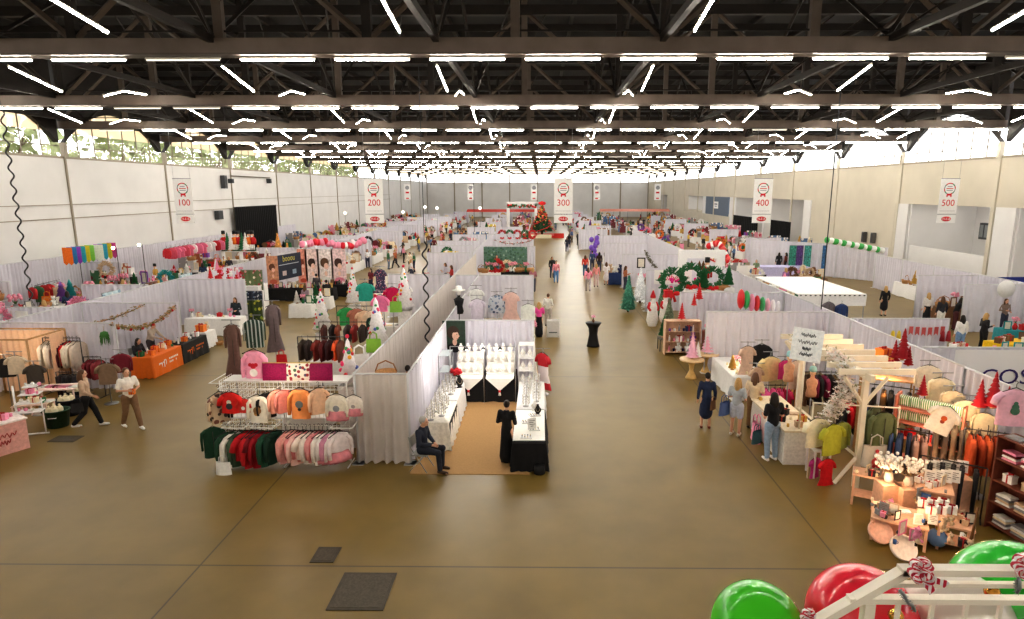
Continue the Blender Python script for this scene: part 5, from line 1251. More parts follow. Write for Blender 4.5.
# ---- shoppers
person_at(705, 428, PI * .95, 'stand', 'long', (40, 50, 78), 'skirt', (38, 48, 74), 'woman in navy dress standing in the aisle with a brown bag', 'short', 'dark', shoe=(120, 60, 50))
q = P(713, 405, .85); small('tote', (q[0], q[1], .72), 'brown', 'on the arm of the woman in navy', .8, .75)
person_at(735, 435, PI * .8, 'hold', 'short', (176, 180, 186), 'shorts', (196, 200, 214), 'blond woman in grey shirt and pale shorts', 'long', 'blond', shoe=(220, 210, 196))
q = P(728, 408, .8); small('tote', (q[0] - .1, q[1], .6), 'blue', 'carried by the blond woman', .6, 1.15, (84, 104, 150)); small('tote', (P(740, 425)[0] + .35, P(740, 425)[1], .35), 'black', 'carried by the blond woman', 1.2, .9)
person_at(752, 428, PI * .85, 'bag', 'short', (226, 206, 176), 'trousers', (130, 100, 70), 'shopper in tan clothes beside the blond woman', 'long', 'brown')
person_at(770, 460, PI * 1.08, 'hold', 'short', (30, 30, 36), 'trousers', (150, 170, 194), 'dark-haired woman in black top and light blue jeans', 'long', 'dark', shoe=(230, 224, 220), s=1.08)
q = P(757, 435, .6); small('tote', (q[0], q[1], .38), 'teal', 'hanging from the arm of the woman in jeans', .6, 1.0, (60, 90, 96))
# ================================================================ LEFT BOOTHS
# peach lit stall at the left edge
PCH = C(240, 206, 176, .8, noise=.08, trans=.3)
root = empty('wooden_stall', (-17.6, 19.9, 0)); b = MB()
for x in (-1.2, 1.2):
    for y in (-.8, .8): b.tube([(x, y, 0), (x, y, 2.3)], .035, WOOD, 6)
for y in (-.8, .8): b.tube([(-1.2, y, 2.3), (1.2, y, 2.3)], .03, WOOD, 6)
for x in (-1.2, 1.2): b.tube([(x, -.8, 2.3), (x, .8, 2.3)], .03, WOOD, 6)
b.build('frame', root)
b = MB(); b.sheet(lambda u, v: (-1.2 + 2.4 * u, .8 + .03 * math.sin(u * 70), .05 + 2.2 * v), 90, 2, PCH); b.build('back_cloth', root)
b = MB(); b.sheet(lambda u, v: (1.2 + .03 * math.sin(u * 50), .1 + .7 * u, .05 + 2.2 * v), 40, 2, PCH); b.build('side_cloth', root)
reg(root, 'wooden framed stall with peach cloth at the left edge', 'stall'); point((-17.5, 19.3, 2.0), 30, (1, .72, .45), .15)
for px, py, c, cn, k in ((4, 356, (40, 36, 36), 'black', 'sweater'), (33, 362, (74, 66, 60), 'charcoal', 'vest'), (14, 352, (226, 206, 180), 'cream', 'tee')): on_stand(k if k in ('sweater', 'tee') else 'tee', px, py, 18.6, c, cn, 'in front of the peach stall', .95, .3)
rail_row(42, 80, 338, 20.6, [('sweater', (216, 208, 196), 'cream'), ('sweater', (196, 188, 178), 'grey'), ('sweater', (222, 214, 204), 'cream'), ('sweater', (206, 198, 190), 'pale grey'), ('sweater', (112, 46, 52), 'maroon'), ('sweater', (96, 40, 48), 'plum'), ('sweater', (206, 36, 40), 'red'), ('sweater', (236, 226, 208), 'ivory'), ('sweater', (228, 216, 200), 'ivory'), ('coat', (206, 190, 176), 'stone')], 'tall rail of tops left of the orange table', 1.35)
rail_row(55, 80, 372, 19.9, [('pants', (40, 34, 38), 'black'), ('pants', (56, 40, 44), 'dark plum'), ('pants', (36, 34, 40), 'black'), ('pants', (46, 40, 44), 'charcoal'), ('pants', (38, 34, 36), 'black'), ('pants', (44, 40, 46), 'black')], 'low left rail of dark trousers', 1.15)
rail_row(84, 100, 357, 20.3, [('sweater', (120, 36, 46), 'maroon'), ('sweater', (110, 30, 42), 'wine red'), ('sweater', (124, 44, 50), 'maroon')], 'short rail of maroon tops')
on_stand('tee', 106, 361, 19.6, (136, 112, 90), 'brown', 'on the white stand left of the orange table', 1.15, .25)
on_stand('sweater', 120, 352, 20.4, (120, 34, 50), 'maroon', 'beside the orange table', 1.05, .4)
# white tiered stand, tables, tubs
def tier_stand():
    root = empty('tiered_stand'); MB().tube([(-.32, 0, 0), (-.32, 0, 1.5)], .03, WHITE, 6).tube([(.32, .0, 0), (.32, 0, 1.1)], .02, WHITE, 6).tube([(-.32, -.35, .02), (-.32, .35, .02)], .025, WHITE, 6).tube([(-.55, 0, .02), (.4, 0, .02)], .025, WHITE, 6).build('frame', root)
    for k, (z, w) in enumerate(((.75, .7), (.98, .62), (1.2, .5), (1.4, .36))): MB().box((.02, .12 * k - .1, z), (w, .34, .025), WHITE).build('shelf', root)
    return root
TSx, TSy = -14.75, 16.9
use(('tier', 1), tier_stand, 'white tiered display stand at the left booth corner', 'display stand', (TSx, TSy, 0), .3)
for i in range(12):
    z = (.765, .995, 1.215, 1.415)[i // 3]; small(R.choice(['mug', 'candle', 'gift_box', 'ornament']), (TSx - .2 + .2 * (i % 3), TSy - .12 + .12 * (i // 3), z), R.choice(['white', 'white', 'cream', 'beige', 'pink']), 'on the white tiered stand', 0, .75)
root = empty('pink_counter', (-14.75, 15.6, 0)); MB().box((0, 0, .42), (.8, 1.3, .84), C(226, 170, 160)).build('body', root); MB().box((0, 0, .86), (.86, 1.36, .04), C(240, 226, 220)).build('worktop', root)
b = MB(); 
for j, (z, w) in enumerate(((.52, .8), (.34, .5))):
    b.tube([(.41, -w / 2 + w * i / 30, z + .06 * math.sin(i * 1.5) + .02 * math.sin(i * .7)) for i in range(31)], .012, C(180, 60, 60), 4)
b.build('cursive_writing', root); root.rotation_euler = (0, 0, -.5); reg(root, 'pink counter with red cursive writing at the left edge', 'counter')
for i in range(12): small(R.choice(['bottle', 'candle', 'gift_box', 'plush', 'mug']), (-14.95 + .2 * (i % 3), 15.3 + .25 * (i // 3), .88), R.choice(['pink', 'blue', 'white', 'red', 'teal', 'cream']), 'on the pink counter', R.uniform(0, 3), .9)
MBt = None
def tub(c):
    root = empty('storage_tub'); b = MB(); b.lathe([(.24, 0), (.3, .5), (.32, .5), (.32, .53), (.28, .53), (.22, .04), (.001, .04)], C(*c), n=16, sx=1.15); b.build('tub', root)
    MB().tube([(-.1, -.3, .36), (-.1, -.33, .36), (.1, -.33, .36), (.1, -.3, .36)], .012, WHITE, 5).build('handle', root); return root
for i, (px, py, c, cn) in enumerate(((54, 430, (36, 66, 46), 'dark green'), (66, 418, (28, 34, 48), 'dark navy'), (75, 408, (26, 28, 36), 'black'))):
    q = P(px, py); q = (q[0] - .1, q[1] + .3, 0); use(('tub', i), lambda: tub(c), '%s tub of knit hats at the left booth' % cn, 'tub', q, .3)
    for t in range(4): small('hat', (q[0] - .14 + .18 * (t % 2), q[1] - .1 + .2 * (t // 2), .46), 'cream', 'in the %s tub' % cn, 0, .9, (240, 226, 196))
use(('stl', 1), lambda: simple_table(.9, .6, .7, C(226, 196, 180)), 'small peach table behind the tiered stand', 'side table', (-15.3, 17.7, 0), .3)
for i in range(6): small(R.choice(['folded', 'gift_box', 'plush']), (-15.6 + .14 * i, 17.7 + .1 * (i % 2), .7), R.choice(['pink', 'white', 'green', 'cream']), 'on the small peach table', 0, .8)
use(('stl2', 1), lambda: simple_table(1.3, .7, .8, C(232, 206, 196)), 'long peach table before the dark trousers', 'side table', (-15.5, 18.9, 0), .2)
for i in range(7): small('folded', (-16.05 + .18 * i, 18.9, .8 + .0), R.choice(['pink', 'maroon', 'white']), 'on the long peach table', R.uniform(-.3, .3), .9)
# orange and black table
ORG = C(226, 112, 28, .55, noise=.04)
for i, (y0, m, c2, cn) in enumerate(((23.3, ORG, WHITE, 'orange'), (25.25, C(26, 24, 24, .6), ORG, 'black'))):
    table((-14.95, y0, 0), .76, 1.9, 'carrying the %s front banner' % cn, m, cn, .8)
    root = empty('front_banner', (-14.535, y0, 0)); MB().box((0, 0, .405), (.012, 1.86, .79), m).build('banner_cloth', root)
    text('m', .5, c2, root, (.01, -.42, .42), (PI / 2, 0, PI / 2), 'logo_letter', sx=1.1)
    text('n', .5, c2, root, (.01, -.2, .48), (PI / 2, 0, PI / 2), 'logo_letter', sx=.8)
    b = MB()
    for j, (w, z) in enumerate(((.62, .52), (.5, .38))):
        for q in range(6): b.box((.008, .1 + w * q / 6, z), (.004, w / 9, .07), c2)
    b.build('small_lettering', root); reg(root, '%s front banner with %s logo on the vendor table' % (cn, 'white' if i == 0 else 'orange'), 'banner')
for i in range(16): small(R.choice(['gift_box', 'gift_box', 'mug', 'candle', 'bottle']), (-15.1 + .3 * (i % 2), 22.55 + .22 * i, .815), R.choice(['orange', 'white', 'orange', 'green', 'cream']), 'on the orange and black tables', R.uniform(-.3, .3), .95)
person((-16.0, 24.6, 0), PI / 2, 'reach', 'long', (196, 180, 164), 'trousers', (60, 56, 60), 'dark-haired vendor in beige behind the black table', 'short', 'dark')
person((-15.8, 23.5, 0), PI * .45, 'sit', 'long', (40, 38, 44), 'trousers', (40, 40, 50), 'vendor in black sitting behind the orange table', 'long', 'dark')
use('chair', chair_build, 'folding chair under the vendor in black', 'chair', (-15.82, 23.5, 0), PI * .45)
q = PY(112, 332, 21.3)
def plant_hang():
    root = empty('hanging_plant'); rr = random.Random(2); b = MB()
    for i in range(60):
        a = rr.uniform(0, 6.28); L = rr.uniform(.2, .7); b.tube([(0, 0, .55), (.12 * math.cos(a), .12 * math.sin(a), .5), (.2 * math.cos(a), .2 * math.sin(a), .55 - L)], [.02, .03, .004], C(66, 120, 56), 4)
    b.build('leaves', root); MB().tube([(0, 0, .5), (0, 0, .8)], .01, WOOD, 4).build('hanger', root); return root
use('ph', plant_hang, 'green trailing plant hung on the curtain by the orange table', 'hanging plant', (q[0], 20.9, 1.75), s=.75)
GG = [C(150, 140, 90, .8), C(196, 150, 110, .8)]
def swag(p, q, sag, n, label, cols=GG, leaf=(110, 104, 60), sz=.07):
    p, q = Vector(p), Vector(q); garland([tuple(p.lerp(q, t) - Vector((0, 0, sag * 4 * t * (1 - t)))) for t in [i / 8 for i in range(9)]], n, .05, label, cols, leaf, sz)
swag((-14.95, 20.95, 2.4), (-14.95, 24.9, 2.35), .45, 200, 'gold leaf garland swagged above the orange table')
swag((-18.9, 21.3, 2.4), (-16.2, 24.85, 2.4), .5, 160, 'gold leaf garland swagged behind the clothes rack')
for i in range(6):
    t = (i + .5) / 6; small('ornament', (-14.93, 20.95 + 3.95 * t, 2.28 - 1.8 * t * (1 - t)), 'red', 'on the garland above the orange table', 0, .8)
# white grid shelf, small table, long white vendor table
use(('su', 2), lambda: shelf_unit(1.5, .4, 2.1, 5, WHITE), 'white shelf unit behind the black vendor table', 'shelf unit', (-16.9, 26.2, 0), PI / 2 + .1)
for i in range(15): small(R.choice(['gift_box', 'candle', 'mug', 'sign']), (-16.85, 25.6 + .28 * (i % 5), .13 + .49 * (i // 5 + 1)), R.choice(['white', 'cream', 'beige']), 'on the white shelf unit', PI / 2, .8)
table((-15.25, 27.2, 0), .7, .8, 'beyond the black vendor table', WHITE, 'white', .72); small('basket', (-14.75, 27.6, 0), 'brown', 'beside the small white table'); small('gift_box', (-15.25, 27.1, .74), 'orange', 'on the small white table', 0, 1.6); small('plush', (-15.2, 27.5, .74), 'cream', 'on the small white table')
table((-15.95, 29.7, 0), 2.6, .8, 'with the seated vendor in black', WHITE, 'white', .85)
for i in range(9): small(R.choice(['mug', 'gift_box', 'candle', 'vase', 'sign']), (-17.1 + .26 * i, 29.7 + .15 * (i % 2), .865), R.choice(['red', 'white', 'cream', 'pink', 'white']), 'on the long white vendor table', 0, .95)
person((-15.25, 30.4, 0), 0., 'hold', 'long', (34, 46, 54), 'trousers', (40, 40, 46), 'brown-haired vendor in dark top behind the long white table', 'long', 'brown')
# hanging fabrics at the end of that row
def fabric_hang(w, h):
    root = empty('hanging_textile'); MB().sheet(lambda u, v: ((u - .5) * w, .03 * math.sin(u * 24), h * v), 30, 4, WHITE).build('fabric', root); b = MB(); b.tube([(-w / 2, 0, h), (w / 2, 0, h)], .015, STEEL, 5); b.tube([(-w / 2, .03, -.6), (-w / 2, .03, h)], .015, STEEL, 5); b.tube([(w / 2, .03, -.6), (w / 2, .03, h)], .015, STEEL, 5); b.build('pole', root); return root
for i, (px0, px1, pt, pb, m, cn) in enumerate(((243, 262, 270, 290, dots((96, 110, 70), [(206, 150, 150), (236, 226, 200), (150, 60, 60)], 5, .4), 'green floral'), (243, 262, 291, 306, dots((44, 52, 70), [(200, 206, 210), (120, 140, 170)], 7, .35), 'navy spotted'), (246, 262, 300, 325, dots((60, 76, 40), [(206, 200, 70), (150, 170, 60)], 4, .42), 'green and yellow'))):
    Y = 33.2 - i * .5; a, c = PY(px0, pb, Y), PY(px1, pt, Y); use(('fh', i), lambda: fabric_hang(c[0] - a[0], c[2] - a[2]), '%s textile hanging at the end of the left row' % cn, 'textile', ((a[0] + c[0]) / 2, Y, a[2]), 0, cols={'fabric': m})
# posters with women's faces, dark board
def board(px0, py0, px1, py1, Y0_, Y1_, label, m):
    a, c = PY(px0, py1, Y0_), PY(px1, py0, Y1_); L = math.hypot(c[0] - a[0], Y1_ - Y0_); root = empty('exhibition_board', (a[0], Y0_, a[2]), math.atan2(Y1_ - Y0_, c[0] - a[0])); h = c[2] - a[2]
    MB().box((L / 2, 0, h / 2), (L, .05, h), m).build('board', root); return root, L, h
root, L, h = board(277, 252, 300, 281, 39.0, 41.6, '', C(40, 46, 62, .6)); text('booou', .55, C(206, 196, 90), root, (L / 2, -.035, h * .83), (PI / 2, 0, 0), 'lettering', sx=.9)
b = MB(); b.box((L / 2, -.03, h * .6), (L * .8, .01, .04), C(190, 200, 210)); b.box((L * .3, -.03, h * .25), (.4, .01, .3), C(196, 180, 176)); b.box((L * .7, -.03, h * .25), (.4, .01, .3), C(150, 170, 190)); b.build('small_pictures', root); reg(root, 'dark blue exhibition board with yellow lettering', 'board')
portrait(268, 256, 277, 284, 38.8, 'narrow tan portrait poster left of the dark blue board', (196, 140, 110), (100, 60, 40), (236, 190, 166), (180, 90, 70))
for i, (x0, x1, bg, hc_, tp) in enumerate(((299, 306, (224, 150, 130), (130, 60, 40), (190, 80, 60)), (306.5, 318, (232, 206, 200), (60, 40, 34), (206, 196, 190)), (318.5, 332, (236, 222, 218), (100, 70, 50), (226, 220, 216)), (332.5, 345, (230, 200, 200), (70, 44, 40), (216, 130, 150)))):
    portrait(x0, 249, x1, 283, 42.5, 'pale poster of a smiling woman beside the dark board', bg, hc_, (240, 200, 180), tp)
PO = 'by the posters'
for i, (px, py, L) in enumerate(((283, 300, 2.4), (312, 300, 3.0), (338, 296, 2.4))):
    q = P(px, py); table((q[0], q[1], 0), L, .8, 'of black cloth before the posters', BLK, 'black', .8)
    for k in range(int(L * 4)): small(R.choice(['sign', 'bottle', 'bust', 'frame', 'gift_box']), (q[0] - L / 2 + .15 + k * .24, q[1], .815), R.choice(['black', 'pink', 'gold', 'brown', 'white']), 'on the black tables by the posters', 0, 1)
person_at(307, 315, PI * .9, 'stand', 'short', (150, 130, 140), 'trousers', (90, 90, 120), 'shopper in patterned clothes walking by the posters', 'long', 'brown'); person_at(328, 308, PI * 1.1, 'hold', 'long', (34, 34, 38), 'trousers', (34, 34, 40), 'shopper in black standing before the posters', 'short', 'dark')
person_at(318, 300, PI, 'stand', 'long', (70, 64, 70), 'trousers', (40, 40, 48), 'shopper in grey behind the one in black', 'short', 'dark')
table((-13.2, 36.5, 0), 1.4, .7, 'with white goods left of the shopper', WHITE, 'white', .7); table((-13.3, 34.0, 0), 1.2, .7, 'at the end of the left row', WHITE, 'white', .75)
for i in range(8): small(R.choice(['vase', 'plush', 'frame', 'minitree']), (-13.75 + .17 * i, 36.5 - 2.5 * (i % 2), .77), R.choice(['white', 'cream', 'beige', 'green']), 'on the tables at the end of left row', 0, 1.2)
# two walkers in the left aisle
person_at(90, 428, PI * .62, 'walk', 'long', (196, 168, 144), 'trousers', (26, 26, 30), 'brown-haired woman in tan blouse walking past the racks', 'long', 'brown', shoe=(230, 230, 230), s=1.05)
person_at(133, 428, PI * .3, 'walkhold', 'short', (240, 234, 224), 'trousers', (130, 100, 74), 'woman in white shirt and brown trousers holding an orange box', 'short', 'brown', shoe=(244, 244, 240), s=1.08)
q = P(131, 398, 1.1); small('gift_box', (P(133, 428)[0] + .22, P(133, 428)[1] - .16, 1.12), 'orange', 'in the hands of the woman in white', .3, .7)
small('tote', (P(90, 428)[0] - .05, P(90, 428)[1] - .32, .62), 'black', 'carried by the woman in tan blouse', .6, .8)
# ---- booths of the outer left aisle
FLAGS = [('orange', (240, 120, 40)), ('blue', (60, 150, 220)), ('purple', (170, 90, 200)), ('teal', (60, 190, 190)), ('yellow', (240, 214, 60)), ('green', (130, 200, 90)), ('white', (244, 244, 240)), ('purple', (180, 110, 210)), ('teal', (70, 190, 200)), ('yellow', (236, 206, 60)), ('magenta', (200, 80, 160))]
for i, (cn, c) in enumerate(FLAGS):
    t = i / (len(FLAGS) - 1); px = 68 + 44 * t; q = PY(px, 257 - 6 * t, 36 + 5 * t); w = .3 if cn != 'white' else .6
    b = MB(); b.add([(-w, 0, .55), (w, 0, .55), (w, 0, -.35), (w * .5, 0, -.5), (0, 0, -.35), (-w * .5, 0, -.5), (-w, 0, -.35)], [(0, 1, 2, 3, 4, 5, 6)], C(*c, .8)); o = b.build('paper_flag', None, q); reg(o, '%s paper flag strung above the far left booth' % cn, 'flag', 'paper flags')
def stall(x, y, L, D, rz, desc, kinds, colors, h=.8, n=None, cloth=WHITE, cn='white', s=1.25, z2=0):
    table((x, y, 0), L, D, desc, cloth, cn, h, rz)
    n = n or int(L / .3)
    for i in range(n):
        u = -L / 2 + L * (i + .5) / n; v = R.uniform(-.3, .3) * D
        small(R.choice(kinds), (x + u * math.cos(rz) - v * math.sin(rz), y + u * math.sin(rz) + v * math.cos(rz), h + .015), R.choice(colors), 'on the %s table %s' % (cn, desc), rz + R.uniform(-.4, .4), s * R.uniform(.85, 1.2))
XM = ['red', 'green', 'white', 'gold', 'cream', 'brown', 'pink']; KK = ['gift_box', 'vase', 'plush', 'minitree', 'frame', 'basket', 'candle', 'sign', 'wreath', 'nutcracker']
drape((-22.4, 24.), (-19.3, 24.), 1, 'across the outer left booths, near'); drape((-22.6, 30.), (-19.3, 30.), 1, 'across the outer left booths, middle'); drape((-29.4, 39.5), (-27., 39.5), 1, 'beside the paper flags'); drape((-29.4, 31.), (-27, 31.), 1, 'in the corner of the left wall')
stall(-22.5, 27., 4.6, .8, PI / 2, 'of crafts behind the divider, first', KK, ['white', 'brown', 'teal', 'cream', 'maroon']); stall(-22.5, 33.5, 5, .8, PI / 2, 'of crafts behind the divider, second', KK, ['white', 'blue', 'brown', 'red'])
stall(-22.5, 40.5, 5, .8, PI / 2, 'of crafts behind the divider, third', KK, XM)
stall(-26.6, 33., 4, .8, PI / 2, 'at the left wall, nearest', ['plush', 'frame', 'basket', 'vase', 'bust'], ['black', 'brown', 'white', 'grey']); stall(-26.8, 38., 4.5, .8, PI / 2, 'at the left wall under the flags', KK, ['brown', 'maroon', 'cream', 'gold', 'red']); stall(-26.8, 44., 5, .8, PI / 2, 'at the left wall beyond the flags', KK, XM)
small('minitree', (P(72, 302, .8)[0], P(72, 302, .8)[1], .815), 'teal', 'rising behind the divider at left', 0, 2.1)
for i, (px, c, cn) in enumerate(((103, (206, 226, 232), 'pale blue'), (122, (120, 80, 60), 'brown'), (134, (214, 230, 234), 'pale blue'))):
    q = PY(px, 280, 33.); use(('fh', 9), lambda: fabric_hang(1.2, 1.0), '%s patterned quilt hung on the left divider' % cn, 'textile', (-19.4 + .0, 27.5 + i * 3., 1.5), PI / 2, cols={'fabric': dots(c, [(150, 180, 196), (230, 236, 238), (90, 110, 130)] if i != 1 else [(220, 180, 90), (50, 36, 30)], 4, .4)})
for i in range(6): person((-24.6 + R.uniform(-1, 1), 28 + i * 4.3, 0), R.uniform(0, 6), R.choice(['stand', 'hold', 'bag']), 'long', R.choice([(60, 60, 70), (180, 60, 60), (200, 200, 200), (40, 60, 90)]), 'trousers', (50, 54, 70), 'distant shopper in the outer left aisle', 'long', R.choice(['brown', 'dark', 'blond']))
for (px, py) in ((75, 253), (113, 248), (139, 245), (30, 260)):
    q = PY(px, py, 38.); root = empty('spot_lamp', q); MB().ell((0, 0, 0), .09, C(255, 244, 220, .4, noise=0, emit=10), 8, 6).build('bulb', root); MB().tube([(0, .05, 0), (0, .3, 0), (0, .3, -q[2])], .02, BLACK, 5).build('arm', root); reg(root, 'small bright lamp on a pole in the outer left booths', 'lamp')
# things on the left wall
mbx = lambda c, d, m, nm, lab, cat: reg(MB().box((0, 0, 0), d, m).build(nm, None, c), lab, cat)
a, c = PX(237, 241, WL + .45), PX(276, 205, WL + .45)
root = empty('stage_curtain', (WL + .45, (a[1] + c[1]) / 2, 0)); L = abs(c[1] - a[1])
b = MB(); b.sheet(lambda u, v: (.1 * math.sin(u * 2 * PI * 22) * (1 - .4 * v), (u - .5) * L, .05 + (c[2] - .05) * v), 176, 4, C(20, 20, 22, .9, noise=.1)); b.build('cloth', root); MB().tube([(0, -L / 2, c[2]), (0, L / 2, c[2])], .04, BLACK, 6).build('rail', root); reg(root, 'black curtain hanging on the left wall', 'curtain')
for px, py, sy, sz, lab in ((224, 182, .5, 1.2, 'black loudspeaker high on the left wall'), (219, 215, .8, .8, 'square grey cabinet low on the left wall'), (269, 181, .4, .5, 'small black box at the pipe end on left wall'), (231, 181, .4, .4, 'small black box at the pipe start on left wall')):
    q = PX(px, py, WL + .25); root = empty('wall_box', q); MB().box((0, 0, 0), (.4, sy, sz), C(70, 72, 76)).build('casing', root); MB().box((.21, 0, 0), (.02, sy * .8, sz * .8), C(50, 52, 56)).build('front_grille', root); reg(root, lab, 'wall box')
q0, q1 = PX(231, 176, WL + .2), PX(270, 178, WL + .2); o = MB().tube([(WL + .2, q0[1], q0[2]), (WL + .2, q1[1], q0[2])], .06, C(120, 112, 100), 6).build('wall_pipe'); reg(o, 'horizontal pipe along the left wall above black curtain', 'pipe')
# ================================================================ CENTRE ROW BEYOND THE JEWELLERY
stall(-1.2, 22.5, 2.0, .7, 0, 'behind the jewellery curtain, right', ['vase', 'frame', 'tote', 'bust', 'plush'], ['white', 'black', 'grey', 'pink'], 1.5, 8, s=1.4)
stall(-2.9, 22.6, 1.2, .7, 0, 'behind the jewellery curtain, left', ['basket', 'vase', 'frame'], ['brown', 'white', 'red'], 1.5, 4, s=1.4)
def mannequin(c2, hat=True):
    root = empty('dress_form'); MB().tube([(0, 0, 0), (0, 0, 1.1)], .02, BLACK, 6).lathe([(.2, 0), (.2, .015), (.03, .03)], BLACK, n=12).build('stand', root)
    b = MB(); b.lathe([(.14, 1.0), (.17, 1.1), (.13, 1.28), (.17, 1.45), (.19, 1.54), (.06, 1.62), (.05, 1.7)], C(*c2), n=18, sy=.65); b.build('torso', root)
    if hat: MB().lathe([(.24, 1.86), (.25, 1.88), (.12, 1.9), (.11, 2.02), (.001, 2.04)], C(240, 238, 234), n=18).build('hat', root); MB().ell((0, 0, 1.8), (.08, .1, .12), WHITE, 12, 9).build('head', root)
    return root
q = PY(459, 305, 24.5); use(('man', 1), lambda: mannequin((30, 30, 34)), 'black dress form with white hat in the centre booth', 'mannequin', (q[0], 24.5, 1.0), 0, 1.1)
o = MB().box((0, 0, .49), (.6, .6, .98), WHITE).box((0, 0, .99), (.64, .64, .02), WHITE).build('plinth', None, (q[0], 24.5, 0)); reg(o, 'white plinth under the black dress form', 'plinth')
on_pole('dress', 477, 296, 24., (214, 206, 220), 'pale lilac', 'in the centre booth', 1.2, .2); on_pole('dress', 511, 290, 24.5, (222, 186, 176), 'blush', 'in the centre booth', 1.25, -.2); on_pole('sweater', 497, 292, 25.5, (70, 84, 110), 'blue patterned', 'in the centre booth', 1.2, 0, dots((206, 212, 222), [(60, 76, 110), (120, 140, 170)], 8, .4)); on_pole('tee', 476, 286, 26.5, (236, 236, 234), 'white', 'in the centre booth', 1.1, 0); on_pole('vest', 528, 302, 24., (232, 236, 230), 'white embroidered', 'in the centre booth', 1.2, .2)
person_at(539, 337, PI, 'hold', 'short', (240, 90, 170), 'longskirt', (26, 26, 30), 'blond woman in bright pink shirt and black skirt', 'long', 'blond')
person_at(548, 326, PI * .9, 'hold', 'long', (226, 222, 214), 'trousers', (190, 180, 170), 'person in white beyond the woman in pink', 'short', 'brown')
root = empty('sandwich_board', P(553, 337)); b = MB(); b.box((0, -.12, .42), (.6, .03, .85), WHITE, rx=.16); b.box((0, .12, .42), (.6, .03, .85), WHITE, rx=-.16); b.build('boards', root); b = MB(); b.lathe([(.1, 0), (.17, 0), (.17, .006), (.1, .006)], C(70, 80, 90), n=20); o = b.build('round_mark', root); o.rotation_euler = (PI / 2 + .16, 0, 0); o.location = (0, -.145, .55)
b = MB(); b.box((0, -.16, .26), (.4, .004, .05), C(90, 96, 104), rx=.16); b.build('writing', root); reg(root, 'white sandwich board with round mark beside the aisle', 'sign')
on_pole('dress', 543, 350, 20.7, (186, 40, 56), 'red and white patterned', 'at the jewellery booth corner', 1.25, -.8, stripes((196, 30, 46), (240, 226, 226), 2, 1.1, duty=.5))
def mid_person(px, py, label, **k):
    d = dict(pose='stand', top='long', topc=(120, 120, 130), bot='trousers', botc=(60, 64, 84), hair='long', hc='brown', rz=PI); d.update(k)
    person(P(px, py), d['rz'], d['pose'], d['top'], d['topc'], d['bot'], d['botc'], label, d['hair'], d['hc'])
mid_person(533, 292, 'woman in plaid shirt standing at the aisle edge', topc=(170, 110, 120), pose='hold', hc='blond'); mid_person(556, 283, 'person in pink shirt and jeans far down the aisle', topc=(232, 150, 160), botc=(90, 130, 180), hair='short', hc='dark', rz=0)
mid_person(552, 278, 'person in black beside the one in pink', topc=(40, 40, 44), rz=.3)
mid_person(497, 276, 'vendor in red shirt before the green backdrop', topc=(196, 50, 56), botc=(90, 120, 170), rz=0)
# booth with leafy green backdrop
drape((-4.6, 51.5), (-.4, 51.5), 1, 'beside the green leaf backdrop', fine=True)
a, c = PY(484, 274, 51.3), PY(527, 247, 51.3); o = MB().box((0, 0, 0), (c[0] - a[0], .06, c[2] - a[2]), dots((92, 126, 112), [(60, 96, 80), (150, 176, 160), (80, 120, 90)], 5, .5)).build('backdrop', None, ((a[0] + c[0]) / 2, 51.3, (a[2] + c[2]) / 2)); reg(o, 'green leafy backdrop panel in the centre row', 'backdrop')
stall(-1.8, 47.5, 2.4, .8, 0, 'before the green backdrop', ['vase', 'wreath', 'basket'], ['white', 'cream', 'green'], .8, 8, BLK, 'black', 1.8); stall(-3.8, 47., 1.6, .8, 0, 'left of the black flower table', ['vase', 'wreath', 'basket'], ['white', 'cream', 'green', 'red'], .8, 6, s=1.8)
drape((-4.4, 58.5), (-.6, 58.5), 1, 'with the red bead garland', fine=False)
swag((-4.3, 58.4, 2.4), (-.7, 58.4, 2.4), .35, 60, 'red bead garland swagged on the white curtain', [RED, C(240, 240, 240)], (60, 90, 60), .12)
for i in range(5): small('wreath', (-4 + i * .8, 66, 1.9), ('red', 'green')[i % 2], 'on the white wall in the far centre row', 0, 1.8)
# other side of the corridor
for (px, py, c, cn, k) in ((404, 282, (246, 244, 244), 'white', 'tee'),): on_pole(k, px, py, 31., c, cn, 'by the corridor curtain', 1.3, 0)
drape((-8.4, 34.), (-5.0, 34.), 1, 'at the end of the children\'s booth')
drape((-9.4, 57.), (-5.6, 57.), 1, 'beyond the mirror table', fine=False); drape((-5.0, 46.), (-5.0, 70.), 5, 'along the centre row, far part', fine=False); drape((-8.4, 46.), (-5.2, 46.), 1, 'before the doll with red hair')
stall(-6.2, 35.5, 2.4, .7, 0, 'beyond the children\'s booth', ['plush', 'gift_box', 'frame', 'tote'], ['white', 'grey', 'pink', 'black'], .8); stall(-7.8, 40, 4, .8, PI / 2, 'left of the centre row', ['plush', 'frame', 'vase', 'tote'], ['white', 'blue', 'grey', 'red'], .8)
for i, (px, py, c, cn) in enumerate(((424, 292, (236, 236, 240), 'white'), (446, 280, (206, 200, 214), 'pale grey'), (452, 283, (196, 60, 60), 'red'), (436, 278, (60, 60, 70), 'black'), (368, 262, (240, 240, 244), 'white'))): mid_person(px, py + 6, '%s-clad shopper in the two-hundred aisle' % cn, topc=c, rz=R.uniform(0, 6), pose='hold')
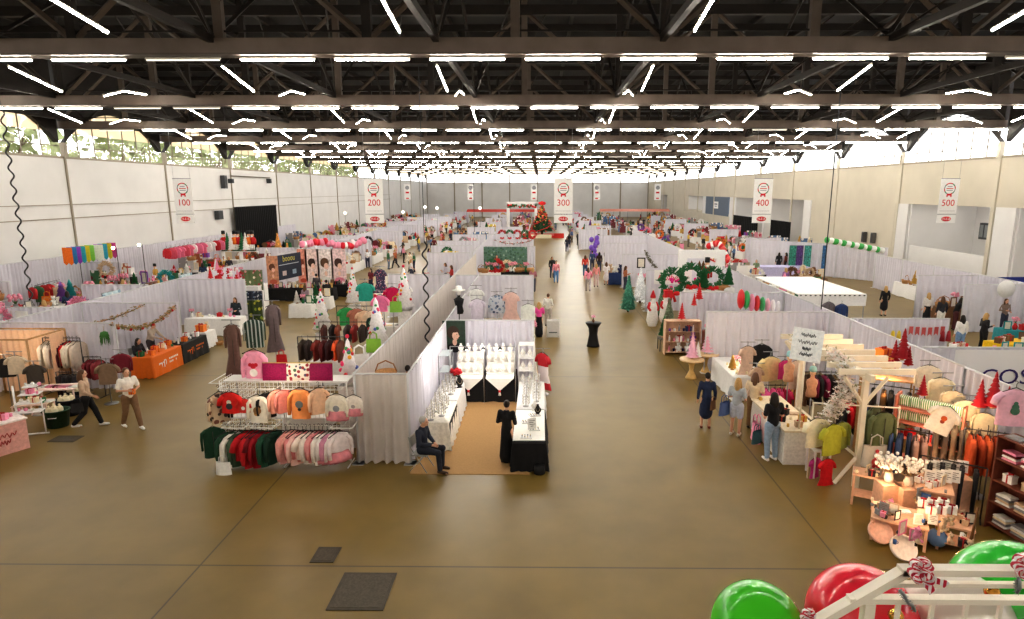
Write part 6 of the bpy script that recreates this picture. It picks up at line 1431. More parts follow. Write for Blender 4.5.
# ================================================================ MIDDLE AISLE: TREE, COCKTAIL TABLE
def big_tree(Hh):
    root = empty('christmas_tree'); MB().tube([(0, 0, 0), (0, 0, 1)], .2, BARK, 8).build('trunk', root); rr = random.Random(9)
    b = MB(); G = C(46, 84, 52, .8, noise=.3); G2 = C(66, 104, 66, .8, noise=.3)
    b.lathe([(1.6, .5), (.95, Hh * .5), (.05, Hh)], C(36, 64, 42, .9), n=20)
    for i in range(1500):
        t = rr.random() ** .8; z = .4 + (Hh - .5) * t; r = 1.8 * (1 - t) + .1; a = rr.uniform(0, 6.28); p = Vector((r * .75 * math.cos(a), r * .75 * math.sin(a), z + .1)); q = Vector((r * 1.08 * math.cos(a + rr.uniform(-.1, .1)), r * 1.08 * math.sin(a), z - .12))
        s = Vector((-math.sin(a), math.cos(a), 0)) * .14; b.add([p - s, p + s, q], [(0, 1, 2)], G if i % 2 else G2)
    b.build('branches', root)
    for m, cc, n in (('red_bauble', (196, 36, 40), 42), ('gold_bauble', (206, 160, 80), 30)):
        for i in range(n):
            t = rr.random() ** .8; r = 1.8 * (1 - t) + .12; a = rr.uniform(PI, 2 * PI); MB().ell((r * math.cos(a), r * math.sin(a), .5 + (Hh - .7) * t), .12, C(*cc, .3), 6, 5).build(m, root)
    b = MB(); rib = C(206, 40, 44, .6)
    for k in range(3): b.tube([((1.84 * (1 - i / 40) + .1) * math.cos(k * 2.1 + i * .16), (1.84 * (1 - i / 40) + .1) * math.sin(k * 2.1 + i * .16), .5 + (Hh - .7) * i / 40) for i in range(40)], .05, rib, 4)
    b.build('ribbon', root)
    b = MB(); b.ell((0, 0, Hh + .1), (.36, .3, .34), C(220, 34, 40), 8, 6); 
    for s in (-1, 1): b.ell((s * .3, 0, Hh + .1), (.28, .2, .24), C(206, 30, 36), 8, 6)
    b.build('bow', root); return root
TB = P(542, 238); tz = PY(540, 204, TB[1] + 3)[2]
use('bigtree', lambda: big_tree(tz - .35), 'tall christmas tree with red ribbon and bow on red platform', 'christmas tree', (TB[0], TB[1] + 3, .35), s=1.0)
o = MB().box((0, 0, .17), (6.4, 5, .34), C(206, 40, 36)).build('red_platform', None, (TB[0], TB[1] + 2.6, 0)); reg(o, 'low red platform under the christmas tree', 'platform')
b = MB(); b.box((0, 0, .25), (3.0, .6, .5), C(226, 214, 186)); o = b.build('cream_planter', None, (TB[0] - .1, TB[1] - .3, 0)); reg(o, 'long cream box before the christmas tree', 'box')
for s, d in ((-1, 'left'), (1, 'right')): o = MB().box((0, 0, .35), (1.5, .12, .7), C(200, 44, 40)).build('red_fence', None, (TB[0] + s * 2.5, TB[1] - .2, 0)); reg(o, 'red fence panel %s of the cream box' % d, 'fence')
# white arch with garland behind left
q = PY(522, 207, 104.); root = empty('entrance_arch', (q[0], 104., 0)); b = MB()
for s in (-1, 1): b.box((s * 2.3, 0, 2.4), (.5, .5, 4.8), WHITE)
b.box((0, 0, 4.7), (5.2, .5, .8), WHITE); b.build('frame', root); b = MB(); rr = random.Random(1)
for i in range(60): b.ell((rr.uniform(-2.4, 2.4), -.35, 4.4 + rr.uniform(-.2, .2)), rr.uniform(.1, .2), C(60, 100, 60) if i % 3 else RED, 6, 4)
b.build('garland', root); reg(root, 'white entrance arch with green garland left of the tree', 'arch')
def cocktail():
    root = empty('cocktail_table'); MB().lathe([(.3, 0), (.27, .1), (.19, .55), (.22, .85), (.36, 1.07), (.37, 1.09), (.001, 1.1)], C(22, 22, 25, .6, noise=.1), n=24, wob=.03, wn=4).build('stretch_cover', root); MB().lathe([(.28, 0), (.28, .02), (.03, .04)], BLACK, n=16).build('base', root); return root
use('ct', cocktail, 'cocktail table with black stretch cover standing in the aisle', 'cocktail table', P(593, 346)); q = P(593, 346); small('vase', (q[0], q[1] + .02, 1.1), 'brown', 'on the black cocktail table', 0, .75)
# ================================================================ RIGHT OF THE MIDDLE AISLE, Y 23..60
# christmas shop with wooden shelf
use(('su', 3), lambda: shelf_unit(1.5, .45, 1.5, 4, PALEWOOD), 'pale wooden shelf with purple goods beside the aisle', 'shelf unit', (6.15, 26.2, 0), 0)
for i in range(18): small(R.choice(['gift_box', 'bottle', 'candle', 'mug', 'plush']), (5.6 + .2 * (i % 6), 26.1, .14 + .45 * (i // 6)), R.choice(['purple', 'grey', 'pink', 'white', 'navy']), 'on the pale wooden shelf', 0, 1.1)
for px, py, s in ((682, 309, .95), (699, 300, .95), (694, 306, .7)): q = PY(px, py, 26.2); small('conetree', (q[0], 26.2, 1.52 if px < 690 else q[2]), 'red', 'above the pale wooden shelf', 0, s)
use(('su', 4), lambda: shelf_unit(.8, .4, 1.2, 3, WDK), 'narrow brown shelf at the curtain corner by the cone trees', 'shelf unit', (7.3, 25.5, 0), 0)
for i in range(9): small(R.choice(['plush', 'gift_box', 'ornament']), (7.05 + .25 * (i % 3), 25.4, .14 + .54 * (i // 3)), R.choice(['pink', 'cream', 'red']), 'on the narrow brown shelf', 0, 1.3)
def round_table():
    root = empty('round_table'); MB().lathe([(.001, .7), (.45, .7), (.46, .73), (.45, .76), (.001, .76)], C(220, 190, 150, .4), n=26).build('tabletop', root); MB().lathe([(.22, 0), (.2, .05), (.08, .3), (.1, .5), (.2, .7)], C(206, 170, 110, .4, .3), n=16).build('pedestal', root); return root
for px, py, d in ((691, 378, 'nearest the curtain corner'), (706, 372, 'behind the nearest one')):
    q = P(px, py); use('rtb', round_table, 'round gold pedestal table %s' % d, 'round table', q); small('conetree', (q[0], q[1], .76), 'pink', 'on the round gold table', .3, 1.3, (222, 170, 190)); small('conetree', (q[0] + .25, q[1] + .15, .76), 'white', 'on the round gold table', .3, .8)
use(('st', 5), lambda: simple_table(.8, .6, .55, C(90, 86, 80), .03, .02), 'dark square side table with a red figure', 'side table', P(667, 350)); q = P(667, 350); small('nutcracker', (q[0], q[1], .55), 'red', 'on the dark square side table', 0, 1.0); small('minitree', (q[0] - .15, q[1] + .1, .55), 'green', 'on the dark square side table', 0, 1.6)
def xtree(h, c, fl, n=420):
    root = empty('christmas_tree'); MB().tube([(0, 0, 0), (0, 0, h * .3)], .05, BARK, 6).build('trunk', root); rr = random.Random(int(h * 7)); b = MB(); m = [C(*c, .8, noise=.25), C(*[min(255, int(x * 1.25)) for x in c], .8, noise=.25)]
    b.lathe([(h * .2, h * .1), (.02, h)], m[0], n=12)
    for i in range(n):
        t = rr.random() ** .8; r = h * .25 * (1 - t) + .03; z = h * (.08 + .92 * t); a = rr.uniform(0, 6.28); p = Vector((r * .5 * math.cos(a), r * .5 * math.sin(a), z + .05)); q = Vector((r * 1.1 * math.cos(a), r * 1.1 * math.sin(a), z - .06)); s = Vector((-math.sin(a), math.cos(a), 0)) * .07; b.add([p - s, p + s, q + s * .3, q - s * .3], [(0, 1, 2, 3)], m[i % 2])
    b.build('branches', root); return root
for px, py, h, c, d in ((628, 312, 2.1, (70, 130, 110), 'bluish green tree at the aisle edge'), (640, 303, 2.2, (238, 240, 244), 'white flocked tree beside the bluish green one'), (650, 310, 1.9, (232, 236, 240), 'white flocked tree before the mulberry sign'), (668, 338, 1.9, (110, 120, 96), 'olive flocked tree beside the wooden shelf'), (661, 318, 1.6, (80, 110, 84), 'dark green tree behind the wooden shelf')): use(('xt', h, c), lambda: xtree(h, c, 0), d, 'christmas tree', P(px, py))
def santa():
    root = empty('santa_figure'); MB().lathe([(.2, 0), (.22, .05), (.3, .3), (.22, 1.0), (.14, 1.25)], C(240, 236, 232, .9, noise=.1), n=18).build('robe', root)
    b = MB(); b.ell((0, -.02, 1.38), (.11, .12, .14), C(232, 186, 160), 12, 9); b.build('head', root); b = MB(); b.ell((0, -.09, 1.26), (.12, .07, .18), WHITE, 10, 8); b.build('beard', root); b = MB(); b.lathe([(.14, 1.44), (.13, 1.52), (.02, 1.82)], RED, n=14); b.ell((0, 0, 1.84), .045, WHITE, 8, 6); b.build('hat', root)
    for s in (-1, 1): MB().tube([(s * .15, 0, 1.2), (s * .26, -.06, .95), (s * .2, -.18, .82)], [.08, .075, .06], C(200, 40, 46), 8).build('sleeve', root)
    return root
for px, py, s, d in ((652, 326, 1.05, 'taller bearded figure in a white robe by the aisle'), (664, 322, .95, 'shorter bearded figure in a white robe behind shelf')): use('santa', santa, d, 'figure', P(px, py), .3, s)
q = PY(668, 297, 29.); small('gift_box', q, 'red', 'stacked among the flocked trees', 0, 1.7); small('wreath', PY(672, 296, 30.), 'green', 'leaning on the curtain behind the red cone trees', 0, 2.6)
# sign with red script
a, c = PY(654, 284, 35.7), PY(692, 270, 35.7); root = empty('shop_sign', ((a[0] + c[0]) / 2, 35.7, a[2])); W_, h_ = c[0] - a[0], c[2] - a[2]; MB().box((0, 0, h_ / 2), (W_, .04, h_), WHITE).build('panel', root); text('Mulberry', .5, C(206, 40, 70), root, (-.05, -.03, h_ * .45), (PI / 2, 0, 0), 'lettering', shear=.35, sx=.95); reg(root, 'white shop sign with red script Mulberry', 'sign')
b = MB(); rr = random.Random(4)
for i in range(40): b.ell((rr.uniform(-.9, .9), rr.uniform(-.2, .2), rr.uniform(-.35, .35)), rr.uniform(.06, .13), C(216, 40, 130), 7, 5)
o = b.build('pink_flower_spray', None, PY(686, 285, 34.8)); reg(o, 'magenta flower spray below the red script sign', 'flowers')
for px, py, k, c, s in ((690, 289, 'wreath', 'green', 2.4), (703, 290, 'minitree', 'green', 2.0), (712, 290, 'wreath', 'green', 2.2), (722, 290, 'basket', 'red', 1.6), (728, 287, 'minitree', 'green', 1.8)): q = PY(px, py, 30.5); small(k, q, c, 'in the wreath booth', 0, s); o = MB().box((0, 0, q[2] / 2), (.5, .5, q[2]), WHITE).build('plinth', None, (q[0], q[1], 0)); reg(o, 'white plinth in the wreath booth', 'plinth', 'white plinths of the wreath booth')
q = PY(706, 288, 31.); small('nutcracker', q, 'red', 'standing tall among the wreaths', 0, 1.8); o = MB().box((0, 0, q[2] / 2), (.4, .4, q[2]), C(200, 60, 60)).build('plinth', None, (q[0], q[1], 0)); reg(o, 'red plinth under the tall nutcracker', 'plinth')
# plump striped balloon row on the curtain
BC = [('red', (214, 50, 54)), ('green', (60, 160, 90)), ('pink', (240, 150, 180)), ('red', (206, 60, 60)), ('green', (70, 160, 100)), ('pink', (244, 180, 200)), ('white', (244, 240, 240)), ('white', (240, 236, 240))]
for i, (cn, c) in enumerate(BC):
    q = PY(741 + i * 5.3, 301 + i * .8 - (2 if i < 2 else 0), 25.6); s = .42 * (1 - i * .06); b = MB(); b.ell((0, 0, 0), (s * .34, s * .6, s * 1.0), C(*c, .35, noise=0), 12, 9); b.lathe([(.03, -s * 1.06), (.012, -s * .98)], C(*c), n=6); o = b.build('balloon', None, q); reg(o, '%s balloon in the striped row on the curtain' % cn, 'balloon', 'striped balloon row')
o = MB().box((0, 0, .97), (1.7, .5, 1.94), WHITE).build('plinth', None, (PY(758, 305, 25.6)[0], 25.6, 0)); reg(o, 'long white plinth carrying the striped balloon row', 'plinth')
# booths further along this row
drape((5.7, 54.5), (9.4, 54.5), 1, 'behind the navy table', fine=False); drape((6.0, 45.), (10.8, 45.), 1, 'left of the white photo frame', fine=False); drape((11.2, 37.5), (11.2, 75), 7, 'along the right divider, far part', fine=False); drape((4.6, 74.), (8.0, 74.), 1, 'in the far right row, first', fine=False); drape((6., 64.), (11, 64.), 1, 'in the far right row, second', fine=False)
stall(6.2, 46.6, 2.0, .9, 0, 'of goods under navy cloth', ['pillow', 'frame', 'plush', 'gift_box'], ['white', 'grey', 'navy', 'beige'], .85, 8, C(44, 64, 110), 'navy', 1.5)
stall(7.8, 41., 2.4, .8, 0, 'near the mulberry sign', ['frame', 'plush', 'vase'], ['white', 'grey', 'brown'], .8, 8, s=1.5); stall(6.5, 58, 4, .8, PI / 2, 'beyond the navy table', KK, ['white', 'red', 'pink', 'grey'], .8, s=1.5); stall(6.5, 69, 4, .8, PI / 2, 'far along the middle aisle', KK, XM, .8, s=1.6)
small('frame', PY(641, 268, 43.), 'black', 'hung on the curtain by the white trees', 0, 1.9)
swag(PY(645, 250, 44.5), PY(657, 268, 40.), .2, 80, 'dark leaf garland on the curtain edge of the right row', [C(90, 84, 66)], (70, 74, 50), .1)
# thick white photo frame wall
a, c = PY(678, 272, 38.), PY(725, 250, 38.); W_, h_ = c[0] - a[0], c[2]; root = empty('photo_frame_wall', (a[0], 38., 0)); b = MB(); t = .5
b.box((t / 2, 0, h_ / 2), (t, .3, h_), WHITE); b.box((W_ - t / 2, 0, h_ / 2), (t, .3, h_), WHITE); b.box((W_ / 2, 0, h_ - t / 2), (W_ - 2 * t, .3, t), WHITE); b.box((W_ / 2, 0, .8), (W_ - 2 * t, .3, 1.6), C(226, 222, 236)); b.build('frame', root); reg(root, 'thick white frame wall with an open window', 'frame wall')
for i in range(8): small(R.choice(['vase', 'minitree', 'plush', 'basket']), (a[0] + .6 + i * .25, 39.2, 1.52), R.choice(['green', 'brown', 'beige', 'magenta']), 'seen through the white frame wall', 0, 1.8)
table((a[0] + W_ / 2, 39.2, 0), W_ - .6, .7, 'behind the white frame wall', WHITE, 'white', 1.5)
for i in range(16):
    t = i / 15; q = PY(709 + 23 * t ** .7, 246 - 4 * math.sin(PI * min(1, t * 1.6)) + 24 * t ** 2, 50.5 - t); cn = ('red', 'white', 'red', 'coral')[i % 4]; b = MB(); b.ell((0, 0, 0), (.24, .24, .27), C(*{'red': (214, 40, 50), 'white': (246, 240, 240), 'coral': (236, 100, 96)}[cn], .35, noise=0), 10, 8); b.lathe([(.03, -.31), (.01, -.26)], RED, n=6); o = b.build('balloon', None, q); reg(o, '%s balloon in the red arch beside the frame wall' % cn, 'balloon', 'red balloon arch')
# purple balloons
for i in range(12): q = PY(593 + R.uniform(-2.5, 4.5), 238 + i * 1.6, 62.); o = MB().ell((0, 0, 0), (.24, .24, .28), C(122, 82, 190, .35, noise=0), 10, 8).lathe([(.03, -.36), (.01, -.31)], C(122, 82, 190), n=6).build('balloon', None, q); reg(o, 'purple balloon in the bunch beside the middle aisle', 'balloon', 'purple balloon bunch')
for px, py, lab, k in ((588, 292, 'woman in pink top walking in the middle aisle', dict(topc=(236, 150, 170), botc=(180, 170, 170), pose='walk', rz=PI)), (596, 287, 'woman in coral top with pale trousers', dict(topc=(240, 160, 160), botc=(220, 190, 190), hc='blond')), (606, 285, 'woman in white dress by the navy table', dict(topc=(240, 236, 236), bot='skirt', botc=(232, 226, 230), pose='hold')), (585, 276, 'person in red top near the purple balloons', dict(topc=(206, 70, 60), botc=(60, 90, 130))), (592, 270, 'person in blue by the purple balloons', dict(topc=(60, 80, 120), hc='dark', hair='short')), (599, 272, 'person with dark hair by the purple balloons', dict(topc=(60, 44, 44), hc='dark')), (569, 248, 'person in black standing near the tree platform', dict(topc=(36, 36, 40), hc='dark')), (567, 252, 'second person in dark clothes near the tree platform', dict(topc=(50, 50, 60))), (633, 286, 'shopper in light blue bending over the navy table', dict(topc=(150, 170, 200), pose='reach', rz=0)), (625, 290, 'shopper with rust scarf at the aisle edge', dict(topc=(176, 110, 80), pose='hold', rz=PI * .6))): mid_person(px, py, lab, **k)
# ================================================================ 400 AISLE AND THE FAR RIGHT
root = empty('white_canopy', (12.95, 30., 0)); MB().box((0, 0, 2.46), (3.0, 5.6, .05), C(246, 244, 242, .7)).build('canopy_roof', root); b = MB(); b.box((0, -2.8, 2.2), (3.0, .03, .5), WHITE); b.box((1.5, 0, 2.3), (.03, 5.6, .3), WHITE); b.build('valance', root)
b = MB()
for i in range(14): b.box((-1.4 + i * .215, -2.83, 2.42), (.07, .03, .05), C(60, 60, 64))
for i in range(24): b.box((1.53, -2.7 + i * .235, 2.45), (.03, .08, .05), C(60, 60, 64))
b.build('clips', root)
for x in (-1.45, 1.45):
    for y in (-2.75, 2.75): MB().tube([(x, y, 0), (x, y, 2.44)], .03, STEEL, 6).build('pole', root)
reg(root, 'white flat-roofed canopy with black clips along its edge', 'canopy')
for px, py, c, cn in ((829, 300, (110, 104, 108), 'grey'), (842, 302, (54, 74, 120), 'blue')): hang('coat', PY(px, py, 27.1), c, cn, 'hung on the front of the white canopy', .1, .95)
stall(13.0, 27.4, 2.4, .7, 0, 'under the white canopy front', ['frame', 'tote', 'gift_box'], ['white', 'black', 'grey'], .8)
# bunting with letters on the booth curtain
for i, ch in enumerate('MARKET'):
    q = PY(911 + i * 6.3, 331 - abs(i - 2.5) * .5 + 1, 22.0); root = empty('bunting_flag', q); MB().add([(-.075, 0, .16), (.075, 0, .16), (.075, 0, -.16), (0, 0, -.08), (-.075, 0, -.16)], [(0, 1, 2, 3, 4)], C(196, 90, 90)).build('flag', root); reg(root, 'red bunting flag on the white booth curtain', 'bunting flag', 'red bunting')
for i, (px, c, cn) in enumerate(((893, (230, 200, 60), 'yellow'), (899, (226, 196, 70), 'gold'), (905, (150, 40, 50), 'maroon'), (949, (170, 50, 60), 'crimson'), (943, (150, 40, 50), 'dark red'))): q = PY(px, 333, 22.0); o = MB().lathe([(.001, .1), (.05, .05), (.09, -.3), (.001, -.3)], C(*c), n=10).build('tassel', None, q); reg(o, '%s tassel beside the red bunting' % cn, 'tassel')
# banner with purple letters on the drape
a, c = PY(950, 392, 17.85), PY(1050, 350, 17.85); W_, h_ = c[0] - a[0], c[2] - a[2]; root = empty('lettered_banner', (a[0], 17.85, a[2])); MB().sheet(lambda u, v: (W_ * u, .02 * math.sin(u * 9), h_ * v), 24, 4, C(246, 244, 246, noise=0)).build('cloth', root); text('COS', .66, C(60, 46, 110), root, (W_ * .56, -.04, h_ * .36), (PI / 2, 0, 0), 'lettering', sx=1.15); reg(root, 'white banner with large purple letters at the right edge', 'banner')
def shopper(px, py, z, lab, **k):
    q = P(px, py, z); d = dict(pose='stand', top='long', topc=(120, 120, 130), bot='trousers', botc=(60, 64, 84), hair='long', hc='brown', rz=PI); d.update(k); person((q[0], q[1], 0), d['rz'], d['pose'], d['top'], d['topc'], d['bot'], d['botc'], lab, d['hair'], d['hc'])
shopper(963, 318, 1.6, 'dark-haired woman in white sweater and jeans', topc=(240, 236, 234), botc=(130, 160, 200), hc='dark', rz=PI); shopper(986, 318, 1.5, 'blond woman in black by the yellow table', topc=(36, 34, 38), botc=(30, 30, 36), hc='blond', rz=PI * .5, pose='hold')
shopper(886, 288, 1.6, 'woman in black with crossbody bag in the right aisle', topc=(34, 34, 38), bot='skirt', botc=(34, 34, 40), hc='blond', rz=PI); shopper(929, 295, 1.6, 'blond shopper in grey coat at the white booth', topc=(226, 222, 220), bot='longskirt', botc=(30, 30, 34), hc='blond', rz=PI); shopper(943, 300, 1.55, 'shopper in dark top and white trousers', topc=(54, 54, 62), botc=(236, 234, 230), rz=PI); shopper(957, 305, 1.3, 'shopper in black bending over a table', topc=(26, 26, 30), botc=(80, 40, 44), pose='reach', rz=PI * .4, hc='dark')
shopper(1006, 303, 1.5, 'vendor behind the teal table', topc=(140, 120, 110), hc='brown', rz=0, pose='hold')
for i, (px, c) in enumerate(((893, (40, 40, 46)), (895, (120, 60, 50)), (902, (30, 30, 34)))): person((20.6 + .6 * i, 53.5, 0), R.uniform(0, 6), 'stand', 'long', c, 'trousers', (50, 50, 60), 'distant person standing beyond the lilac table', 'long', 'dark')
stall(22.3, 27.4, 3.2, .8, 0, 'under the round white wall sign', ['frame', 'gift_box', 'vase', 'sign'], ['white', 'teal', 'brown', 'red'], .85, 9, C(40, 140, 150), 'teal', 1.2); stall(18.9, 23.6, 3.4, .9, 0.2, 'in the right aisle', ['gift_box', 'frame', 'plush'], ['teal', 'white', 'pink'], .8, 7, C(50, 150, 158), 'turquoise', 1.)
stall(P(1012, 342, .78)[0], P(1012, 342, .78)[1], 1.9, .9, .25, 'at the right edge', ['sign', 'frame', 'gift_box', 'basket'], ['yellow', 'white', 'brown'], .78, 5, C(240, 196, 30), 'yellow', 1.1)
stall(16.6, 24., 2.2, .8, .5, 'beside the woman in white sweater', ['gift_box', 'candle', 'plush'], ['red', 'white', 'beige'], .75, 6)
o = MB().lathe([(.001, 0), (.42, 0), (.42, .03), (.001, .03)], WHITE, n=28).build('round_sign', None, PY(1006, 289, 29.5)); o.rotation_euler = (PI / 2, 0, 0); reg(o, 'round white sign on the curtain above the teal table', 'sign')
stall(22.3, 32.6, 2.6, .8, 0, 'behind the three shoppers', ['basket', 'frame', 'vase'], ['brown', 'gold', 'beige'], .9, 8, C(120, 84, 56), 'brown', 1.5)
o = MB().sheet(lambda u, v: (3.2 * (u - .5), .03 * math.sin(u * 8), -.7 * v * (1 - .3 * u)), 14, 3, C(44, 60, 140)).build('blue_cloth', None, PY(997, 277, 35.)); reg(o, 'dark blue cloth hanging over the far right curtain', 'cloth')
stall(17.7, 40., 3.0, .9, .8, 'of rustic goods in the right aisle', ['basket', 'frame', 'vase', 'wreath', 'sign'], ['brown', 'beige', 'cream', 'green'], .8, 14, C(140, 110, 80), 'burlap', 1.5); stall(19., 44., 3.0, .9, .4, 'of baskets in the right aisle', ['basket', 'frame', 'vase', 'wreath'], ['brown', 'beige', 'cream'], .8, 12, C(130, 100, 76), 'tan', 1.5)
table((19.6, 50.5, 0), 4.2, 1.6, 'near the far right wall', C(200, 196, 232), 'lilac', .9)
# rugs and blankets on the drape, with green and white balloons above
drape((19.0, 56.), (26.5, 47.5), 3, 'behind the hanging rugs', h=2.7, fine=False)
for i, (px, c, cn, pt) in enumerate(((826, (60, 110, 160), 'blue', 251), (833, (96, 150, 140), 'green', 251), (842, (196, 96, 80), 'coral', 253), (849, (70, 130, 170), 'sea blue', 255), (854, (60, 110, 170), 'deep blue', 255), (800, (90, 60, 120), 'purple', 249), (793, (60, 140, 120), 'emerald', 249), (808, (70, 150, 140), 'turquoise', 250))):
    Y = 51.; q = PY(px, pt, Y); use(('rug', 1), lambda: fabric_hang(.55, 1.9), '%s rug hanging in the rug booth' % cn, 'rug', (q[0], Y, .65), 0, cols={'fabric': dots(c, [tuple(min(255, int(v * 1.3)) for v in c), tuple(int(v * .7) for v in c)], 7, .4)})
for i in range(14):
    cn = ('green', 'white')[i % 2]; q = PY(827 + i * 4.2, 240 + i * .8, 47.); o = MB().ell((0, 0, 0), (.2 + .06 * (i % 3), .22, .24), C(*((70, 176, 90) if i % 2 == 0 else (244, 246, 244)), .35, noise=0), 10, 8).lathe([(.03, -.34), (.01, -.29)], WHITE, n=6).build('balloon', None, q); reg(o, '%s balloon in the garland above the rug booth' % cn, 'balloon', 'green and white balloon garland')
stall(24.5, 40., 4, .8, PI / 2, 'before the right wall recess', ['basket', 'wreath', 'vase', 'minitree'], ['orange', 'brown', 'gold', 'red'], .9, 9, s=1.5); stall(26.9, 34.5, 4, .8, PI / 2, 'at the white wall column', ['basket', 'vase', 'minitree', 'frame'], ['orange', 'red', 'white', 'brown'], .9, 9, s=1.5)
# things on the right wall
for (px0, py0, px1, py1, nm, lab, m) in ((663 + 0, 217, 0, 0, '', '', None),): pass
a, c = PX(736, 232, WR - .3), PX(757, 216, WR - .3)
for (x0, x1) in ((733, 757), (771, 790)):
    a, c = PX(x1, 232, WR - .25), PX(x0, 217, WR - .25); root = empty('stage_curtain', (WR - .25, (a[1] + c[1]) / 2, 0)); L = abs(c[1] - a[1]); MB().sheet(lambda u, v: (.08 * math.sin(u * 90), (u - .5) * L, .03 + 3.4 * v), 90, 2, C(22, 22, 24, .9)).build('cloth', root); MB().tube([(0, -L / 2, 3.43), (0, L / 2, 3.43)], .04, BLACK, 6).build('rail', root); reg(root, 'low black curtain along the right wall', 'curtain')
q = PX(716, 205, WR - .06); root = empty('wall_sign', q); MB().box((0, 0, 0), (.06, 2.4, 1.1), WHITE).build('panel', root); b = MB(); b.box((-.035, 0, .15), (.01, 1.6, .2), C(120, 126, 136)); b.box((-.035, 0, -.2), (.01, 1.2, .14), C(150, 156, 164)); b.build('writing', root); reg(root, 'white sign on the blue-grey wall panel', 'sign')
for px, py in ((864, 237), (873, 238)): q = PX(px, py, WR - .2); root = empty('wall_box', q); MB().box((0, 0, 0), (.3, .35, .9), C(90, 88, 86)).build('casing', root); MB().box((-.16, 0, 0), (.02, .28, .7), C(50, 50, 52)).build('front_grille', root); reg(root, 'grey box mounted on the right wall', 'wall box')
q = PX(908, 234, WR + .8); root = empty('wall_cabinet', (WR + 4.6, 46., 4.0)); MB().box((0, 0, 0), (.3, 2., 1.2), C(60, 62, 64)).build('casing', root); b = MB()
for i in range(4): b.box((-.16, -.75 + i * .5, 0), (.02, .35, .9), C(120, 124, 126))
b.build('panel', root); reg(root, 'dark electrical cabinet inside the right wall recess', 'cabinet')
# ================================================================ FAR BOOTHS
R.seed(77)
GC = [('red', (190, 50, 54)), ('pink', (226, 150, 170)), ('white', (236, 232, 230)), ('grey', (150, 146, 146)), ('brown', (120, 84, 60)), ('green', (70, 116, 80)), ('black', (44, 42, 46)), ('cream', (230, 214, 186)), ('blue', (90, 120, 160)), ('rust', (176, 96, 60)), ('maroon', (110, 40, 48)), ('yellow', (226, 196, 70))]
FK = ['gift_box', 'plush', 'wreath', 'minitree', 'frame', 'basket', 'vase', 'pillow', 'tote', 'sign']
FC = ['red', 'white', 'brown', 'pink', 'green', 'cream', 'beige', 'gold', 'grey', 'teal', 'black', 'purple', 'orange']
PT = [(60, 60, 70), (170, 60, 60), (220, 216, 214), (70, 90, 130), (200, 150, 150), (50, 50, 54), (120, 140, 110), (226, 190, 90), (150, 110, 160)]
def board_stand(w, h):
    root = empty('display_board'); MB().box((0, 0, h * .6), (w, .05, h * .8), WHITE).build('panel', root)
    for s in (-1, 1): MB().tube([(s * w * .45, 0, 0), (s * w * .45, .02, h)], .025, STEEL, 5).build('leg', root)
    return root
def far_booth(x, y, side, d, big=1., clothes=False, div=None, tall=True):
    """side: +1 the booth opens to the right, -1 to the left"""
    table((x + side * .9, y, 0), 3.6, .8, 'in the ' + d, WHITE, 'white', .8, PI / 2)
    for i in range(7):
        k = R.choice(FK); small(k, (x + side * (.7 + .4 * (i % 2)), y - 1.6 + .53 * i, .815), R.choice(FC), 'in the ' + d, R.uniform(-.5, .5), big * R.uniform(1.1, 1.9))
    if clothes:
        h = 1.85; rack((x - side * .3, y - .3, 0), 2.2, h, 'in the ' + d, PI / 2 + .2)
        for i in range(6):
            cn, c = R.choice(GC); hang(R.choice(['sweater', 'coat', 'tee', 'dress']), (x - side * .3, y - 1.3 + .4 * i, h), c, cn, 'in the ' + d, R.uniform(-.4, .4), 1.05)
    elif tall:
        for i in range(2):
            cn, c = R.choice(GC); use(('bs', 1), lambda: board_stand(1.2, 2.1), '%s display board in the %s' % (cn, d), 'display board', (x - side * .5, y - 1 + 2. * i, 0), R.uniform(-.3, .3), (1, 1, R.uniform(.9, 1.15)), cols={'panel': dots(c, [R.choice(GC)[1], R.choice(GC)[1], (240, 236, 230)], 3.2, .42)})
            small(R.choice(['wreath', 'gift_box', 'vase', 'minitree', 'basket']), (x + side * .1, y - 1.1 + 2.2 * i, 1.5), R.choice(FC), 'high in the ' + d, 0, 1.6 * big)
            o = MB().box((0, 0, 1.49), (.7, .6, .02), WHITE).box((0, 0, .74), (.5, .4, 1.48), C(210, 206, 204)).build('plinth', None, (x + side * .1, y - 1.1 + 2.2 * i, 0)); reg(o, 'tall white plinth in the ' + d, 'plinth')
    if R.random() < .8:
        hc = R.choice(['dark', 'brown', 'blond', 'grey']); person((x + side * R.uniform(2., 3.4), y + R.uniform(-1.5, 1.5), 0), R.uniform(0, 6.28), R.choice(['stand', 'hold', 'bag', 'walk']), R.choice(['long', 'short']), R.choice(PT), R.choice(['trousers', 'trousers', 'skirt']), R.choice([(50, 54, 74), (40, 40, 44), (120, 110, 100)]), 'visitor standing by the ' + d, R.choice(['short', 'long', 'long']), hc)
def row(x, ys, side, name, pat, big=1., dv=True):
    for i, y in enumerate(ys):
        d = '%s %s' % (nth(i + 1), name)
        far_booth(x, y, side, d, big, pat[i % len(pat)] == 'c', tall=pat[i % len(pat)] != 'f')
        if dv and i % 2 == 0: drape((x - 1.7, y + 2.9), (x + 1.7, y + 2.9), 1, 'past the ' + d, fine=False)
yy = lambda a, b, s: [a + s * i for i in range(int((b - a) / s) + 1)]
row(-27.8, yy(50., 140, 7.2), 1, 'left wall booth', 'ttctc', 1.2, False)
row(-21.2, yy(47., 125, 7.2), -1, 'booth behind the left divider', 'tcft', 1.1)
row(-17.2, yy(54., 140, 6.6), 1, 'booth left of the two-hundred aisle', 'ctct', 1.15)
row(-7.4, yy(49., 140, 6.6), -1, 'booth right of the two-hundred aisle', 'tctt', 1.15)
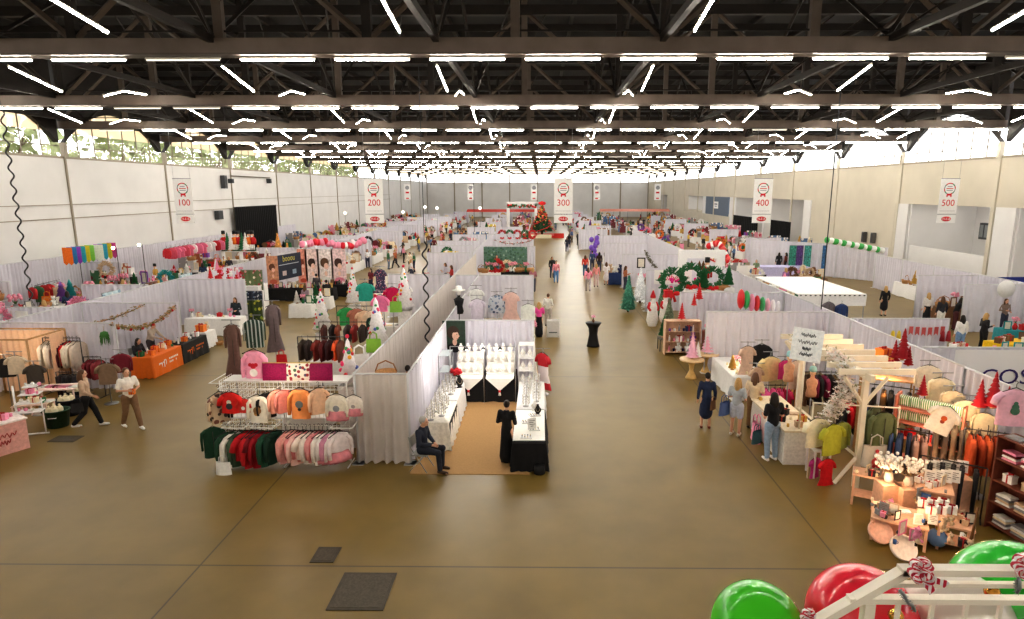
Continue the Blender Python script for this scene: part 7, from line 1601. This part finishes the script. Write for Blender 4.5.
row(-3.9, yy(63., 86, 6.6), 1, 'far booth left of the tree', 'ftc', 1.2); row(-3.2, yy(100., 146, 7.5), 1, 'booth beyond the tree', 'tct', 1.2, False)
row(7.6, yy(79., 146, 6.6), -1, 'far booth right of the aisle', 'tctc', 1.2)
row(14.2, yy(36., 60, 6.2), 1, 'booth left of the four-hundred aisle', 'ftf', 1.1, False); row(13.6, yy(66., 146, 6.6), 1, 'far booth left of the four-hundred aisle', 'ctct', 1.2, False)
row(21.8, yy(58., 120, 6.6), -1, 'booth right of the four-hundred aisle', 'tcct', 1.2); row(25.5, yy(60., 140, 8), -1, 'right wall booth', 'tt', 1.2, False)
row(-27.6, yy(29.5, 45, 5.2), 1, 'near left wall booth', 'tct', 1.25, False)
row(-21.4, yy(25., 42, 5.6), -1, 'near booth behind the left divider', 'tc', 1.15, False)
drape((-19.0, 46.), (-19.0, 100.), 9, 'along the divider of the left rows, far', fine=False)
# crowds strolling in the far aisles
for i in range(46):
    x, y = R.choice([(-11.4, 40), (-11.4, 60), (-11.8, 80), (-12, 100), (-12.2, 70), (3.4, 108), (17.5, 60), (17.6, 80), (17.6, 100), (-24.5, 60)]); y += R.uniform(0, 18); x += R.uniform(-2.2, 2.2)
    cn, c = R.choice(GC); hc = R.choice(['dark', 'brown', 'blond', 'grey'])
    person((x, y, 0), R.uniform(0, 6.28), R.choice(['walk', 'stand', 'bag', 'hold']), R.choice(['long', 'short']), c, 'trousers', R.choice([(50, 54, 74), (40, 40, 44), (110, 120, 140)]), '%s-haired visitor in %s walking in the %s aisle' % (hc, cn, 'outer left' if x < -20 else 'two-hundred' if x < -5 else 'middle' if x < 10 else 'four-hundred'), R.choice(['short', 'long']), hc)
# red and pink decorations of the 200 row
for i in range(22):
    t = i / 21; q = PY(303 + 62 * t + R.uniform(-1.5, 1.5), 245 - 3 * math.sin(t * 7) - 3 * t + R.uniform(-1.5, 1.5), 46.5 + 3 * t); cn = R.choice(['red', 'pink', 'white', 'pink']); o = MB().ell((0, 0, 0), (.24, .24, .27), C(*{'red': (220, 40, 60), 'pink': (244, 150, 180), 'white': (246, 240, 242)}[cn], .35, noise=0), 10, 8).lathe([(.03, -.31), (.01, -.26)], WHITE, n=6).build('balloon', None, q); reg(o, '%s balloon in the garland above the poster booth' % cn, 'balloon', 'pink and red balloon garland')
for i in range(24):
    q = PY(203 + R.uniform(0, 42), 279 - R.uniform(1, 14), 33.); k = R.choice(['plush', 'conetree', 'vase', 'gift_box']); small(k, (q[0], 33. + R.uniform(0, .8), max(.9, q[2] - .3)), R.choice(['red', 'white', 'red', 'pink']), 'behind the long white vendor table', 0, .85)
for i in range(3): o = MB().box((0, 0, .95), (1.1, 1.2, 1.9), WHITE).build('plinth', None, (-18.2 + 1.25 * i, 33.4, 0)); reg(o, 'white display block of red and white goods', 'plinth')
# red clothes and candy ornaments at the left wall
for i in range(14):
    t = i / 13; q = PY(166 + 58 * t, 243 - 7 * t, 42. + 8 * t); cn, c = R.choice([('pink', (226, 120, 150)), ('red', (200, 50, 60)), ('rose', (214, 90, 110)), ('white', (236, 230, 230))]); hang(R.choice(['tee', 'kidlong', 'sweater']), (q[0], q[1], min(3.2, q[2] + .5)), c, cn, 'pinned high in a left wall booth', 0, 1.25)
for i in range(9):
    q = PY(224 + 3.6 * i, 243, 50.); k = ('nutcracker', 'conetree', 'conetree', 'nutcracker')[i % 4]; cn = ('red', 'green', 'white', 'orange')[i % 4]; small(k, (q[0], q[1], 2.15), cn, 'on the high shelf before the black curtain', 0, 1.9)
q0, q1 = PY(222, 243, 50.), PY(258, 243, 50.); root = empty('shelf_unit', ((q0[0] + q1[0]) / 2, 50., 0)); W_ = q1[0] - q0[0]; b = MB()
for s in (-1, 0, 1): b.box((s * W_ / 2, 0, 1.07), (.06, .6, 2.14), WHITE)
b.build('carcass', root)
for z in (.7, 1.4, 2.12): MB().box((0, 0, z), (W_, .6, .04), WHITE).build('shelf', root)
reg(root, 'long white shelf unit before the black wall curtain', 'shelf unit')
for px, h, d in ((258, 2.4, 'left'), (278, 3.4, 'middle'), (287, 2.6, 'right')): use(('xt', h, 1), lambda: xtree(h, (206, 150, 80), 0), 'golden tree before the black wall curtain, %s one' % d, 'christmas tree', (PY(px, 244, 52.)[0], 52., .0))
for px, py in ((437, 208), (403, 212), (425, 207), (345, 213), (480, 208)): q = PY(px, py, 90.); root = empty('globe_lamp', q); MB().ell((0, 0, 0), .18, C(255, 236, 196, .4, noise=0, emit=8), 8, 6).build('globe', root); MB().tube([(0, 0, -.15), (0, 0, -q[2])], .03, STEEL, 5).build('pole', root); reg(root, 'small bright lamp on a pole in the far booths', 'lamp')
# long red awnings near the far wall
for x0, x1, Y, z, d in ((-14, 0, 120., 3.1, 'left of the arch'), (12, 26, 126., 3.0, 'at the far right')):
    root = empty('red_awning', ((x0 + x1) / 2, Y, 0)); b = MB(); b.quad(((x0 - x1) / 2, -1, z - .2), ((x1 - x0) / 2, -1, z - .2), ((x1 - x0) / 2, 1, z + .25), ((x0 - x1) / 2, 1, z + .25), C(206, 70, 60) if x0 < 0 else C(226, 150, 130)); b.build('cloth', root); b = MB()
    for i in range(6): b.tube([((x0 - x1) / 2 + (x1 - x0) * i / 5, 0, 0), ((x0 - x1) / 2 + (x1 - x0) * i / 5, 0, z)], .04, STEEL, 5)
    b.build('poles', root); reg(root, 'long reddish awning %s' % d, 'awning')
# unseen point lights added to brighten the wall recesses
for y in (20., 32., 44., 74., 86., 115.): point((WR + 2.6, y, 5.0), 110, (1, .96, .9), .3)
# ================================================================ FOREGROUND: BALCONY RAILING AND BALLOONS
RW = C(240, 232, 216, .5, noise=.04, scale=5); RY = 3.3
o = MB().box((3.6, .6, 4.12), (4.6, 5.7, .16), C(120, 110, 96)).build('balcony_deck'); o['kind'] = 'structure'
b = MB()
for x in (1.6, 5.6): b.box((x, .6, 2.02), (.2, .2, 4.04), C(200, 196, 190))
o = b.build('balcony_columns'); o['kind'] = 'structure'
tl, tr, dg = PY(903, 572, RY), PY(1060, 569, RY), PY(815, 623, RY); lw = PY(1060, 598, RY); l2 = PY(847, 609, RY); m0, m1 = PY(888, 590, RY), PY(1060, 585, RY)
root = empty('balcony_railing', (tl[0], RY, 4.2)); O = Vector((tl[0], RY, 4.2)); v = lambda p, dy=0: Vector(p) - O + Vector((0, dy, 0))
def bar(p, q, w, h, name):
    p, q = v(p), v(q); d = (q - p); L = d.length; ang = math.atan2(d.z, d.x); b = MB(); b.box((0, 0, 0), (L, w, h), RW); o = b.build(name, root); o.location = (p + q) / 2; o.rotation_euler = (0, -ang, 0); return o
zr = (tl[2] + tr[2]) / 2
bar((tl[0] - .02, RY, zr), (5.6, RY, zr), .07, .04, 'top_rail'); bar((tl[0] + .01, RY, zr - .005), dg, .07, .045, 'sloping_rail'); bar((m0[0], RY, m1[2] - .0), (5.6, RY, m1[2]), .035, .026, 'middle_rail'); bar((l2[0], RY, lw[2] - .015), (5.6, RY, lw[2] - .015), .055, .034, 'lower_rail')
x = l2[0] + .1; zt = lw[2] - .03
while x < 5.6:
    b = MB(); b.box((0, 0, (zt - 4.2) / 2), (.022, .022, zt - 4.2), RW); o = b.build('baluster', root); o.location = (x - O.x, 0, 0); x += .2
for xx in (1.95, 5.58): b = MB(); b.box((xx - O.x, .0, (zt - 4.2) / 2), (.06, .06, zt - 4.2), RW); b.build('newel_post', root)
reg(root, 'cream wooden balcony railing with sloping end in the foreground', 'railing')
def gloss(c):
    m = C(*c, .12, noise=.02, spec=.7); return m
def pearl(c): return C(*c, .15, noise=0, spec=.6)
CANDY = stripes((236, 232, 232), (190, 30, 60), 0, 26, duty=.5, diag=.9)
for px, py, rpx, Y, m, cn in ((757, 628, 45, 3.75, (76, 196, 50), 'green'), (861, 619, 52, 3.75, (236, 50, 70), 'red'), (957, 622, 50, 3.75, (240, 232, 222), 'white'), (1014, 606, 62, 4.0, (60, 196, 66), 'green')):
    q = PY(px, py, Y); r = rpx / 620 * (Y * .95 + 1.0) * .93
    root = empty('balloon', q); b = MB(); pr = []
    for i in range(25): t = PI * i / 24; pr.append((max(.0001, r * math.sin(t)), -r * math.cos(t) * (1.06 if t < PI / 2 else 1)))
    b.lathe(pr, pearl(m) if cn != 'white' else C(*m, .2, noise=0, spec=.6), n=40); b.build('skin', root)
    b = MB(); b.lathe([(.035, -r * 1.14), (.012, -r * 1.06), (.02, -r * 1.03)], C(*m), n=10); b.build('knot', root); b = MB(); b.tube([(0, 0, -r * 1.1), (.02, -.1, -r * 1.1 - .1), (0, RY - Y, -r - .12)], .004, WHITE, 5); b.build('string', root)
    reg(root, 'large glossy %s balloon %s' % (cn, {757: 'farthest left of the railing', 861: 'behind the sloping rail', 957: 'behind the lower rail', 1014: 'at the right edge behind the top rail'}[px]), 'balloon')
def ribbon(px, py, lab, s=1.):
    q = PY(px, py, RY - .05); root = empty('candy_striped_bow', q); rr = random.Random(px)
    for k in range(6):
        a = k * 1.05 + rr.uniform(-.2, .2); b = MB(); d = Vector((math.cos(a), -.25, math.sin(a))); n = Vector((-math.sin(a), 0, math.cos(a)))
        pts = [n * (.045 * math.sin(t) * s) + d * (.1 * s * (1 - math.cos(t)) / 2) + Vector((0, -.01 * k, 0)) for t in [2 * PI * i / 12 for i in range(13)]]
        vs = []
        for p in pts: vs += [p + Vector((0, -.028 * s, 0)), p + Vector((0, .028 * s, 0))]
        b.add(vs, [(2 * i, 2 * i + 1, 2 * i + 3, 2 * i + 2) for i in range(12)], CANDY, True); b.build('loop', root)
    for sg in (-1, 1):
        b = MB(); vs = []
        for i in range(9): t = i / 8; p = Vector((.02 + .2 * t * (1 if sg > 0 else .55), -.03 - .01 * sg, -.02 - .2 * t * (.62 if sg > 0 else 1) + .012 * math.sin(9 * t))) * s; vs += [p + Vector((-.02, 0, -.02)) * s, p + Vector((.02, 0, .02)) * s]
        b.add(vs, [(2 * i, 2 * i + 1, 2 * i + 3, 2 * i + 2) for i in range(8)], CANDY, True); b.build('tail', root)
    MB().ell((0, -.02, 0), .022 * s, CANDY, 8, 6).build('knot', root); reg(root, lab, 'bow')
ribbon(917, 566, 'red and white striped bow on the railing corner', .75); ribbon(1019, 561, 'red and white striped bow at the right frame edge', .72); ribbon(806, 613, 'red and white striped bow beside the green balloon', .5)
TIN = C(150, 156, 158, .35, .6, .2)
def tinsel(px0, py0, px1, py1, lab):
    a, c = PY(px0, py0, RY - .06), PY(px1, py1, RY - .06); root = empty('tinsel_tie', a); b = MB(); rr = random.Random(3); d = Vector(c) - Vector(a)
    pts = [d * (i / 10) + Vector((0, -.02 * math.sin(PI * i / 10), .01 * math.sin(i))) for i in range(11)]; b.tube(pts, .009, TIN, 5)
    for i in range(90): p = pts[0] + d * rr.random(); e = Vector((rr.gauss(0, 1), rr.gauss(0, 1), rr.gauss(0, 1))).normalized() * .022; b.tube([p, p + e], [.003, .001], TIN, 3)
    b.build('tinsel', root); reg(root, lab, 'tinsel')
tinsel(899, 590, 915, 610, 'grey tinsel tie around the lower rail'); tinsel(1018, 578, 1017, 592, 'grey tinsel tie at the right end of the rails')
for px, py, lab in ((896, 616, 'gold bauble below the lower rail by the red balloon'), (992, 592, 'gold bauble behind the rails by the white balloon')): q = PY(px, py, RY + .1); root = empty('bauble', q); MB().ell((0, 0, 0), .045, C(206, 150, 70, .2, .8), 12, 9).build('ball', root); MB().lathe([(.014, .04), (.014, .06), (.001, .062)], C(200, 170, 90, .3, .8), n=8).build('cap', root); reg(root, lab, 'bauble')
# ================================================================ labels: same wording gets an ordinal
def finish():
    by = {}
    for o in THINGS: by.setdefault(o['label'], []).append(o)
    bpy.context.view_layer.update()
    for lab, v in by.items():
        if len(v) < 2: continue
        v.sort(key=lambda o: proj(o.matrix_world.translation)[0] if o.type != 'MESH' else proj(o.matrix_world @ (sum((Vector(c) for c in o.bound_box), Vector()) / 8))[0])
        vis = v
        for i, o in enumerate(vis):
            t = ', leftmost' if i == 0 else (', rightmost' if i == len(vis) - 1 else ', %s from left' % nth(i + 1))
            o['label'] = lab + t
    seen = {}
    for o in THINGS:
        n = len(o['label'].split())
        if n > 16 or n < 4: print('LABEL LENGTH', n, o['label'])
        seen[o['label']] = seen.get(o['label'], 0) + 1
    for k, n in seen.items():
        if n > 1: print('DUP', n, k)
finish()
